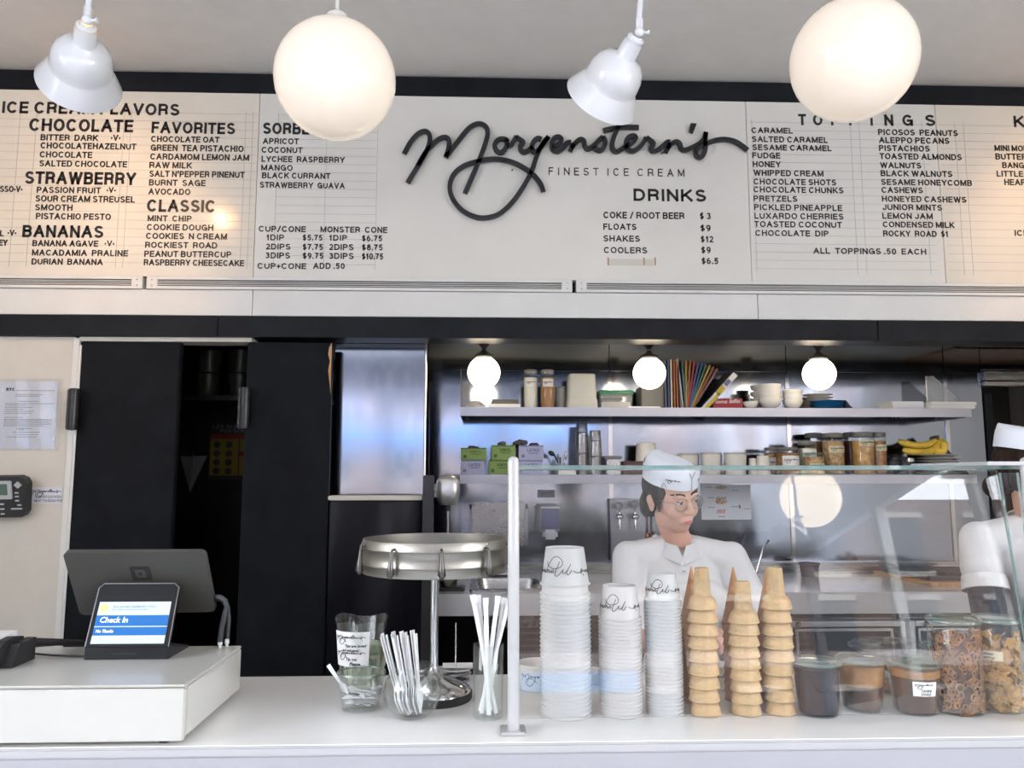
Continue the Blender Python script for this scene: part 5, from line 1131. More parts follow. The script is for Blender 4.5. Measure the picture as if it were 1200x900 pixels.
for k in range(230):
    z = .008+(h*.84)*rn.random(); a = rn.uniform(PI*.9, PI*2.1); q = r*.90*(1 if k < 215 else rn.random()); c = Vector((x+q*math.cos(a), 1.745+q*math.sin(a), CT+z))
    nn = Vector((math.cos(a)+rn.uniform(-.45, .45), math.sin(a)+rn.uniform(-.45, .45), rn.uniform(-.55, .55))).normalized(); T = nn.to_track_quat('Z', 'Y').to_matrix().to_4x4()
    b.torus(c-nn*.002, (.0072*rn.uniform(.8, 1.1)), .0016, T=T, seg=12, ts=5, sx=rn.uniform(.7, 1))
b.obj('pretzel_rings', 'pretzel', t, smooth=60)['kind'] = 'stuff'
B().lathe([(.001, .004), (r*.82, .005), (r*.84, h*.82), (.001, h*.84)], 24, (x, 1.745, CT)).obj('pretzel_fill', 'caramel_dark', t, smooth=60)
t, x, r, h = talljar(1170, 50, 722, 1.755, 'tall glass jar of golden brittle shards at the far right', 0)
b = B()
for k in range(230):
    z = .006+h*.80*rn.random(); a = rn.uniform(PI*.9, PI*2.1); q = r*.84; c = Vector((x+q*math.cos(a), 1.755+q*math.sin(a), CT+z)); nn = Vector((math.cos(a)+rn.uniform(-.9, .9), math.sin(a)+rn.uniform(-.9, .9), rn.uniform(-.9, .9))).normalized()
    q_ = nn.to_track_quat('Z', 'Y').to_matrix(); m = rn.randint(4, 7); ss_ = rn.uniform(.005, .013); pts = [c+q_@Vector((ss_*rn.uniform(.5, 1.1)*math.cos(2*PI*i/m), ss_*rn.uniform(.5, 1.1)*math.sin(2*PI*i/m), 0)) for i in range(m)]
    pts = [Vector((x+(p.x-x)*min(1, r*.95/max(.001, math.hypot(p.x-x, p.y-1.755))), 1.755+(p.y-1.755)*min(1, r*.95/max(.001, math.hypot(p.x-x, p.y-1.755))), max(CT+.004, p.z))) for p in pts]
    b.prism(pts, nn*-.0022)
b.obj('brittle_shards', 'brittle', t)['kind'] = 'stuff'
B().lathe([(.001, .004), (r*.66, .005), (r*.66, h*.74), (.001, h*.78)], 24, (x, 1.755, CT)).obj('brittle_fill', 'granola', t, smooth=60)
paper_cyl(t, (x, 1.755), r, r, CT+h*.56, CT+h*.66, R(205), R(250), 'label_cream', d=.0012)
text('HONEY', lambda u, v, d, x=x, r=r, h=h: Vector((x+(r+.002+d)*math.cos(R(208)+u/r), 1.755+(r+.002+d)*math.sin(R(208)+u/r), CT+h*.615+v)), .02, .0045, 'ink', t, 'handwriting', .03, .0003, italic=.2)
text('BRITTLE', lambda u, v, d, x=x, r=r, h=h: Vector((x+(r+.002+d)*math.cos(R(208)+u/r), 1.755+(r+.002+d)*math.sin(R(208)+u/r), CT+h*.575+v)), .02, .0045, 'ink', t, 'handwriting', .03, .0003, italic=.2)
x2 = at(1213, 790, 1.95).x
tt = deli('end_tub', x2, 1.95, CT, .035, .038, .09, 'foggy_plastic', 'clear_plastic', 'cloudy small tub behind the brittle jar at the right edge', 'tub', None); del_g = tt
# clear acrylic cone holder
ac = at(1060, 765, 2.0); hz = ac.z+.012
ah = thing('acrylic_holder', 'clear acrylic disc with round holes behind the sauce jars', 'stand', (ac.x, 2.0, CT))
b = B(); T0 = Vector((ac.x, 2.0, hz)); 
b.lathe([(.128, -.003), (.130, 0), (.128, .003), (.001, .003)], 48, T0).lathe([(.128, -.003), (.001, -.003)], 48, T0); b.obj('disc', 'clear_glass', ah, smooth=40)
for k in range(6):
    a = 2*PI*k/6+.3; B().torus(T0+Vector((.082*math.cos(a), .082*math.sin(a), .0035)), .026, .0018, seg=24, ts=5).obj('hole_ring', 'lid_glass', ah, smooth=60)
for k in range(4):
    a = 2*PI*k/4+.6; b = B().tube([(ac.x+.07*math.cos(a), 2.0+.07*math.sin(a)*.9, CT), (ac.x+.07*math.cos(a), 2.0+.07*math.sin(a)*.9, hz-.003)], .004, 10); b.obj('leg', 'clear_plastic', ah, smooth=50)
tulip(1045, 44, 790, 1.90, 'granola', 'small jar of crumbs half hidden between the sauce jars', .7, grp='tapered topping jars')
# ================================================================ STEEL SHELVES
UZ, LZ = 1.884, 1.562
def shelf(z, x0, x1, label):
    t = thing('steel_shelf', label, 'shelf', ((x0+x1)/2, 3.95, z), 'steel wall shelves')
    B().box((x0, 3.80, z-.004), (x1, BY-.004, z), 0).obj('board', 'steel_shelf', t)
    B().box((x0, 3.796, z-.042), (x1, 3.800, z+.0005), .0008).box((x0, 3.8, z-.042), (x0+.003, BY-.004, z-.0045), 0).box((x1-.003, 3.8, z-.042), (x1, BY-.004, z-.0045), 0).obj('front_lip', 'steel_shelf', t)
    b = B()
    for x in (x0+.03, (x0+x1)/2, x1-.24): b.prism([(x, BY-.006, z-.0045), (x, 3.84, z-.0045), (x, BY-.006, z-.04)], (.003, 0, 0))
    b.obj('bracket', 'steel', t)['kind'] = 'stuff'
    return t
shelf(UZ, -.115, 2.385, 'upper steel wall shelf under the three small lamps')
shelf(LZ, -.115, 2.39, 'lower steel wall shelf at eye level')
# triangular end brackets that stand above the shelves
for (pa, pb, pc, z, lab, mt) in (((1085, 441), (1092, 441), (1130, 473), UZ, 'thin clear triangular end guard on the upper shelf', 'clear_plastic'), ((1093, 512), (1098, 510), (1130, 541), LZ, 'dark triangular end guard behind the bananas', 'black_metal')):
    A = at(*pa, 3.98); Bq = at(*pb, 3.98); Cq = at(*pc, 3.98); b = B()
    if mt == 'clear_plastic':
        b.prism([(A.x, 3.98, z+.03), (A.x, 3.98, A.z), (Bq.x, 3.98, Bq.z), (Cq.x, 3.98, z+.03)], (0, .004, 0)); 
        b.tube([(Bq.x, 3.982, Bq.z), (Cq.x+.01, 3.982, z+.03)], .006, 6)
        b.tube([(A.x, 3.982, z+.001), (A.x, 3.982, A.z)], .004, 6)
    else: b.prism([(A.x-.02, 3.99, z+.001), (A.x-.01, 3.99, A.z), (Bq.x, 3.99, Bq.z), (Cq.x+.03, 3.99, z+.001)], (0, .004, 0))
    o = b.obj('shelf_end_guard', mt); tag(o, lab, 'guard')
def sx(px, Y=3.93): return at(px, 520, Y).x
def sh_(py, z, Y=3.93): return at(800, py, Y).z-z
def cyl_item(name, px, wpx, top, z, Y, mt, label, cat, grp=None, taper=1.0, lid=None, parts=True):
    x = sx(px, Y); r = wpx*Y/930/2; h = sh_(top, z, Y); t = thing(name, label, cat, (x, Y, z+.0005), grp)
    return t, x, r, h
# ---- upper shelf, left to right
t = thing('acrylic_rack', 'clear bent acrylic paper rack at the left end of the upper shelf', 'rack', (sx(542), 3.95, UZ))
B().prism([(sx(539.5), 3.86, UZ+.001), (sx(539.5), 3.86, at(540, 433, 3.86).z), (sx(539.5), 3.99, at(540, 440, 3.99).z), (sx(539.5), 4.05, UZ+.001)], (.004, 0, 0)).obj('side', 'clear_plastic', t)
B().box((sx(540)+.004, 4.0, UZ+.001), (sx(549), 4.004, UZ+.15)).obj('back', 'clear_plastic', t)
b = B(); rn = random.Random(8)
for j in range(3):
    n_ = 14; cxy = (sx(557), 3.9)
    vs = [(cxy[0]+(.055-.012*j+rn.uniform(-.01, .01))*math.cos(2*PI*k/n_)*1.15, 3.9+.05*math.sin(2*PI*k/n_), UZ+.001+.011*j+rn.uniform(0, .004)) for k in range(n_)]+[(cxy[0]+(.04-.012*j)*math.cos(2*PI*k/n_), 3.9+.03*math.sin(2*PI*k/n_), UZ+.014+.011*j+rn.uniform(0, .006)) for k in range(n_)]
    b.add(vs, [(k, (k+1) % n_, n_+(k+1) % n_, n_+k) for k in range(n_)]+[tuple(range(n_, 2*n_))])
o = b.obj('crumpled_cloth', 'paper', None, smooth=70); tag(o, 'crumpled white cloth lying at the left end of the upper shelf', 'cloth')
o = B().box((sx(572), 3.84, UZ+.001), (sx(609), 4.0, UZ+.020), .003).obj('paper_stack', 'paper'); tag(o, 'thin stack of white sheets under the dark tray', 'paper')
for k in range(3):
    zz = UZ+.021+.0085*k; o = B().box((sx(575+k*.7), 3.86, zz), (sx(607-k*.5), 3.98, zz+.0075), .002).obj('metal_tray', 'folder_grey'); tag(o, ['bottom', 'middle', 'top'][k]+' flat dark tray of the three on the white sheets', 'tray', 'flat trays on the upper shelf')
def jar_up(px, w, top, z, Y, fill, label, cat='jar', grp='glass jars on the upper shelf', lab_mt='label_white', fillf=.80, script=True, lidmt='clear_plastic', lv=(.55, .75)):
    x = sx(px, Y); r = w*Y/930/2; h = sh_(top, z, Y); t = thing('storage_jar', label, cat, (x, Y, z+.0005), grp); c = (x, Y, z+.0005)
    B().lathe([(.001, .001), (r*.95, .0005), (r, .006), (r, h*.82), (r*.86, h*.87), (r*.86, h*.90)], 28, c).obj('glass_body', 'jar_glass', t, smooth=50)
    B().lathe([(.001, .004), (r*.93, .004), (r*.95, h*.80*fillf/.8*.98), (.001, h*.80*fillf/.8)], 24, c).obj('contents', fill, t, smooth=40)
    B().lathe([(r*.93, h*.88), (r*.96, h*.90), (r*.96, h*.96), (r*.90, h*.985), (r*.4, h), (.001, h)], 28, c, cap0=True).obj('lid', lidmt, t, smooth=40)
    if lab_mt:
        paper_cyl(t, (x, Y), r, r, c[2]+h*lv[0], c[2]+h*lv[1], R(225), R(322), lab_mt, d=.0012)
        if script:
            b = B(); logo(b, lambda u, v, d: Vector((x+(r+.002+d)*math.cos(R(272)+u/r), Y+(r+.002+d)*math.sin(R(272)+u/r), c[2]+h*(lv[0]+lv[1])/2+v)), r*1.35, .0015, 2); b.obj('handwriting', 'ink', t, recalc=False)
    return t
jar_up(622, 16, 434, UZ, 3.90, 'powder_white', 'tall glass jar of white powder with a script label')
jar_up(642, 16, 434, UZ, 3.90, 'powder_brown', 'tall glass jar of brown sugar with a script label')
deli('pink_tub', sx(657, 3.97), 3.97, UZ+.0005, .026, .028, .115, 'milky', 'foggy_plastic', 'pale pinkish tub half hidden right of the brown sugar jar', 'tub', None)
t = thing('food_box', 'large translucent upside-down food box on the upper shelf', 'box', (sx(682), 3.92, UZ))
x0, x1 = sx(665, 3.86), sx(702, 3.86); zt_ = at(680, 437, 3.86).z
b = B(); loft(b, [rr(x0, x1, 3.86, 4.02, .015, UZ+.001), rr(x0+.003, x1-.003, 3.863, 4.017, .015, UZ+.045), rr(x0+.006, x1-.006, 3.866, 4.014, .015, UZ+.046), rr(x0+.012, x1-.010, 3.872, 4.01, .018, zt_-.006), rr(x0+.018, x1-.016, 3.878, 4.004, .018, zt_)], cap1=True); b.obj('box_body', 'milky', t, smooth=35)
t = thing('lidded_box', 'clear food box with a dark green lid on the upper shelf', 'box', (sx(724), 3.92, UZ))
x0, x1 = sx(703, 3.87), sx(744, 3.87); zt_ = at(720, 457, 3.87).z
b = B(); loft(b, [rr(x0+.008, x1-.008, 3.878, 4.0, .012, UZ+.001), rr(x0+.003, x1-.003, 3.873, 4.005, .014, zt_-.02)], cap0=True); b.obj('box_body', 'clear_plastic', t, smooth=35)
b = B(); loft(b, [rr(x0-.002, x1+.002, 3.868, 4.01, .016, zt_-.020), rr(x0-.003, x1+.003, 3.867, 4.011, .016, zt_-.006), rr(x0+.004, x1-.004, 3.874, 4.004, .016, zt_)], cap0=True, cap1=True); b.obj('lid', 'green_lid', t, smooth=35)
B().box((x0+.013, 3.885, UZ+.004), (x1-.013, 3.99, UZ+.036), .004).obj('contents', 'powder_white', t)
o = B().box((sx(733), 3.83, UZ+.001), (sx(770), 3.99, UZ+.009), .002).obj('paper_stack', 'paper'); tag(o, 'loose white papers lying in front of the grey folder box', 'paper')
o = B().box((sx(753, 3.88), 3.88, UZ+.0095), (sx(779, 3.88), 4.03, at(766, 452, 3.88).z), .003).obj('magazine_box', 'folder_grey'); tag(o, 'dark grey box standing behind the middle small lamp', 'box')
# the fan of folders
fan = [(781, 0, 421, 0, .006), (784.5, 0, 420, 1, .006), (788, 0, 421, 5, .006), (791.5, 0, 422, 3, .006), (795, -1, 423, 3, .006), (798.5, -2, 421, 0, .006), (801, -5, 420, 5, .006)]
fan += [(804+i*.9, -3+4.0*i, None, [6, 7, 8, 9, 10, 11, 12, 13, 14, 15][i], .0055) for i in range(10)]
names = ['black', 'blue', 'cream', 'rust', 'second rust', 'dark', 'white', 'teal', 'amber', 'orange-brown', 'red', 'violet', 'blue', 'green', 'yellow', 'orange-brown', 'dark red']
pos = ['leftmost', 'second from the left', 'third from the left', 'fourth from the left', 'fifth from the left', 'sixth from the left', 'seventh from the left', 'eighth from the left', 'ninth from the left', 'tenth from the left', 'eleventh from the left', '12th from the left', '13th from the left', '14th from the left', '15th from the left', '16th from the left', '17th from the left']
for i, (px, ang, top, ci, th) in enumerate(fan):
    L = .235 if top is None else at(px, top, 3.86).z-UZ-.002
    if top is None: L = .240
    T = Matrix.Translation((sx(px, 3.86)-.0, 3.86, UZ+.002))@Matrix.Rotation(R(ang), 4, 'Y')
    t = thing('folder', names[i]+' coloured thin folder, '+pos[i]+' in the fan', 'folder', (sx(px, 3.86), 3.86, UZ+.002), 'folders fanned out on the upper shelf')
    dz = abs(math.sin(R(ang)))*th
    B().box((0, 0, dz), (th, .17, L), .0012, T=T).obj('cover', 'folder_%d' % ci, t)
    if i >= 7:
        B().box((th+.0012, .004, dz+.002), (th+.0042, .165, L-.004), .0008, T=T).obj('clear_sheets', 'clear_plastic', t)
T = Matrix.Translation((sx(822, 3.855), 3.855, UZ+.002))@Matrix.Rotation(R(43), 4, 'Y')
t = thing('binder', 'leaning white and yellow ring binder at the right end of the fan', 'binder', (sx(822), 3.86, UZ))
B().box((0, 0, .004), (.028, .18, .250), .002, T=T).obj('spine', 'paper', t)
B().box((.002, -.0015, .006), (.026, -.0005, .10), 0, T=T).obj('label_grey', 'paper_cool', t); B().box((.012, -.0022, .004), (.027, -.0016, .12), 0, T=T).box((.002, -.0022, .11), (.026, -.0016, .16), 0, T=T).obj('label_yellow', 'yellow', t); B().box((.004, -.0022, .17), (.024, -.0016, .205), 0, T=T).obj('label_blue', 'box_lavender_dark', t)
B().box((-.003, -.002, .004), (-.0002, .18, .254), 0, T=T).box((-.003, -.002, .2505), (.03, .18, .256), 0, T=T).obj('black_cover', 'black_rubber', t)
t = thing('red_carton', 'small red cardboard box with white script lettering', 'box', (sx(855), 3.87, UZ))
x0, x1 = sx(837, 3.86), sx(872, 3.86); zt_ = at(855, 467, 3.86).z
B().box((x0, 3.86, UZ+.001), (x1, 3.94, zt_), .002).obj('carton', 'red_box', t)
text('Gourmet', frame((x0+.012, 3.859, zt_-.024), (1, 0, 0), (0, 0, 1)), .06, .018, 'paper', t, italic=.4, bold=.01, depth=.0005); text('EatRite', frame((x0+.08, 3.859, zt_-.022), (1, 0, 0), (0, 0, 1)), .055, .018, 'paper', t, italic=.4, bold=.01, depth=.0005)
o = B().ell((sx(853, 3.95), 3.97, UZ+.045), (.055, .02, .02), 16, 8).obj('cloth_bundle', 'red_dark', None, smooth=60); tag(o, 'dark red bundle lying behind the red cardboard box', 'bundle'); o.location.z = 0
def bowls(px, w, n, ytop, Y, word):
    x = sx(px, Y); r = w*Y/930/2; H = sh_(ytop, UZ, Y); bh = r*.95; pitch = (H-bh)/max(1, n-1) if n > 1 else 0; f = None
    for i in range(n):
        lab = (['lowest', 'second', 'third', 'top'][i] if n > 1 else 'single')+' white bowl '+('in the '+word+' stack' if n > 1 else word)+' on the upper shelf'
        if f is None:
            f = B().lathe([(.001, .001), (r*.42, .0005), (r*.45, .004), (r*.80, bh*.35), (r*.96, bh*.75), (r, bh), (r*.97, bh+.0005), (r*.92, bh*.75), (r*.75, bh*.38), (.001, .007)], 32).obj('bowl', 'plate', None, smooth=50); f.location = (x, Y, UZ+.0005); tag(f, lab, 'bowl', 'white bowls on the upper shelf')
        else: c = f.copy(); C.objects.link(c); c.location = (x+.001*(i % 2), Y, UZ+.0005+pitch*i); c['label'] = lab
bowls(881, 18, 1, 464, 3.87, 'left of the bowl stacks'); bowls(904, 27, 4, 450.5, 3.88, 'left, taller'); bowls(931, 24, 3, 457, 3.88, 'right, shorter'); bowls(889, 16, 4, 452, 3.99, 'rear left')
def plates(px, w, n, ytop, z, Y, mt, lab0, grp, h0=.006):
    x = sx(px, Y); r = w*Y/930/2; H = sh_(ytop, z, Y); p = (H-h0)/max(1, n-1); f = None
    for i in range(n):
        lab = (['lowest', 'second', 'third', 'fourth', 'fifth', 'sixth', 'seventh'][i] if i < n-1 else 'topmost')+' '+lab0
        if f is None:
            f = B().lathe([(.001, .001), (r*.6, .0005), (r*.65, .0025), (r, h0), (r*.985, h0+.0015), (r*.62, .0045), (.001, .004)], 36).obj('plate', mt, None, smooth=40); f.location = (x, Y, z+.0006); tag(f, lab, 'plate', grp)
        else: c = f.copy(); C.objects.link(c); c.location = (x, Y, z+.0006+p*i); c['label'] = lab
plates(960, 36, 6, 462.5, UZ, 3.97, 'plate', 'white plate in the stack behind the blue plates', 'white plates on the upper shelf', .008)
plates(972, 41, 5, 470.5, UZ, 3.88, 'blue_plate', 'blue plate in the small blue stack', 'blue plates on the upper shelf', .008)
b = B(); vs = [(sx(985)+.012*i, 3.86+.03*j, UZ+.003+.045*math.exp(-(i/2.2)**2)*(1-.15*j)) for j in range(4) for i in range(16)]
b.add(vs, [(j*16+i, j*16+i+1, (j+1)*16+i+1, (j+1)*16+i) for j in range(3) for i in range(15)]); o = b.obj('draped_cloth', 'plate', None, smooth=70, recalc=False); tag(o, 'pale cloth flopped over right of the blue plates', 'cloth')
for k, (xa, xb, h0, h1, lab) in enumerate(((1047, 1085, .002, .040, 'thick block of white paper napkins on the upper shelf'), (1086, 1140, .002, .018, 'lower bundle of cream papers at the right end of the upper shelf'), (1088, 1142, .019, .036, 'upper bundle of cream papers at the right end of the upper shelf'))):
    o = B().box((sx(xa, 3.86), 3.815 if k else 3.85, UZ+h0), (sx(xb, 3.86), 3.99, UZ+h1), .004).obj('napkin_stack' if k == 0 else 'paper_bundle', 'paper' if k == 0 else 'cup_cream'); tag(o, lab, 'paper')
# ---- lower shelf
def glovebox(x0p, x1p, z, h, Y, mt, dk, label, word):
    x0, x1 = sx(x0p, Y), sx(x1p, Y); t = thing('glove_box', label, 'box', ((x0+x1)/2, Y, z), 'glove boxes on the lower shelf')
    B().box((x0, Y, z+.0008), (x1, Y+.20, z+h), .0015).obj('carton', mt, t)
    w_ = x1-x0; f = frame((x0, Y-.0006, z), (1, 0, 0), (0, 0, 1))
    caps(word, frame((x0+w_*.34, Y-.0006, z+h*.56), (1, 0, 0), (0, 0, 1)), w_*.48, h*.22, dk, t, wt=.22, depth=.0005)
    B().box((x0+w_*.40, Y-.001, z+h*.44), (x0+w_*.78, Y-.0002, z+h*.49)).obj('print_bar', dk, t)
    B().lathe([(.008, .0006), (.0085, 0)], 14, (x0+w_*.17, Y-.0004, z+h*.28), T=Matrix.Rotation(PI/2, 4, 'X'), cap0=True).obj('print_seal', dk, t)
    B().box((x0+.003, Y-.001, z+h*.92), (x1-.003, Y-.0002, z+h*.985)).obj('top_edge', dk, t)
    return t
h = .0775
glovebox(540, 568, LZ, .070, 3.85, 'box_lavender', 'box_lavender_dark', 'lavender glove box, bottom left of the glove boxes', 'LATEX')
glovebox(573, 600, LZ, .070, 3.85, 'box_green', 'box_green_dark', 'green glove box, bottom middle, beside the guard post', 'VINYL')
glovebox(604, 636, LZ, .070, 3.86, 'box_lavender', 'box_lavender_dark', 'lavender glove box, bottom right, seen through the glass', 'LATEX')
glovebox(540, 570, LZ+.071, .058, 3.85, 'box_green', 'box_green_dark', 'green glove box, top left of the glove boxes', 'VINYL')
glovebox(576, 604, LZ+.071, .072, 3.86, 'box_green', 'box_green_dark', 'green glove box, top middle with gloves poking out', 'VINYL')
glovebox(608, 637, LZ+.071, .071, 3.87, 'box_lavender', 'box_lavender_dark', 'lavender glove box, top right of the glove boxes', 'LATEX')
for px, z, w_, hh, lab in ((555, LZ+.130, .035, .012, 'dark glove poking out of the top left box'), (588, LZ+.144, .028, .018, 'crumpled dark glove on the top middle box'), (609, LZ+.144, .045, .028, 'large dark rounded glove bundle between the two top right boxes'), (626, LZ+.143, .030, .014, 'grey glove poking out of the top right lavender box')):
    b = B(); rn = random.Random(px)
    for k in range(5): b.ell((sx(px)+rn.uniform(-w_*.5, w_*.5), 3.93+rn.uniform(-.02, .02), z+hh*.45), (w_*rn.uniform(.35, .6), .02, hh*rn.uniform(.4, .65)), 10, 6)
    b.ell((sx(px), 3.93, z+hh*.4), (w_*.8, .025, hh*.5), 12, 8)
    o = b.obj('rubber_glove', 'glove_dark', None, smooth=60); tag(o, lab, 'glove')
# utensils in a small glass, napkin packet
x = sx(655); t = thing('utensil_glass', 'small clear glass standing right of the glove boxes', 'glass', (x, 3.90, LZ)); B().lathe([(.001, .003), (.022, .001), (.028, .055), (.026, .055), (.020, .006), (.001, .006)], 24, (x, 3.90, LZ)).obj('glass_body', 'clear_plastic', t, smooth=50)
for k, (dx, top, hx, mt, lab) in enumerate(((-.008, .100, -.040, 'black_metal', 'black ladle bent to the left in the utensil glass'), (.002, .085, .004, 'black_metal', 'black straight utensil handle in the utensil glass'), (.012, .095, .030, 'steel', 'thin metal utensil leaning right in the utensil glass'))):
    b = B().tube([(x+dx*.5, 3.9, LZ+.008), (x+dx, 3.9, LZ+.06), (x+hx*.7, 3.9, LZ+top)], .004, 8)
    if k == 0: b.ell((x+hx, 3.9, LZ+top+.004), (.018, .014, .012), 12, 8, T=Matrix.Rotation(R(30), 4, 'Y'))
    if k == 2: b.ell((x+hx, 3.9, LZ+top), (.006, .004, .022), 10, 8)
    o = b.obj('utensil', mt, None, smooth=50); tag(o, lab, 'utensil', 'utensils in the small glass')
b = B(); rn = random.Random(1)
for k in range(7): b.prism([(sx(652)+.001*k, 3.85+.006*k, LZ+.001), (sx(673)-.001*k, 3.85+.006*k, LZ+.001), (sx(672)+rn.uniform(-.006, .006), 3.853+.006*k, LZ+.04+rn.uniform(-.006, .006)), (sx(654)+rn.uniform(-.005, .005), 3.853+.006*k, LZ+.042+rn.uniform(-.006, .006))], (0, .004, 0))
o = b.obj('napkin_packet', 'paper'); tag(o, 'crumpled packet of white napkins in front of the clear cups', 'napkins')
# tall stacks of clear cups
def clearstack(px, w, top, Y, lab):
    x = sx(px, Y); r = w*Y/930/2; H = sh_(top, LZ, Y); t = thing('clear_cup_stack', lab, 'cup stack', (x, Y, LZ+.0005), 'stacks of clear cups on the lower shelf')
    pr = []; n_ = int(H/.011); hh = H
    pr = [(r, 0)]
    for i in range(n_-9): z = i*.011; pr += [(r, z+.001), (r, z+.004), (r*.95, z+.0055), (r*.95, z+.0105)]
    z = (n_-9)*.011; pr += [(r*.95, z), (r*.78, H-.003), (r*.75, H), (.001, H)]
    B().lathe(pr, 28, (x, Y, LZ+.0005)).obj('cups', 'steel_film', t, smooth=30)
    b = B(); logo(b, cylmap((x, Y), r*.93, r*.80, LZ+z, LZ+H, R(-95)), r*1.5, .0014, 2); b.obj('printed_script', 'ink', t, recalc=False)
    b = B(); logo(b, cylmap((x, Y), r*.99, r*.99, LZ+H*.3, LZ+H*.5, R(-95)), r*1.5, .0014, 2); b.obj('printed_script', 'ink', t, recalc=False)
clearstack(682, 16.5, 496, 3.93, 'taller stack of clear printed cups turned upside down'); clearstack(697.5, 16.5, 505, 3.90, 'shorter stack of clear printed cups turned upside down')
t = thing('steel_box', 'small grey lidded metal box right of the clear cups', 'box', (sx(716), 3.93, LZ)); B().box((sx(709), 3.88, LZ+.001), (sx(725), 3.98, LZ+.075), .004).obj('body', 'steel', t); B().box((sx(706), 3.875, LZ+.0755), (sx(727), 3.985, LZ+.092), .005).obj('lid', 'plastic_grey', t)
o = B().box((sx(728), 3.86, LZ+.001), (sx(755), 3.98, LZ+.066), .002).obj('brown_carton', 'brown_box'); tag(o, 'low dark brown carton left of the pale bucket', 'carton')
x = sx(757, 3.94); t = thing('bucket', 'pale grey upside-down tapered tub on the lower shelf', 'tub', (x, 3.94, LZ))
B().lathe([(.062, 0), (.064, .002), (.064, .01), (.058, .012), (.058, .03), (.056, .032), (.047, .155), (.044, .157), (.001, .157)], 32, (x, 3.94, LZ+.0005)).obj('tub', 'cup_cream', t, smooth=40)
o = B().box((sx(776), 3.86, LZ+.001), (sx(812), 3.98, LZ+.045), .01).obj('folded_paper', 'cup_cream'); tag(o, 'low pale folded paper packet behind the paper cap', 'paper')
for px, w, top, lab in ((806, 24, 532, 'white lidded tub just right of the paper cap'), (832.5, 24, 531, 'white lidded tub with a clear rim, left of the pair'), (861, 27, 531, 'widest white lidded tub with a clear rim, right of the pair')):
    r_ = w*3.9/930/2; deli('deli_tub', sx(px, 3.9), 3.9, LZ+.0005, r_*.88, r_*.96, sh_(top, LZ, 3.9), 'cup_cream', 'clear_plastic', lab, 'tub', 'white lidded tubs on the lower shelf')
for px, w, top, lab in ((881, 10, 537, 'narrow white cup between the tub pair and the seed jars'), (893, 17, 534, 'white tapered cup left of the seed jars')):
    o = B().lathe([(w*3.9/1860, 0), (w*3.9/1860*.8, sh_(top, LZ, 3.9)), (.001, sh_(top, LZ, 3.9))], 24, (0, 0, 0)).obj('white_cup', 'cup_cream', None, smooth=40); o.location = (sx(px, 3.9), 3.9, LZ+.0005); tag(o, lab, 'cup')
G2 = 'jars of toppings on the lower shelf'
jar_up(904, 18, 524, LZ, 3.95, 'granola', 'small jar of seeds, leftmost of the topping jars', grp=G2, lidmt='folder_grey', lv=(.25, .62))
jar_up(922, 27, 524, LZ, 3.88, 'granola', 'wide low jar of seeds with a tilted white label', grp=G2, lidmt='folder_grey', lv=(.32, .68))
jar_up(945, 22, 517, LZ, 3.90, 'milky', 'grey-lidded jar with a white label in front of the granola', grp=G2, lidmt='folder_grey', lv=(.45, .75))
jar_up(954, 22, 507, LZ, 4.02, 'granola', 'tall dark jar standing behind the grey-lidded jar', grp=G2, lab_mt=None, lidmt='folder_grey')
jar_up(953, 24, 530, LZ, 3.84, 'granola_light', 'short jar of pale crumbs with a cream label', grp=G2, lab_mt='label_cream', lv=(.25, .5), lidmt='lid_glass')
jar_up(976, 25, 507, LZ, 3.90, 'granola_light', 'tall jar of granola with a cream label at mid height', grp=G2, lab_mt='label_cream', lv=(.52, .68), lidmt='folder_grey')
jar_up(997, 18, 506, LZ, 3.97, 'red_dark', 'tall jar of dark red berries behind the brittle jar', grp=G2, lab_mt=None, lidmt='folder_grey')
jar_up(1011, 25, 506, LZ, 3.89, 'brittle', 'tall jar of brown flakes with a cream label near the top', grp=G2, lab_mt='label_cream', lv=(.66, .80), lidmt='folder_grey')
jar_up(1029, 18, 506, LZ, 3.90, 'pretzel', 'narrow tall jar of brown nuts, rightmost of the jars', grp=G2, lab_mt='label_cream', lv=(.55, .70), lidmt='folder_grey')
b = B(); rn = random.Random(6)
for k in range(9): b.ell((sx(1045)+rn.uniform(-.03, .03), 3.93+rn.uniform(-.02, .02), LZ+.03+rn.uniform(0, .05)), (rn.uniform(.02, .035), .02, rn.uniform(.02, .035)), 9, 6)
b.ell((sx(1046), 3.93, LZ+.05), (.045, .03, .05), 12, 8); o = b.obj('plastic_bag', 'bag_black', None, smooth=40); tag(o, 'crumpled dark plastic bag between the jars and the bananas', 'bag')
plates(1098, 48, 7, 533, LZ, 3.92, 'plate', 'white plate in the stack under the bananas', 'white plates on the lower shelf', .008)
o = B().lathe([(.001, 0), (.020, 0), (.021, .004), (.021, .058), (.018, .062)], 24, (0, 0, 0)).lathe([(.0185, .0625), (.0215, .063), (.0215, .080), (.001, .082)], 24, (0, 0, 0), mi=1).obj('salt_shaker', ['jar_glass', 'steel'], None, smooth=40); o.location = (sx(1065.5, 3.84), 3.84, LZ+.0005); tag(o, 'small steel-capped shaker in front of the plates', 'shaker')
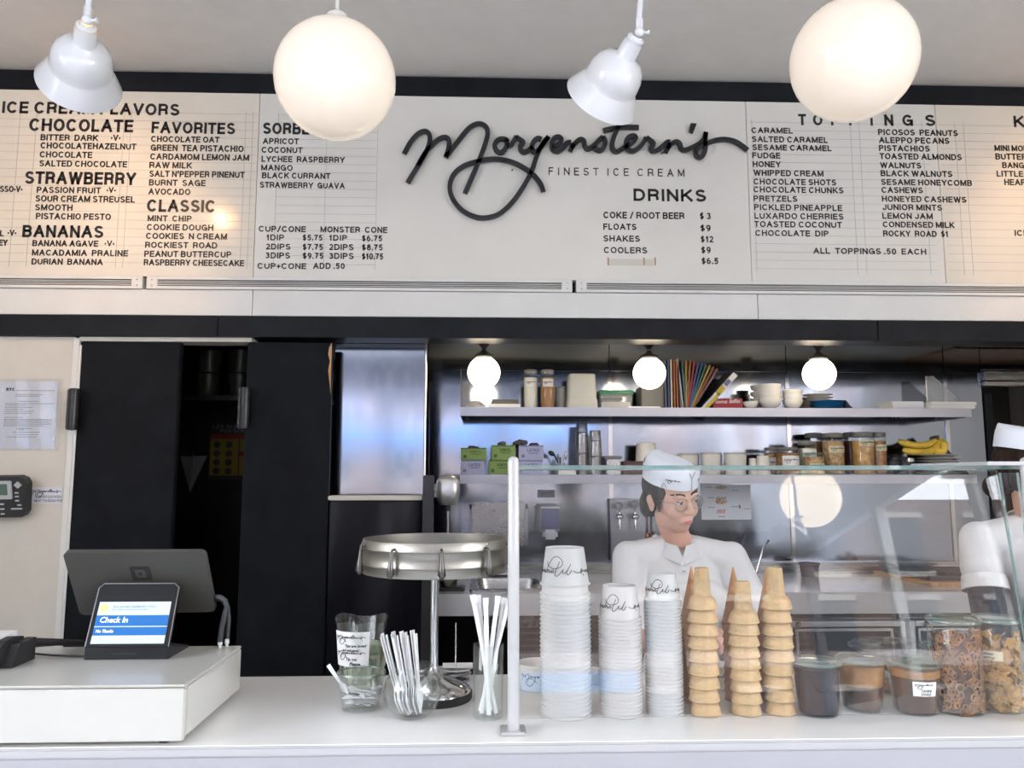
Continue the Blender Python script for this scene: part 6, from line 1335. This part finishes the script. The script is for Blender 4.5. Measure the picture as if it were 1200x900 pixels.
# bananas: one bunch
bz = LZ+.0006+sh_(533, LZ, 3.92)+.0015
bn = thing('banana_bunch', 'bunch of four ripe bananas lying on the white plates', 'bananas', (sx(1092), 3.92, bz+.002))
stem = Vector((sx(1099, 3.92), 3.92, bz+.085))
def bpt(px, py, Y=3.92): p = at(px, py, Y); return p
for k, (pts, dy) in enumerate((([(1100, 514), (1088, 521), (1072, 521.5), (1055, 517.5)], .012), ([(1101, 515), (1095, 526), (1078, 531), (1057, 527.5)], -.008), ([(1101, 514), (1104, 522), (1102, 529), (1093, 532)], -.022), ([(1099, 515), (1092, 525), (1080, 527), (1064, 524)], .035))):
    P_ = []
    c2 = [(p[0], p[1]) for p in pts]; sm_ = cat_rom(c2, 5); n_ = len(sm_)
    for i, (u, v) in enumerate(sm_): q = bpt(u, v); P_.append(Vector((q.x, 3.92+dy*min(1, i/4), max(q.z, bz+.013))))
    rs = [(.005+.013*min(1, i/(n_*.22)))*(1 if i < n_*.8 else max(.28, 1-((i-n_*.8)/(n_*.2))**1.6)) for i in range(n_)]
    B().tube(P_, rs, 7).obj('banana', 'banana', bn, smooth=60)
B().tube([stem+Vector((0, 0, -.01)), stem+Vector((.002, 0, .012))], [.010, .006], 8).obj('stem', 'banana_stem', bn, smooth=50)

# ================================================================ ON THE WALL AND BACK COUNTER
a_, c_ = at(630, 583, BY), at(650, 574, BY)
t = thing('brand_sticker', 'tiny grey script sticker above the soap dispenser', 'sticker', (a_.x, BY, a_.z)); B().box((a_.x, BY-.0025, a_.z), (c_.x, BY-.001, c_.z)).obj('sheet', 'plastic_grey', t)
b = B(); logo(b, frame(((a_.x+c_.x)/2, BY-.0028, (a_.z+c_.z)/2), (1, 0, 0), (0, 0, 1)), .07, .0018, 2); b.obj('lettering', 'ink', t, recalc=False)
x0, x1 = at(629, 600, 4.0).x, at(656, 600, 4.0).x; z0, z1_ = at(640, 633, 4.0).z, at(640, 591, 4.0).z
t = thing('soap_dispenser', 'grey wall soap dispenser with a purple window', 'dispenser', ((x0+x1)/2, 4.09, z0))
B().box((x0, 3.99, z0+.03), (x1, 4.098, z1_), .012).obj('housing', 'plastic_grey', t, smooth=40); B().box((x0+.022, 3.984, z0+.055), (x1-.004, 3.989, z1_-.02), .002).obj('window', 'soap_purple', t); B().box((x0+.02, 3.982, z1_-.019), (x1-.002, 3.992, z1_-.012), .001).obj('trim', 'alu', t)
B().box((x0+.03, 3.975, z0+.004), (x1-.012, 4.05, z0+.052), .012).obj('push_bar', 'paper_cool', t, smooth=40)
x0, x1 = at(553, 600, 3.95).x, at(616, 600, 3.95).x; z0, z1_ = at(580, 640, 3.95).z, at(580, 589, 3.95).z
t = thing('towel_dispenser', 'square steel paper towel dispenser left of the soap dispenser', 'dispenser', ((x0+x1)/2, 4.09, z0))
B().box((x0, 3.95, z0), (x1, 4.095, z1_), .006).obj('housing', 'steel', t); B().prism([(x0-.012, 3.94, z0), (x0-.012, 3.94, z1_-.03), (x0-.012, 4.0, z1_-.01), (x0-.012, 4.09, z1_-.01), (x0-.012, 4.09, z0)], (.011, 0, 0)).obj('side', 'steel_shelf', t)
B().prism([(x1+.001, 3.94, z0), (x1+.001, 3.94, z1_-.03), (x1+.001, 4.0, z1_-.01), (x1+.001, 4.09, z1_-.01), (x1+.001, 4.09, z0)], (.011, 0, 0)).obj('side', 'steel_shelf', t)
# tap tower
x0, x1 = at(717, 600, 4.0).x, at(757, 600, 4.0).x; z1_ = at(735, 585, 4.0).z
t = thing('tap_panel', 'upright steel tap panel with two round-topped taps', 'tap', ((x0+x1)/2, 4.05, BZ))
B().box((x0, 4.03, BZ+.06), (x1, 4.06, z1_), .004).box((x0+.01, 4.04, BZ+.001), (x1-.01, 4.065, BZ+.06), .002).obj('panel', 'steel_shelf', t)
for px in (724, 742):
    q = at(px, 605, 4.03); b = B(); b.tube([(q.x, 4.03, q.z), (q.x, 3.975, q.z)], .010, 12).tube([(q.x, 3.975, q.z+.02), (q.x, 3.972, q.z), (q.x, 3.97, q.z-.06)], .0075, 10).ell((q.x, 3.975, q.z), (.020, .018, .016), 14, 10); b.obj('faucet', 'chrome', t, smooth=50)
    b = B().tube([(q.x, 3.975, q.z+.02), (q.x, 3.975, q.z+.045)], .004, 8).ell((q.x, 3.975, q.z+.062 if px == 742 else q.z+.052), (.020, .014, .020), 16, 10); b.obj('tap_handle', 'plastic_grey', t, smooth=50)
for k, (px, top, L, mt, lab) in enumerate(((752, 594, .12, 'black_metal', 'dark scoop hanging nearest the tap panel'), (757, 593, .14, 'copper', 'copper coloured spatula hanging beside the tap panel'), (762, 594, .15, 'copper', 'copper coloured ladle hanging behind the worker'), (767, 596, .13, 'steel', 'steel whisk hanging behind the worker'))):
    q = at(px, top, 4.06); b = B().tube([(q.x, 4.085, q.z+.01), (q.x, 4.06, q.z), (q.x, 4.06, q.z-L)], .004, 8); b.ell((q.x, 4.06, q.z-L-.015), (.018, .008, .024), 12, 8); b.ell((q.x, 4.06, q.z-.004), (.007, .005, .010), 8, 6)
    o = b.obj('hanging_utensil', mt, None, smooth=50); tag(o, lab, 'utensil', 'utensils hanging beside the taps')
# poster with the drawn treats
a_, c_ = at(822, 609, BY), at(879, 568, BY)
t = thing('treat_poster', 'pale lavender poster with small drawn treats, right of the worker', 'poster', ((a_.x+c_.x)/2, BY, a_.z))
B().box((a_.x, BY-.005, a_.z), (c_.x, BY-.0025, c_.z), .001).obj('sheet', 'paper_cool', t); f = frame((a_.x, BY-.0054, a_.z), (1, 0, 0), (0, 0, 1)); W_, H_ = c_.x-a_.x, c_.z-a_.z
b = B()
for cy, ry in ((.92, .05), (.52, .08)): b.add([f(W_*(.40+.12*math.cos(a*PI/8)), H_*(cy+ry*math.sin(a*PI/8)), .0003) for a in range(16)], [tuple(range(16))])
b.obj('waffle_drawing', 'granola_light', t, recalc=False)
b = B()
for k in range(6): u = .31+.035*k; v = .60+.03*(k % 2); b.add([f(W_*(u+.014*math.cos(a*PI/3)), H_*(v+.03*math.sin(a*PI/3)), .0006) for a in range(6)], [tuple(range(6))])
ribbon(b, [(W_*.76, H_*.42), (W_*.77, H_*.36), (W_*.78, H_*.32)], .008, f, .0003, 0, 2)
b.obj('berry_drawing', 'brown_box', t, recalc=False)['kind'] = 'stuff'
b = B()
for k in range(5): ribbon(b, [(W_*(.31+.035*k), H_*.18), (W_*(.325+.035*k), H_*.25), (W_*(.34+.035*k), H_*.30)], .005, f, .0003, 0, 2)
b.obj('red_strokes', 'lip', t, recalc=False)['kind'] = 'stuff'
b = B()
for u, v in ((.10, .92), (.62, .82), (.12, .62), (.13, .34), (.60, .36), (.33, .08), (.85, .30)): b.quad(f(W_*u, H_*v, .0003), f(W_*(u+.14), H_*v, .0003), f(W_*(u+.14), H_*(v+.02), .0003), f(W_*u, H_*(v+.02), .0003))
b.obj('small_print', 'ink_soft', t, recalc=False)['kind'] = 'stuff'
# drink mixer on the post
q = at(525, 575, 3.40)
t = thing('mixer_head', 'rounded grey metal mixer head with a thin spindle, by the post', 'mixer', (q.x, 3.40, BZ))
b = B(); loft(b, [rr(q.x-.034, q.x+.034, 3.37, 3.43, .02, q.z-.060), rr(q.x-.046, q.x+.046, 3.358, 3.442, .028, q.z-.040), rr(q.x-.050, q.x+.050, 3.355, 3.445, .03, q.z), rr(q.x-.048, q.x+.048, 3.357, 3.443, .03, q.z+.040), rr(q.x-.034, q.x+.034, 3.37, 3.43, .02, q.z+.060), rr(q.x-.018, q.x+.018, 3.385, 3.415, .012, q.z+.065)], cap0=True, cap1=True); b.obj('head', 'alu', t, smooth=50)
B().tube([(q.x, 3.40, q.z-.058), (q.x, 3.40, q.z-.085)], .012, 12).obj('collar', 'black_rubber', t, smooth=50); B().tube([(q.x, 3.40, q.z-.085), (q.x, 3.40, BZ+.075)], .0055, 10).ell((q.x, 3.40, BZ+.073), (.016, .016, .005), 16, 8).obj('spindle', 'steel', t, smooth=50)
B().box((q.x-.075, 3.385, q.z-.028), (q.x-.046, 3.415, q.z+.028), .003).obj('mount', 'steel', t)
o = B().lathe([(.032, 0), (.034, .003), (.044, .065), (.046, .068), (.043, .068), (.031, .006), (.001, .005)], 28).obj('mixing_cup', 'steel', None, smooth=40); o.location = (q.x, 3.52, BZ+.0005); tag(o, 'steel mixing cup below the spindle, behind the ring stand', 'cup')
o = B().box((-.245, 3.47, BZ+.0008), (-.08, 3.60, BZ+.012), .004).box((-.235, 3.48, BZ+.0125), (-.09, 3.59, BZ+.016), .001).obj('drip_tray', 'black_metal'); tag(o, 'flat black drip tray at the left end of the pale worktop', 'tray')
# receipt spike with papers, seen left of the straws
q = at(534, 780, 2.04)
t = thing('receipt_spike', 'thin upright metal spike through a pile of white slips', 'spike', (q.x, 2.04, CT))
B().lathe([(.001, .001), (.034, 0), (.034, .006), (.004, .009), (.002, .012), (.0016, .135), (.0003, .14)], 24, (q.x, 2.04, CT)).obj('spike', 'steel', t, smooth=40)
rn = random.Random(9)
for k in range(7):
    a = rn.uniform(0, PI); w_, h_ = .030, .042; cc = Vector((q.x+rn.uniform(-.006, .006), 2.04+rn.uniform(-.005, .005), CT+.0125+k*.0032)); b = B()
    u, v = Vector((math.cos(a), math.sin(a), 0)), Vector((-math.sin(a), math.cos(a), 0)); pts = []
    vs = [cc+u*w_*(i-2)/2+v*h_*(j-2)/2*.9+Vector((0, 0, .0012*((i-2)**2)*.8)) for j in range(5) for i in range(5)]
    b.add(vs, [(j*5+i, j*5+i+1, (j+1)*5+i+1, (j+1)*5+i) for j in range(4) for i in range(4)]); o = b.obj('paper_slip', 'paper', None, smooth=60, recalc=False); tag(o, ['lowest', 'second', 'third', 'fourth', 'fifth', 'sixth', 'topmost'][k]+' white slip on the receipt spike', 'paper', 'slips on the spike')
# things on the pale worktop at the right
bx0, by0 = 1.99, 3.60
t = thing('cutting_board', 'wooden cutting board on the pale worktop at the right', 'board', (2.2, 3.8, BZ))
T = Matrix.Translation((2.0, 3.56, BZ+.0005))@Matrix.Rotation(R(2), 4, 'Z')
b = B().prism([T@Vector(p) for p in ((0, 0, 0), (.40, 0, 0), (.40, .46, 0), (-.02, .46, 0))], (0, 0, .016)); b.obj('board', 'wood_board', t)
o = B().prism([T@Vector(p) for p in ((.03, .06, .017), (.38, .06, .017), (.38, .42, .017), (.0, .42, .017))], (0, 0, .022)).obj('dark_tray', 'navy_cloth'); tag(o, 'flat dark slate tray lying on the wooden cutting board', 'tray')
b = B().tube([T@Vector((-.01, .40, .052)), T@Vector((.02, .30, .052)), T@Vector((.08, .10, .052)), T@Vector((.10, .055, .050))], [.012, .015, .015, .012], 12); o = b.obj('knife_roll', 'black_rubber', None, smooth=50); tag(o, 'black rolled cloth lying along the edge of the dark tray', 'roll')
x = at(946, 655, 3.95).x; o = B().lathe([(.001, 0), (.040, .001), (.046, .055), (.052, .060), (.050, .066), (.045, .062), (.001, .058)], 28).obj('small_pot', 'brown_box', None, smooth=40); o.location = (x, 3.93, BZ+.0006); tag(o, 'small dark brown pot on the pale worktop behind the cone stacks', 'pot')
x = at(893, 660, 3.95).x; o = B().tube([(x-.035, 3.95, BZ+.0008), (x-.005, 3.95, BZ+.09), (x+.015, 3.95, BZ+.15), (x+.03, 3.93, BZ+.175)], .006, 10).lathe([(.02, .0005), (.02, .006), (.008, .01)], 16, (x-.035, 3.95, BZ+.0003), cap1=True).obj('steel_spout', 'chrome', None, smooth=50); tag(o, 'slanting chrome spout rising from the worktop right of the worker', 'spout')
x = at(868, 655, 3.9).x; o = B().lathe([(.001, 0), (.03, .001), (.055, .04), (.052, .041), (.028, .005), (.001, .004)], 28).obj('dark_bowl', 'brown_box', None, smooth=40); o.location = (x, 3.85, BZ+.0006); tag(o, 'dark bowl on the worktop hidden behind the worker\'s shoulder', 'bowl')
# ================================================================ PEOPLE
def remesh_obj(b, name, mt, parent, vox, smooth_it=6, T=None):
    o = b.obj(name, mt, parent, recalc=True, smooth=180)
    md = o.modifiers.new('remesh', 'REMESH'); md.mode = 'VOXEL'; md.voxel_size = vox; md.use_smooth_shade = True
    if smooth_it: sm = o.modifiers.new('smooth', 'SMOOTH'); sm.factor = .5; sm.iterations = smooth_it
    return o
def cap_(b, p, q, r0, r1, seg=14, n=6):          # tapered limb with round ends
    p, q = Vector(p), Vector(q); b.ell(p, r0, 14, 10); b.ell(q, r1, 14, 10)
    b.tube([p.lerp(q, i/n) for i in range(n+1)], [r0+(r1-r0)*i/n for i in range(n+1)], seg)
def hand(b, T, curl=40, s=1):
    # palm in local coords: fingers along +Y, palm faces -Z, thumb towards +X*s
    for x in (-.028, -.010, .010, .028): cap_(b, T@Vector((x*.85, -.005, 0)), T@Vector((x, .048, 0)), .0135, .0105)
    L = [.060, .072, .078, .070]
    for i, x in enumerate((-.030, -.0105, .0095, .0285)):
        x *= s; l = L[i if s > 0 else i]; p = Vector((x, .052, 0)); a = 0; r = .0088
        for k, f in enumerate((.45, .30, .25)):
            a += R(curl)*(1 if k else .8); q = p+Vector((0, math.cos(a), -math.sin(a)))*l*f; cap_(b, T@p, T@q, r, r*.93, 10, 3); p = q; r *= .93
    p = Vector((.026*s, .004, -.004)); q = Vector((.050*s, .030, -.018)); e = Vector((.056*s, .052, -.034)); cap_(b, T@p, T@q, .0125, .0105, 10, 3); cap_(b, T@q, T@e, .0105, .0085, 10, 3)
    b.ell(T@Vector((0, -.02, 0)), (.028, .028, .018), 14, 10)
def worker(name, label, base, neck, head_c, yaw, pitch, roll, body_yaw, sh, elbows, wrists, long_sleeve=False, hem=.72):
    """neck: base of the neck; sh: half shoulder width; elbows / wrists: (left, right) as seen by the viewer"""
    t = thing(name, label, 'person', base)
    N = Vector(neck); Z = Vector((0, 0, 1)); cy, sy = math.cos(body_yaw), math.sin(body_yaw)
    def bt(x, y, z): return Vector((N.x+x*cy-y*sy, N.y+x*sy+y*cy, N.z+z))       # body space, x to the viewer's right, -y forwards
    SL, SR = bt(-sh, .015, -.055), bt(sh, .015, -.055)
    Th = Matrix.Translation(head_c)@Matrix.Rotation(yaw, 4, 'Z')@Matrix.Rotation(pitch, 4, 'X')@Matrix.Rotation(roll, 4, 'Y')
    # ---- body: skin of head, neck, arms and hands as one surface
    b = B(); h = lambda *p: Th@Vector(p)
    e = lambda c, r: b.ell(h(*c), r, 22, 14, T=Th.to_3x3())
    e((0, .018, .032), (.0735, .092, .082)); e((0, -.020, -.008), (.066, .068, .070)); e((0, -.032, -.052), (.050, .050, .058)); e((0, -.062, -.090), (.019, .017, .016)); e((0, -.035, -.082), (.036, .042, .026))
    for s in (-1, 1):
        e((s*.032, -.056, -.034), (.024, .024, .028)); e((s*.030, -.070, .021), (.022, .011, .007)); e((s*.040, -.01, -.060), (.018, .042, .033))
        e((s*.0745, .008, -.018), (.007, .016, .028)); e((s*.079, .014, -.006), (.006, .016, .018)); e((s*.0095, -.090, -.034), (.0066, .0085, .0062))
    cap_(b, h(0, -.078, .014), h(0, -.098, -.024), .0078, .0095, 12); e((0, -.1005, -.029), (.0100, .0088, .0080)); e((0, -.076, -.064), (.024, .012, .016)); e((0, -.083, -.060), (.016, .005, .004)); e((0, -.082, -.070), (.014, .005, .004))
    cap_(b, h(0, .018, -.075), N+Vector((0, .012, -.01)), .043, .047, 18)
    b.ell(N+Vector((0, .015, -.055)), (.07, .05, .045), 20, 12)
    LT = [(SL, elbows[0], wrists[0], -1), (SR, elbows[1], wrists[1], 1)]
    head_o = remesh_obj(b, 'body', 'skin', t, .0036, 9)
    for S_, E_, W_, s in LT:
        a = B(); E_, W_ = Vector(E_), Vector(W_)
        cap_(a, S_.lerp(E_, .3), E_, .044, .038, 16); cap_(a, E_, W_, .038, .026, 16)
        d = (W_-E_).normalized(); q = d.to_track_quat('Y', 'Z').to_matrix().to_4x4(); hand(a, Matrix.Translation(W_+d*.03)@q, 38, -s)
        remesh_obj(a, 'forearm_and_hand', 'skin_hand', t, .0042, 3)
    # ---- lips, eyes, brows, hair, glasses
    bpy.context.view_layer.update(); ev = head_o.evaluated_get(bpy.context.evaluated_depsgraph_get()); me_ = ev.to_mesh(); off = root_loc(head_o)
    tree = BVHTree.FromPolygons([v.co.copy() for v in me_.vertices], [tuple(p.vertices) for p in me_.polygons]); ev.to_mesh_clear(); fwd = Th.to_3x3()@Vector((0, 1, 0))
    def snap(x, z, d=0):                                    # point of the face surface in front of local (x, z)
        hit = tree.ray_cast(h(x, -.2, z)-off, fwd)
        return (hit[0]+off-fwd*d) if hit[0] is not None else h(x, -.08, z)
    def snapped(outline_u, outline_l, lift, n=14):
        b_ = B(); vs = []
        for i in range(n+1):
            t_ = i/n
            for k in range(5):
                q = k/4; (xu, zu), (xl, zl) = outline_u(t_), outline_l(t_); vs.append(snap(xu*(1-q)+xl*q, zu*(1-q)+zl*q, lift*math.sin(PI*q)*math.sin(PI*t_)**.5+.0003))
        return b_.add(vs, [(i*5+k, i*5+k+1, (i+1)*5+k+1, (i+1)*5+k) for i in range(n) for k in range(4)])
    LW = .0205
    up_ = snapped(lambda t_: ((t_-.5)*2*LW, -.0645+.0062*math.sin(PI*t_)**.8-.0018*math.exp(-((t_-.5)/.09)**2)), lambda t_: ((t_-.5)*2*LW, -.0645), .0022); up_.obj('lips', 'lip', t, smooth=80, recalc=False)
    lo_ = snapped(lambda t_: ((t_-.5)*2*LW*.96, -.0648), lambda t_: ((t_-.5)*2*LW*.96, -.0648-.0072*math.sin(PI*t_)**.8), .0030); lo_.obj('lips', 'lip', t, smooth=80, recalc=False)
    for s in (-1, 1):
        bw = snapped(lambda t_: (s*(.011+.040*t_), .0185+.0085*math.sin(PI*min(1, t_*.75+.1))+.0034*(1-.8*t_)), lambda t_: (s*(.011+.040*t_), .0185+.0085*math.sin(PI*min(1, t_*.75+.1))-.0030*(1-.8*t_)), .0022); bw.obj('eyebrow', 'hair', t, smooth=80, recalc=False)
    for s in (-1, 1):
        eb = B().ell(h(s*.0295, -.0715, .0015), (.0125, .0105, .0085), 18, 12, T=Th.to_3x3()); eo = eb.obj('eye', 'eye_white', t, smooth=60)
        B().ell(h(s*.0295+.003, -.0800, -.0005), (.0052, .0030, .0052), 14, 8, T=Th.to_3x3()).obj('iris', 'eye_dark', eo, smooth=60)
        lid = B(); vs = []
        for j in range(6):
            a = R(12+j*18)
            for i in range(11): u = R(-72+14.4*i); r_ = .0122; vs.append(h(s*.0295+(.0137)*math.sin(u)*1.0, -.0705-r_*math.cos(u)*math.cos(a), .0015+.0100*math.sin(a)))
        lid.add(vs, [(j*11+i, j*11+i+1, (j+1)*11+i+1, (j+1)*11+i) for j in range(5) for i in range(10)]); lid.obj('eyelid', 'skin', t, smooth=60, recalc=False)
        lash = B().tube([h(s*.0295+.0137*math.sin(R(-72+14.4*i)), -.0712-.0124*math.cos(R(-72+14.4*i)), .0040) for i in range(11)], .0011, 6); lash.obj('eyelashes', 'hair', t)
        pass
    hb = B(); eh = lambda c, r: hb.ell(h(*c), r, 22, 14, T=Th.to_3x3())
    eh((0, .026, .028), (.0795, .092, .076)); eh((0, .075, -.035), (.050, .042, .05)); eh((0, .108, -.065), (.035, .032, .035))
    for s in (-1, 1): eh((s*.070, -.012, .020), (.012, .030, .040)); eh((s*.068, .045, -.03), (.018, .03, .045)); eh((s*.0735, -.030, -.012), (.005, .008, .030))
    hair = remesh_obj(hb, 'hair', 'hair', t, .005, 4)
    # ---- shirt: torso, short sleeves
    sb = B(); cst = lambda x, y, z, r: sb.ell(bt(x, y, z), r, 22, 14, T=Matrix.Rotation(body_yaw, 3, 'Z'))
    cst(0, .02, -.15, (sh*.86, .105, .13)); cst(0, .02, -.27, (sh*.80, .110, .16)); cst(0, .02, -.42, (sh*.76, .115, .16)); cst(0, .025, -.52, (sh*.80, .12, .12)); cst(0, .02, -.065, (sh*.62, .075, .052))
    for s in (-1, 1): cst(s*.07, -.045, -.19, (.075, .06, .075)); cap_(sb, bt(s*.05, .02, -.030), bt(s*sh*.92, .015, -.062), .046, .056, 16)
    for S_, E_, W_, s in LT:
        E_ = Vector(E_); m_ = S_.lerp(E_, hem); cap_(sb, S_, m_, .052, .060, 18)
    # cut under the sleeves stays open to the arm inside
    shirt = remesh_obj(sb, 'shirt', 'shirt', t, .007, 5)
    if long_sleeve:
        for S_, E_, W_, s in LT:
            E_, W_ = Vector(E_), Vector(W_); a = B(); cap_(a, S_.lerp(E_, .4), E_, .052, .045, 16); cap_(a, E_, W_, .045, .034, 16); remesh_obj(a, 'dark_undersleeve', 'navy_cloth', t, .006, 3)
    # sleeve hems
    for S_, E_, W_, s in LT:
        E_ = Vector(E_); c = S_.lerp(E_, hem+.18); d = (E_-S_).normalized(); T = d.to_track_quat('Z', 'Y').to_matrix().to_4x4()
        B().lathe([(.0600, -.030), (.0625, -.012), (.0640, .010), (.0615, .012), (.0585, .005)], 32, c, T=T).obj('sleeve_hem', 'shirt', t, smooth=50)
    # collar: two pointed leaves, placket and buttons
    for s in (-1, 1):
        cb2 = B(); top = []; bot = []
        for i in range(9):
            a = R(90+s*180*i/8*.93); r_ = .064; zt2 = .028-.042*(i/8); p = bt(r_*math.cos(a)*.98, .018+r_*math.sin(a)*1.02, zt2); top.append(p)
            w2 = .030+.030*(i/8)**2; rr2 = r_+.018+.012*(i/8)**2; x_ = rr2*math.cos(a)+s*.030*(i/8)**3*(-1 if True else 1)*-1; bot.append(bt(x_, .018+rr2*math.sin(a)-.004*(i/8), zt2-w2))
        nn_ = 9; vs = top+bot+[p+Vector((0, 0, -.003))-(p-N).normalized()*.003 for p in top+bot]
        fs = []
        for i in range(8): fs += [(i, i+1, nn_+i+1, nn_+i), (2*nn_+i, 3*nn_+i, 3*nn_+i+1, 2*nn_+i+1), (i, 2*nn_+i, 2*nn_+i+1, i+1), (nn_+i, nn_+i+1, 3*nn_+i+1, 3*nn_+i)]
        fs.append((8, 8+nn_, 8+3*nn_, 8+2*nn_)); cb2.add(vs, fs); cb2.obj('collar', 'shirt', t, smooth=40)
    pl = B(); pl.tube([bt(0, -.072, -.085), bt(0, -.100, -.13), bt(0, -.112, -.19), bt(0, -.112, -.28), bt(0, -.105, -.42)], .016, 8, flat=.25) if False else None
    for z_, y_ in ((-.09, -.078), (-.165, -.112), (-.245, -.112)): B().ell(bt(.002, y_, z_), (.005, .003, .005), 12, 8).obj('button', 'paper', t, smooth=60)
    # trousers and shoes below the counter
    lb2 = B(); hz2 = N.z-.58
    cap_(lb2, bt(-.09, .03, -.56), bt(.09, .03, -.56), .105, .105, 18)
    for s in (-1, 1): cap_(lb2, bt(s*.09, .03, -.60), Vector((bt(s*.09, 0, 0).x, N.y+.02, .48)), .092, .058, 16); cap_(lb2, Vector((bt(s*.09, 0, 0).x, N.y+.02, .48)), Vector((bt(s*.09, 0, 0).x, N.y+.05, .10)), .056, .042, 16)
    remesh_obj(lb2, 'trousers', 'navy_cloth', t, .012, 4)
    sh2 = B()
    for s in (-1, 1): sh2.ell((bt(s*.09, 0, 0).x, N.y-.02, .045), (.045, .13, .044), 18, 12)
    sh2.obj('shoes', 'black_rubber', t, smooth=60)
    return t, Th, h
def paper_cap(t, Th, tilt, logo_side=-1, scale=1.0):
    # folded paper cap: oval band, sides leaning in to a long flat fold
    Tc = Th@Matrix.Translation((0, .012, .052))@Matrix.Rotation(tilt, 4, 'X'); n_ = 48; rings = []
    for (rx, ry, z, dy) in ((.0805, .100, 0, 0), (.081, .1005, .004, 0), (.079, .101, .032, 0), (.074, .101, .050, .0), (.056, .099, .062, 0), (.022, .096, .066, 0)):
        rings.append([Tc@Vector((rx*math.cos(2*PI*k/n_)*scale, (ry*math.sin(2*PI*k/n_)+dy)*scale, z*scale+.010*abs(math.sin(2*PI*k/n_))**4*(z/.086))) for k in range(n_)])
    b = B(); loft(b, rings, cap1=True); b.obj('paper_cap', 'cap_paper', t, smooth=50, recalc=True)
    # turned-up cuff with a pointed overlap at the front
    b = B(); r2 = []
    for (q, z) in ((1.012, -.001), (1.022, .030), (1.018, .050), (1.012, .0505), (1.015, .030), (1.004, -.001)):
        r2.append([Tc@Vector((.081*q*math.cos(2*PI*k/n_)*scale, .1005*q*math.sin(2*PI*k/n_)*scale, (z+(.012*math.exp(-((k-36)/5)**2) if z > .04 else 0))*scale)) for k in range(n_)])
    loft(b, r2); b.obj('cap_cuff', 'cap_paper', t, smooth=50)
    def m(u, v, d=0):
        a = R(-90)+u/.090; return Tc@Vector(((.081*1.024*scale+d)*math.cos(a), (.1005*1.024*scale+d)*math.sin(a), v*scale))
    b = B()
    for u0 in (-.062, .058): logo(b, lambda u, v, d: m(u+u0, v+.028, d+.0006), .048, .0014, 2)
    b.obj('cap_script', 'ink', t, recalc=False)
    b = B(); ribbon(b, [(-.012, .060), (-.004, .045), (.002, .030), (.004, .002)], .0022, m, .0005, .0006, 3); ribbon(b, [(.012, .062), (.006, .052), (.001, .040)], .0022, m, .0005, .0006, 3); ribbon(b, [(-.095, .002), (-.090, .018), (-.080, .004)], .0015, m, .0005, .0006, 3); b.obj('cap_crease', 'ink_soft', t, recalc=False)
mat('cap_paper', (.72, .76, .84), .6, vary=.03)
hc = at(786, 581, 2.60)
wk, Th, h = worker('person', 'worker in a white collared shirt, glasses and paper cap, looking right', (.66, 2.62, 0), (.642, 2.625, 1.345), (hc.x, 2.585, hc.z), R(26), R(13), R(-7), R(-6), .168,
    ((.46, 2.53, 1.04), (.885, 2.52, 1.03)), ((.60, 2.33, 1.10), (.80, 2.30, 1.10)))
paper_cap(wk, Th, R(7))
# glasses
g = B()
for s in (-1, 1):
    pts = [(s*.031+.0235*math.cos(a)*(1.0), -.0905+.004*abs(math.cos(a)), -.004+.0205*math.sin(a)-(.002*math.cos(a)*s)) for a in [2*PI*k/28 for k in range(29)]]
    g.tube([h(*p) for p in pts], .0011, 6, cap=False)
    g.tube([h(s*.0545, -.087, .004), h(s*.070, -.060, .004), h(s*.0805, .000, .000), h(s*.080, .018, -.008)], .0012, 6)
g.tube([h(-.008, -.093, .004), h(0, -.0965, .006), h(.008, -.093, .004)], .0011, 6).tube([h(-.012, -.0925, .011), h(0, -.0955, .0125), h(.012, -.0925, .011)], .0009, 6)
g.obj('glasses', 'glasses_metal', wk, smooth=60)
gl_ = B()
for s in (-1, 1): gl_.add([h(s*.031+.0225*math.cos(2*PI*k/24), -.0903, -.004+.0195*math.sin(2*PI*k/24)) for k in range(24)], [tuple(range(24))])
gl_.obj('lenses', 'clear_glass', wk, recalc=False)
# second worker at the right edge, turned away
w2, Th2, h2 = worker('person', 'worker in a white short-sleeved shirt over dark sleeves, at the right edge', (1.70, 2.42, 0), (1.70, 2.42, 1.42), (1.69, 2.39, 1.575), R(60), R(6), 0, R(8), .195,
    ((1.475, 2.32, 1.10), (1.99, 2.32, 1.10)), ((1.66, 2.20, 1.10), (1.86, 2.20, 1.12)), True, .34)
paper_cap(w2, Th2, R(5), scale=1.02)
ab = B(); vs = []
for j in range(13):
    for i in range(9):
        u = -.11+.22*i/8; z_ = 1.36-.9*j/12; vs.append((1.70+u*(1+.5*min(1, j/4)), 2.275-.012*math.cos(i*1.2)-.004*math.sin(j+i), z_))
ab.add(vs, [(j*9+i, j*9+i+1, (j+1)*9+i+1, (j+1)*9+i) for j in range(12) for i in range(8)]); ab.obj('apron_bib', 'apron', w2, smooth=60, recalc=False)
flush_texts()
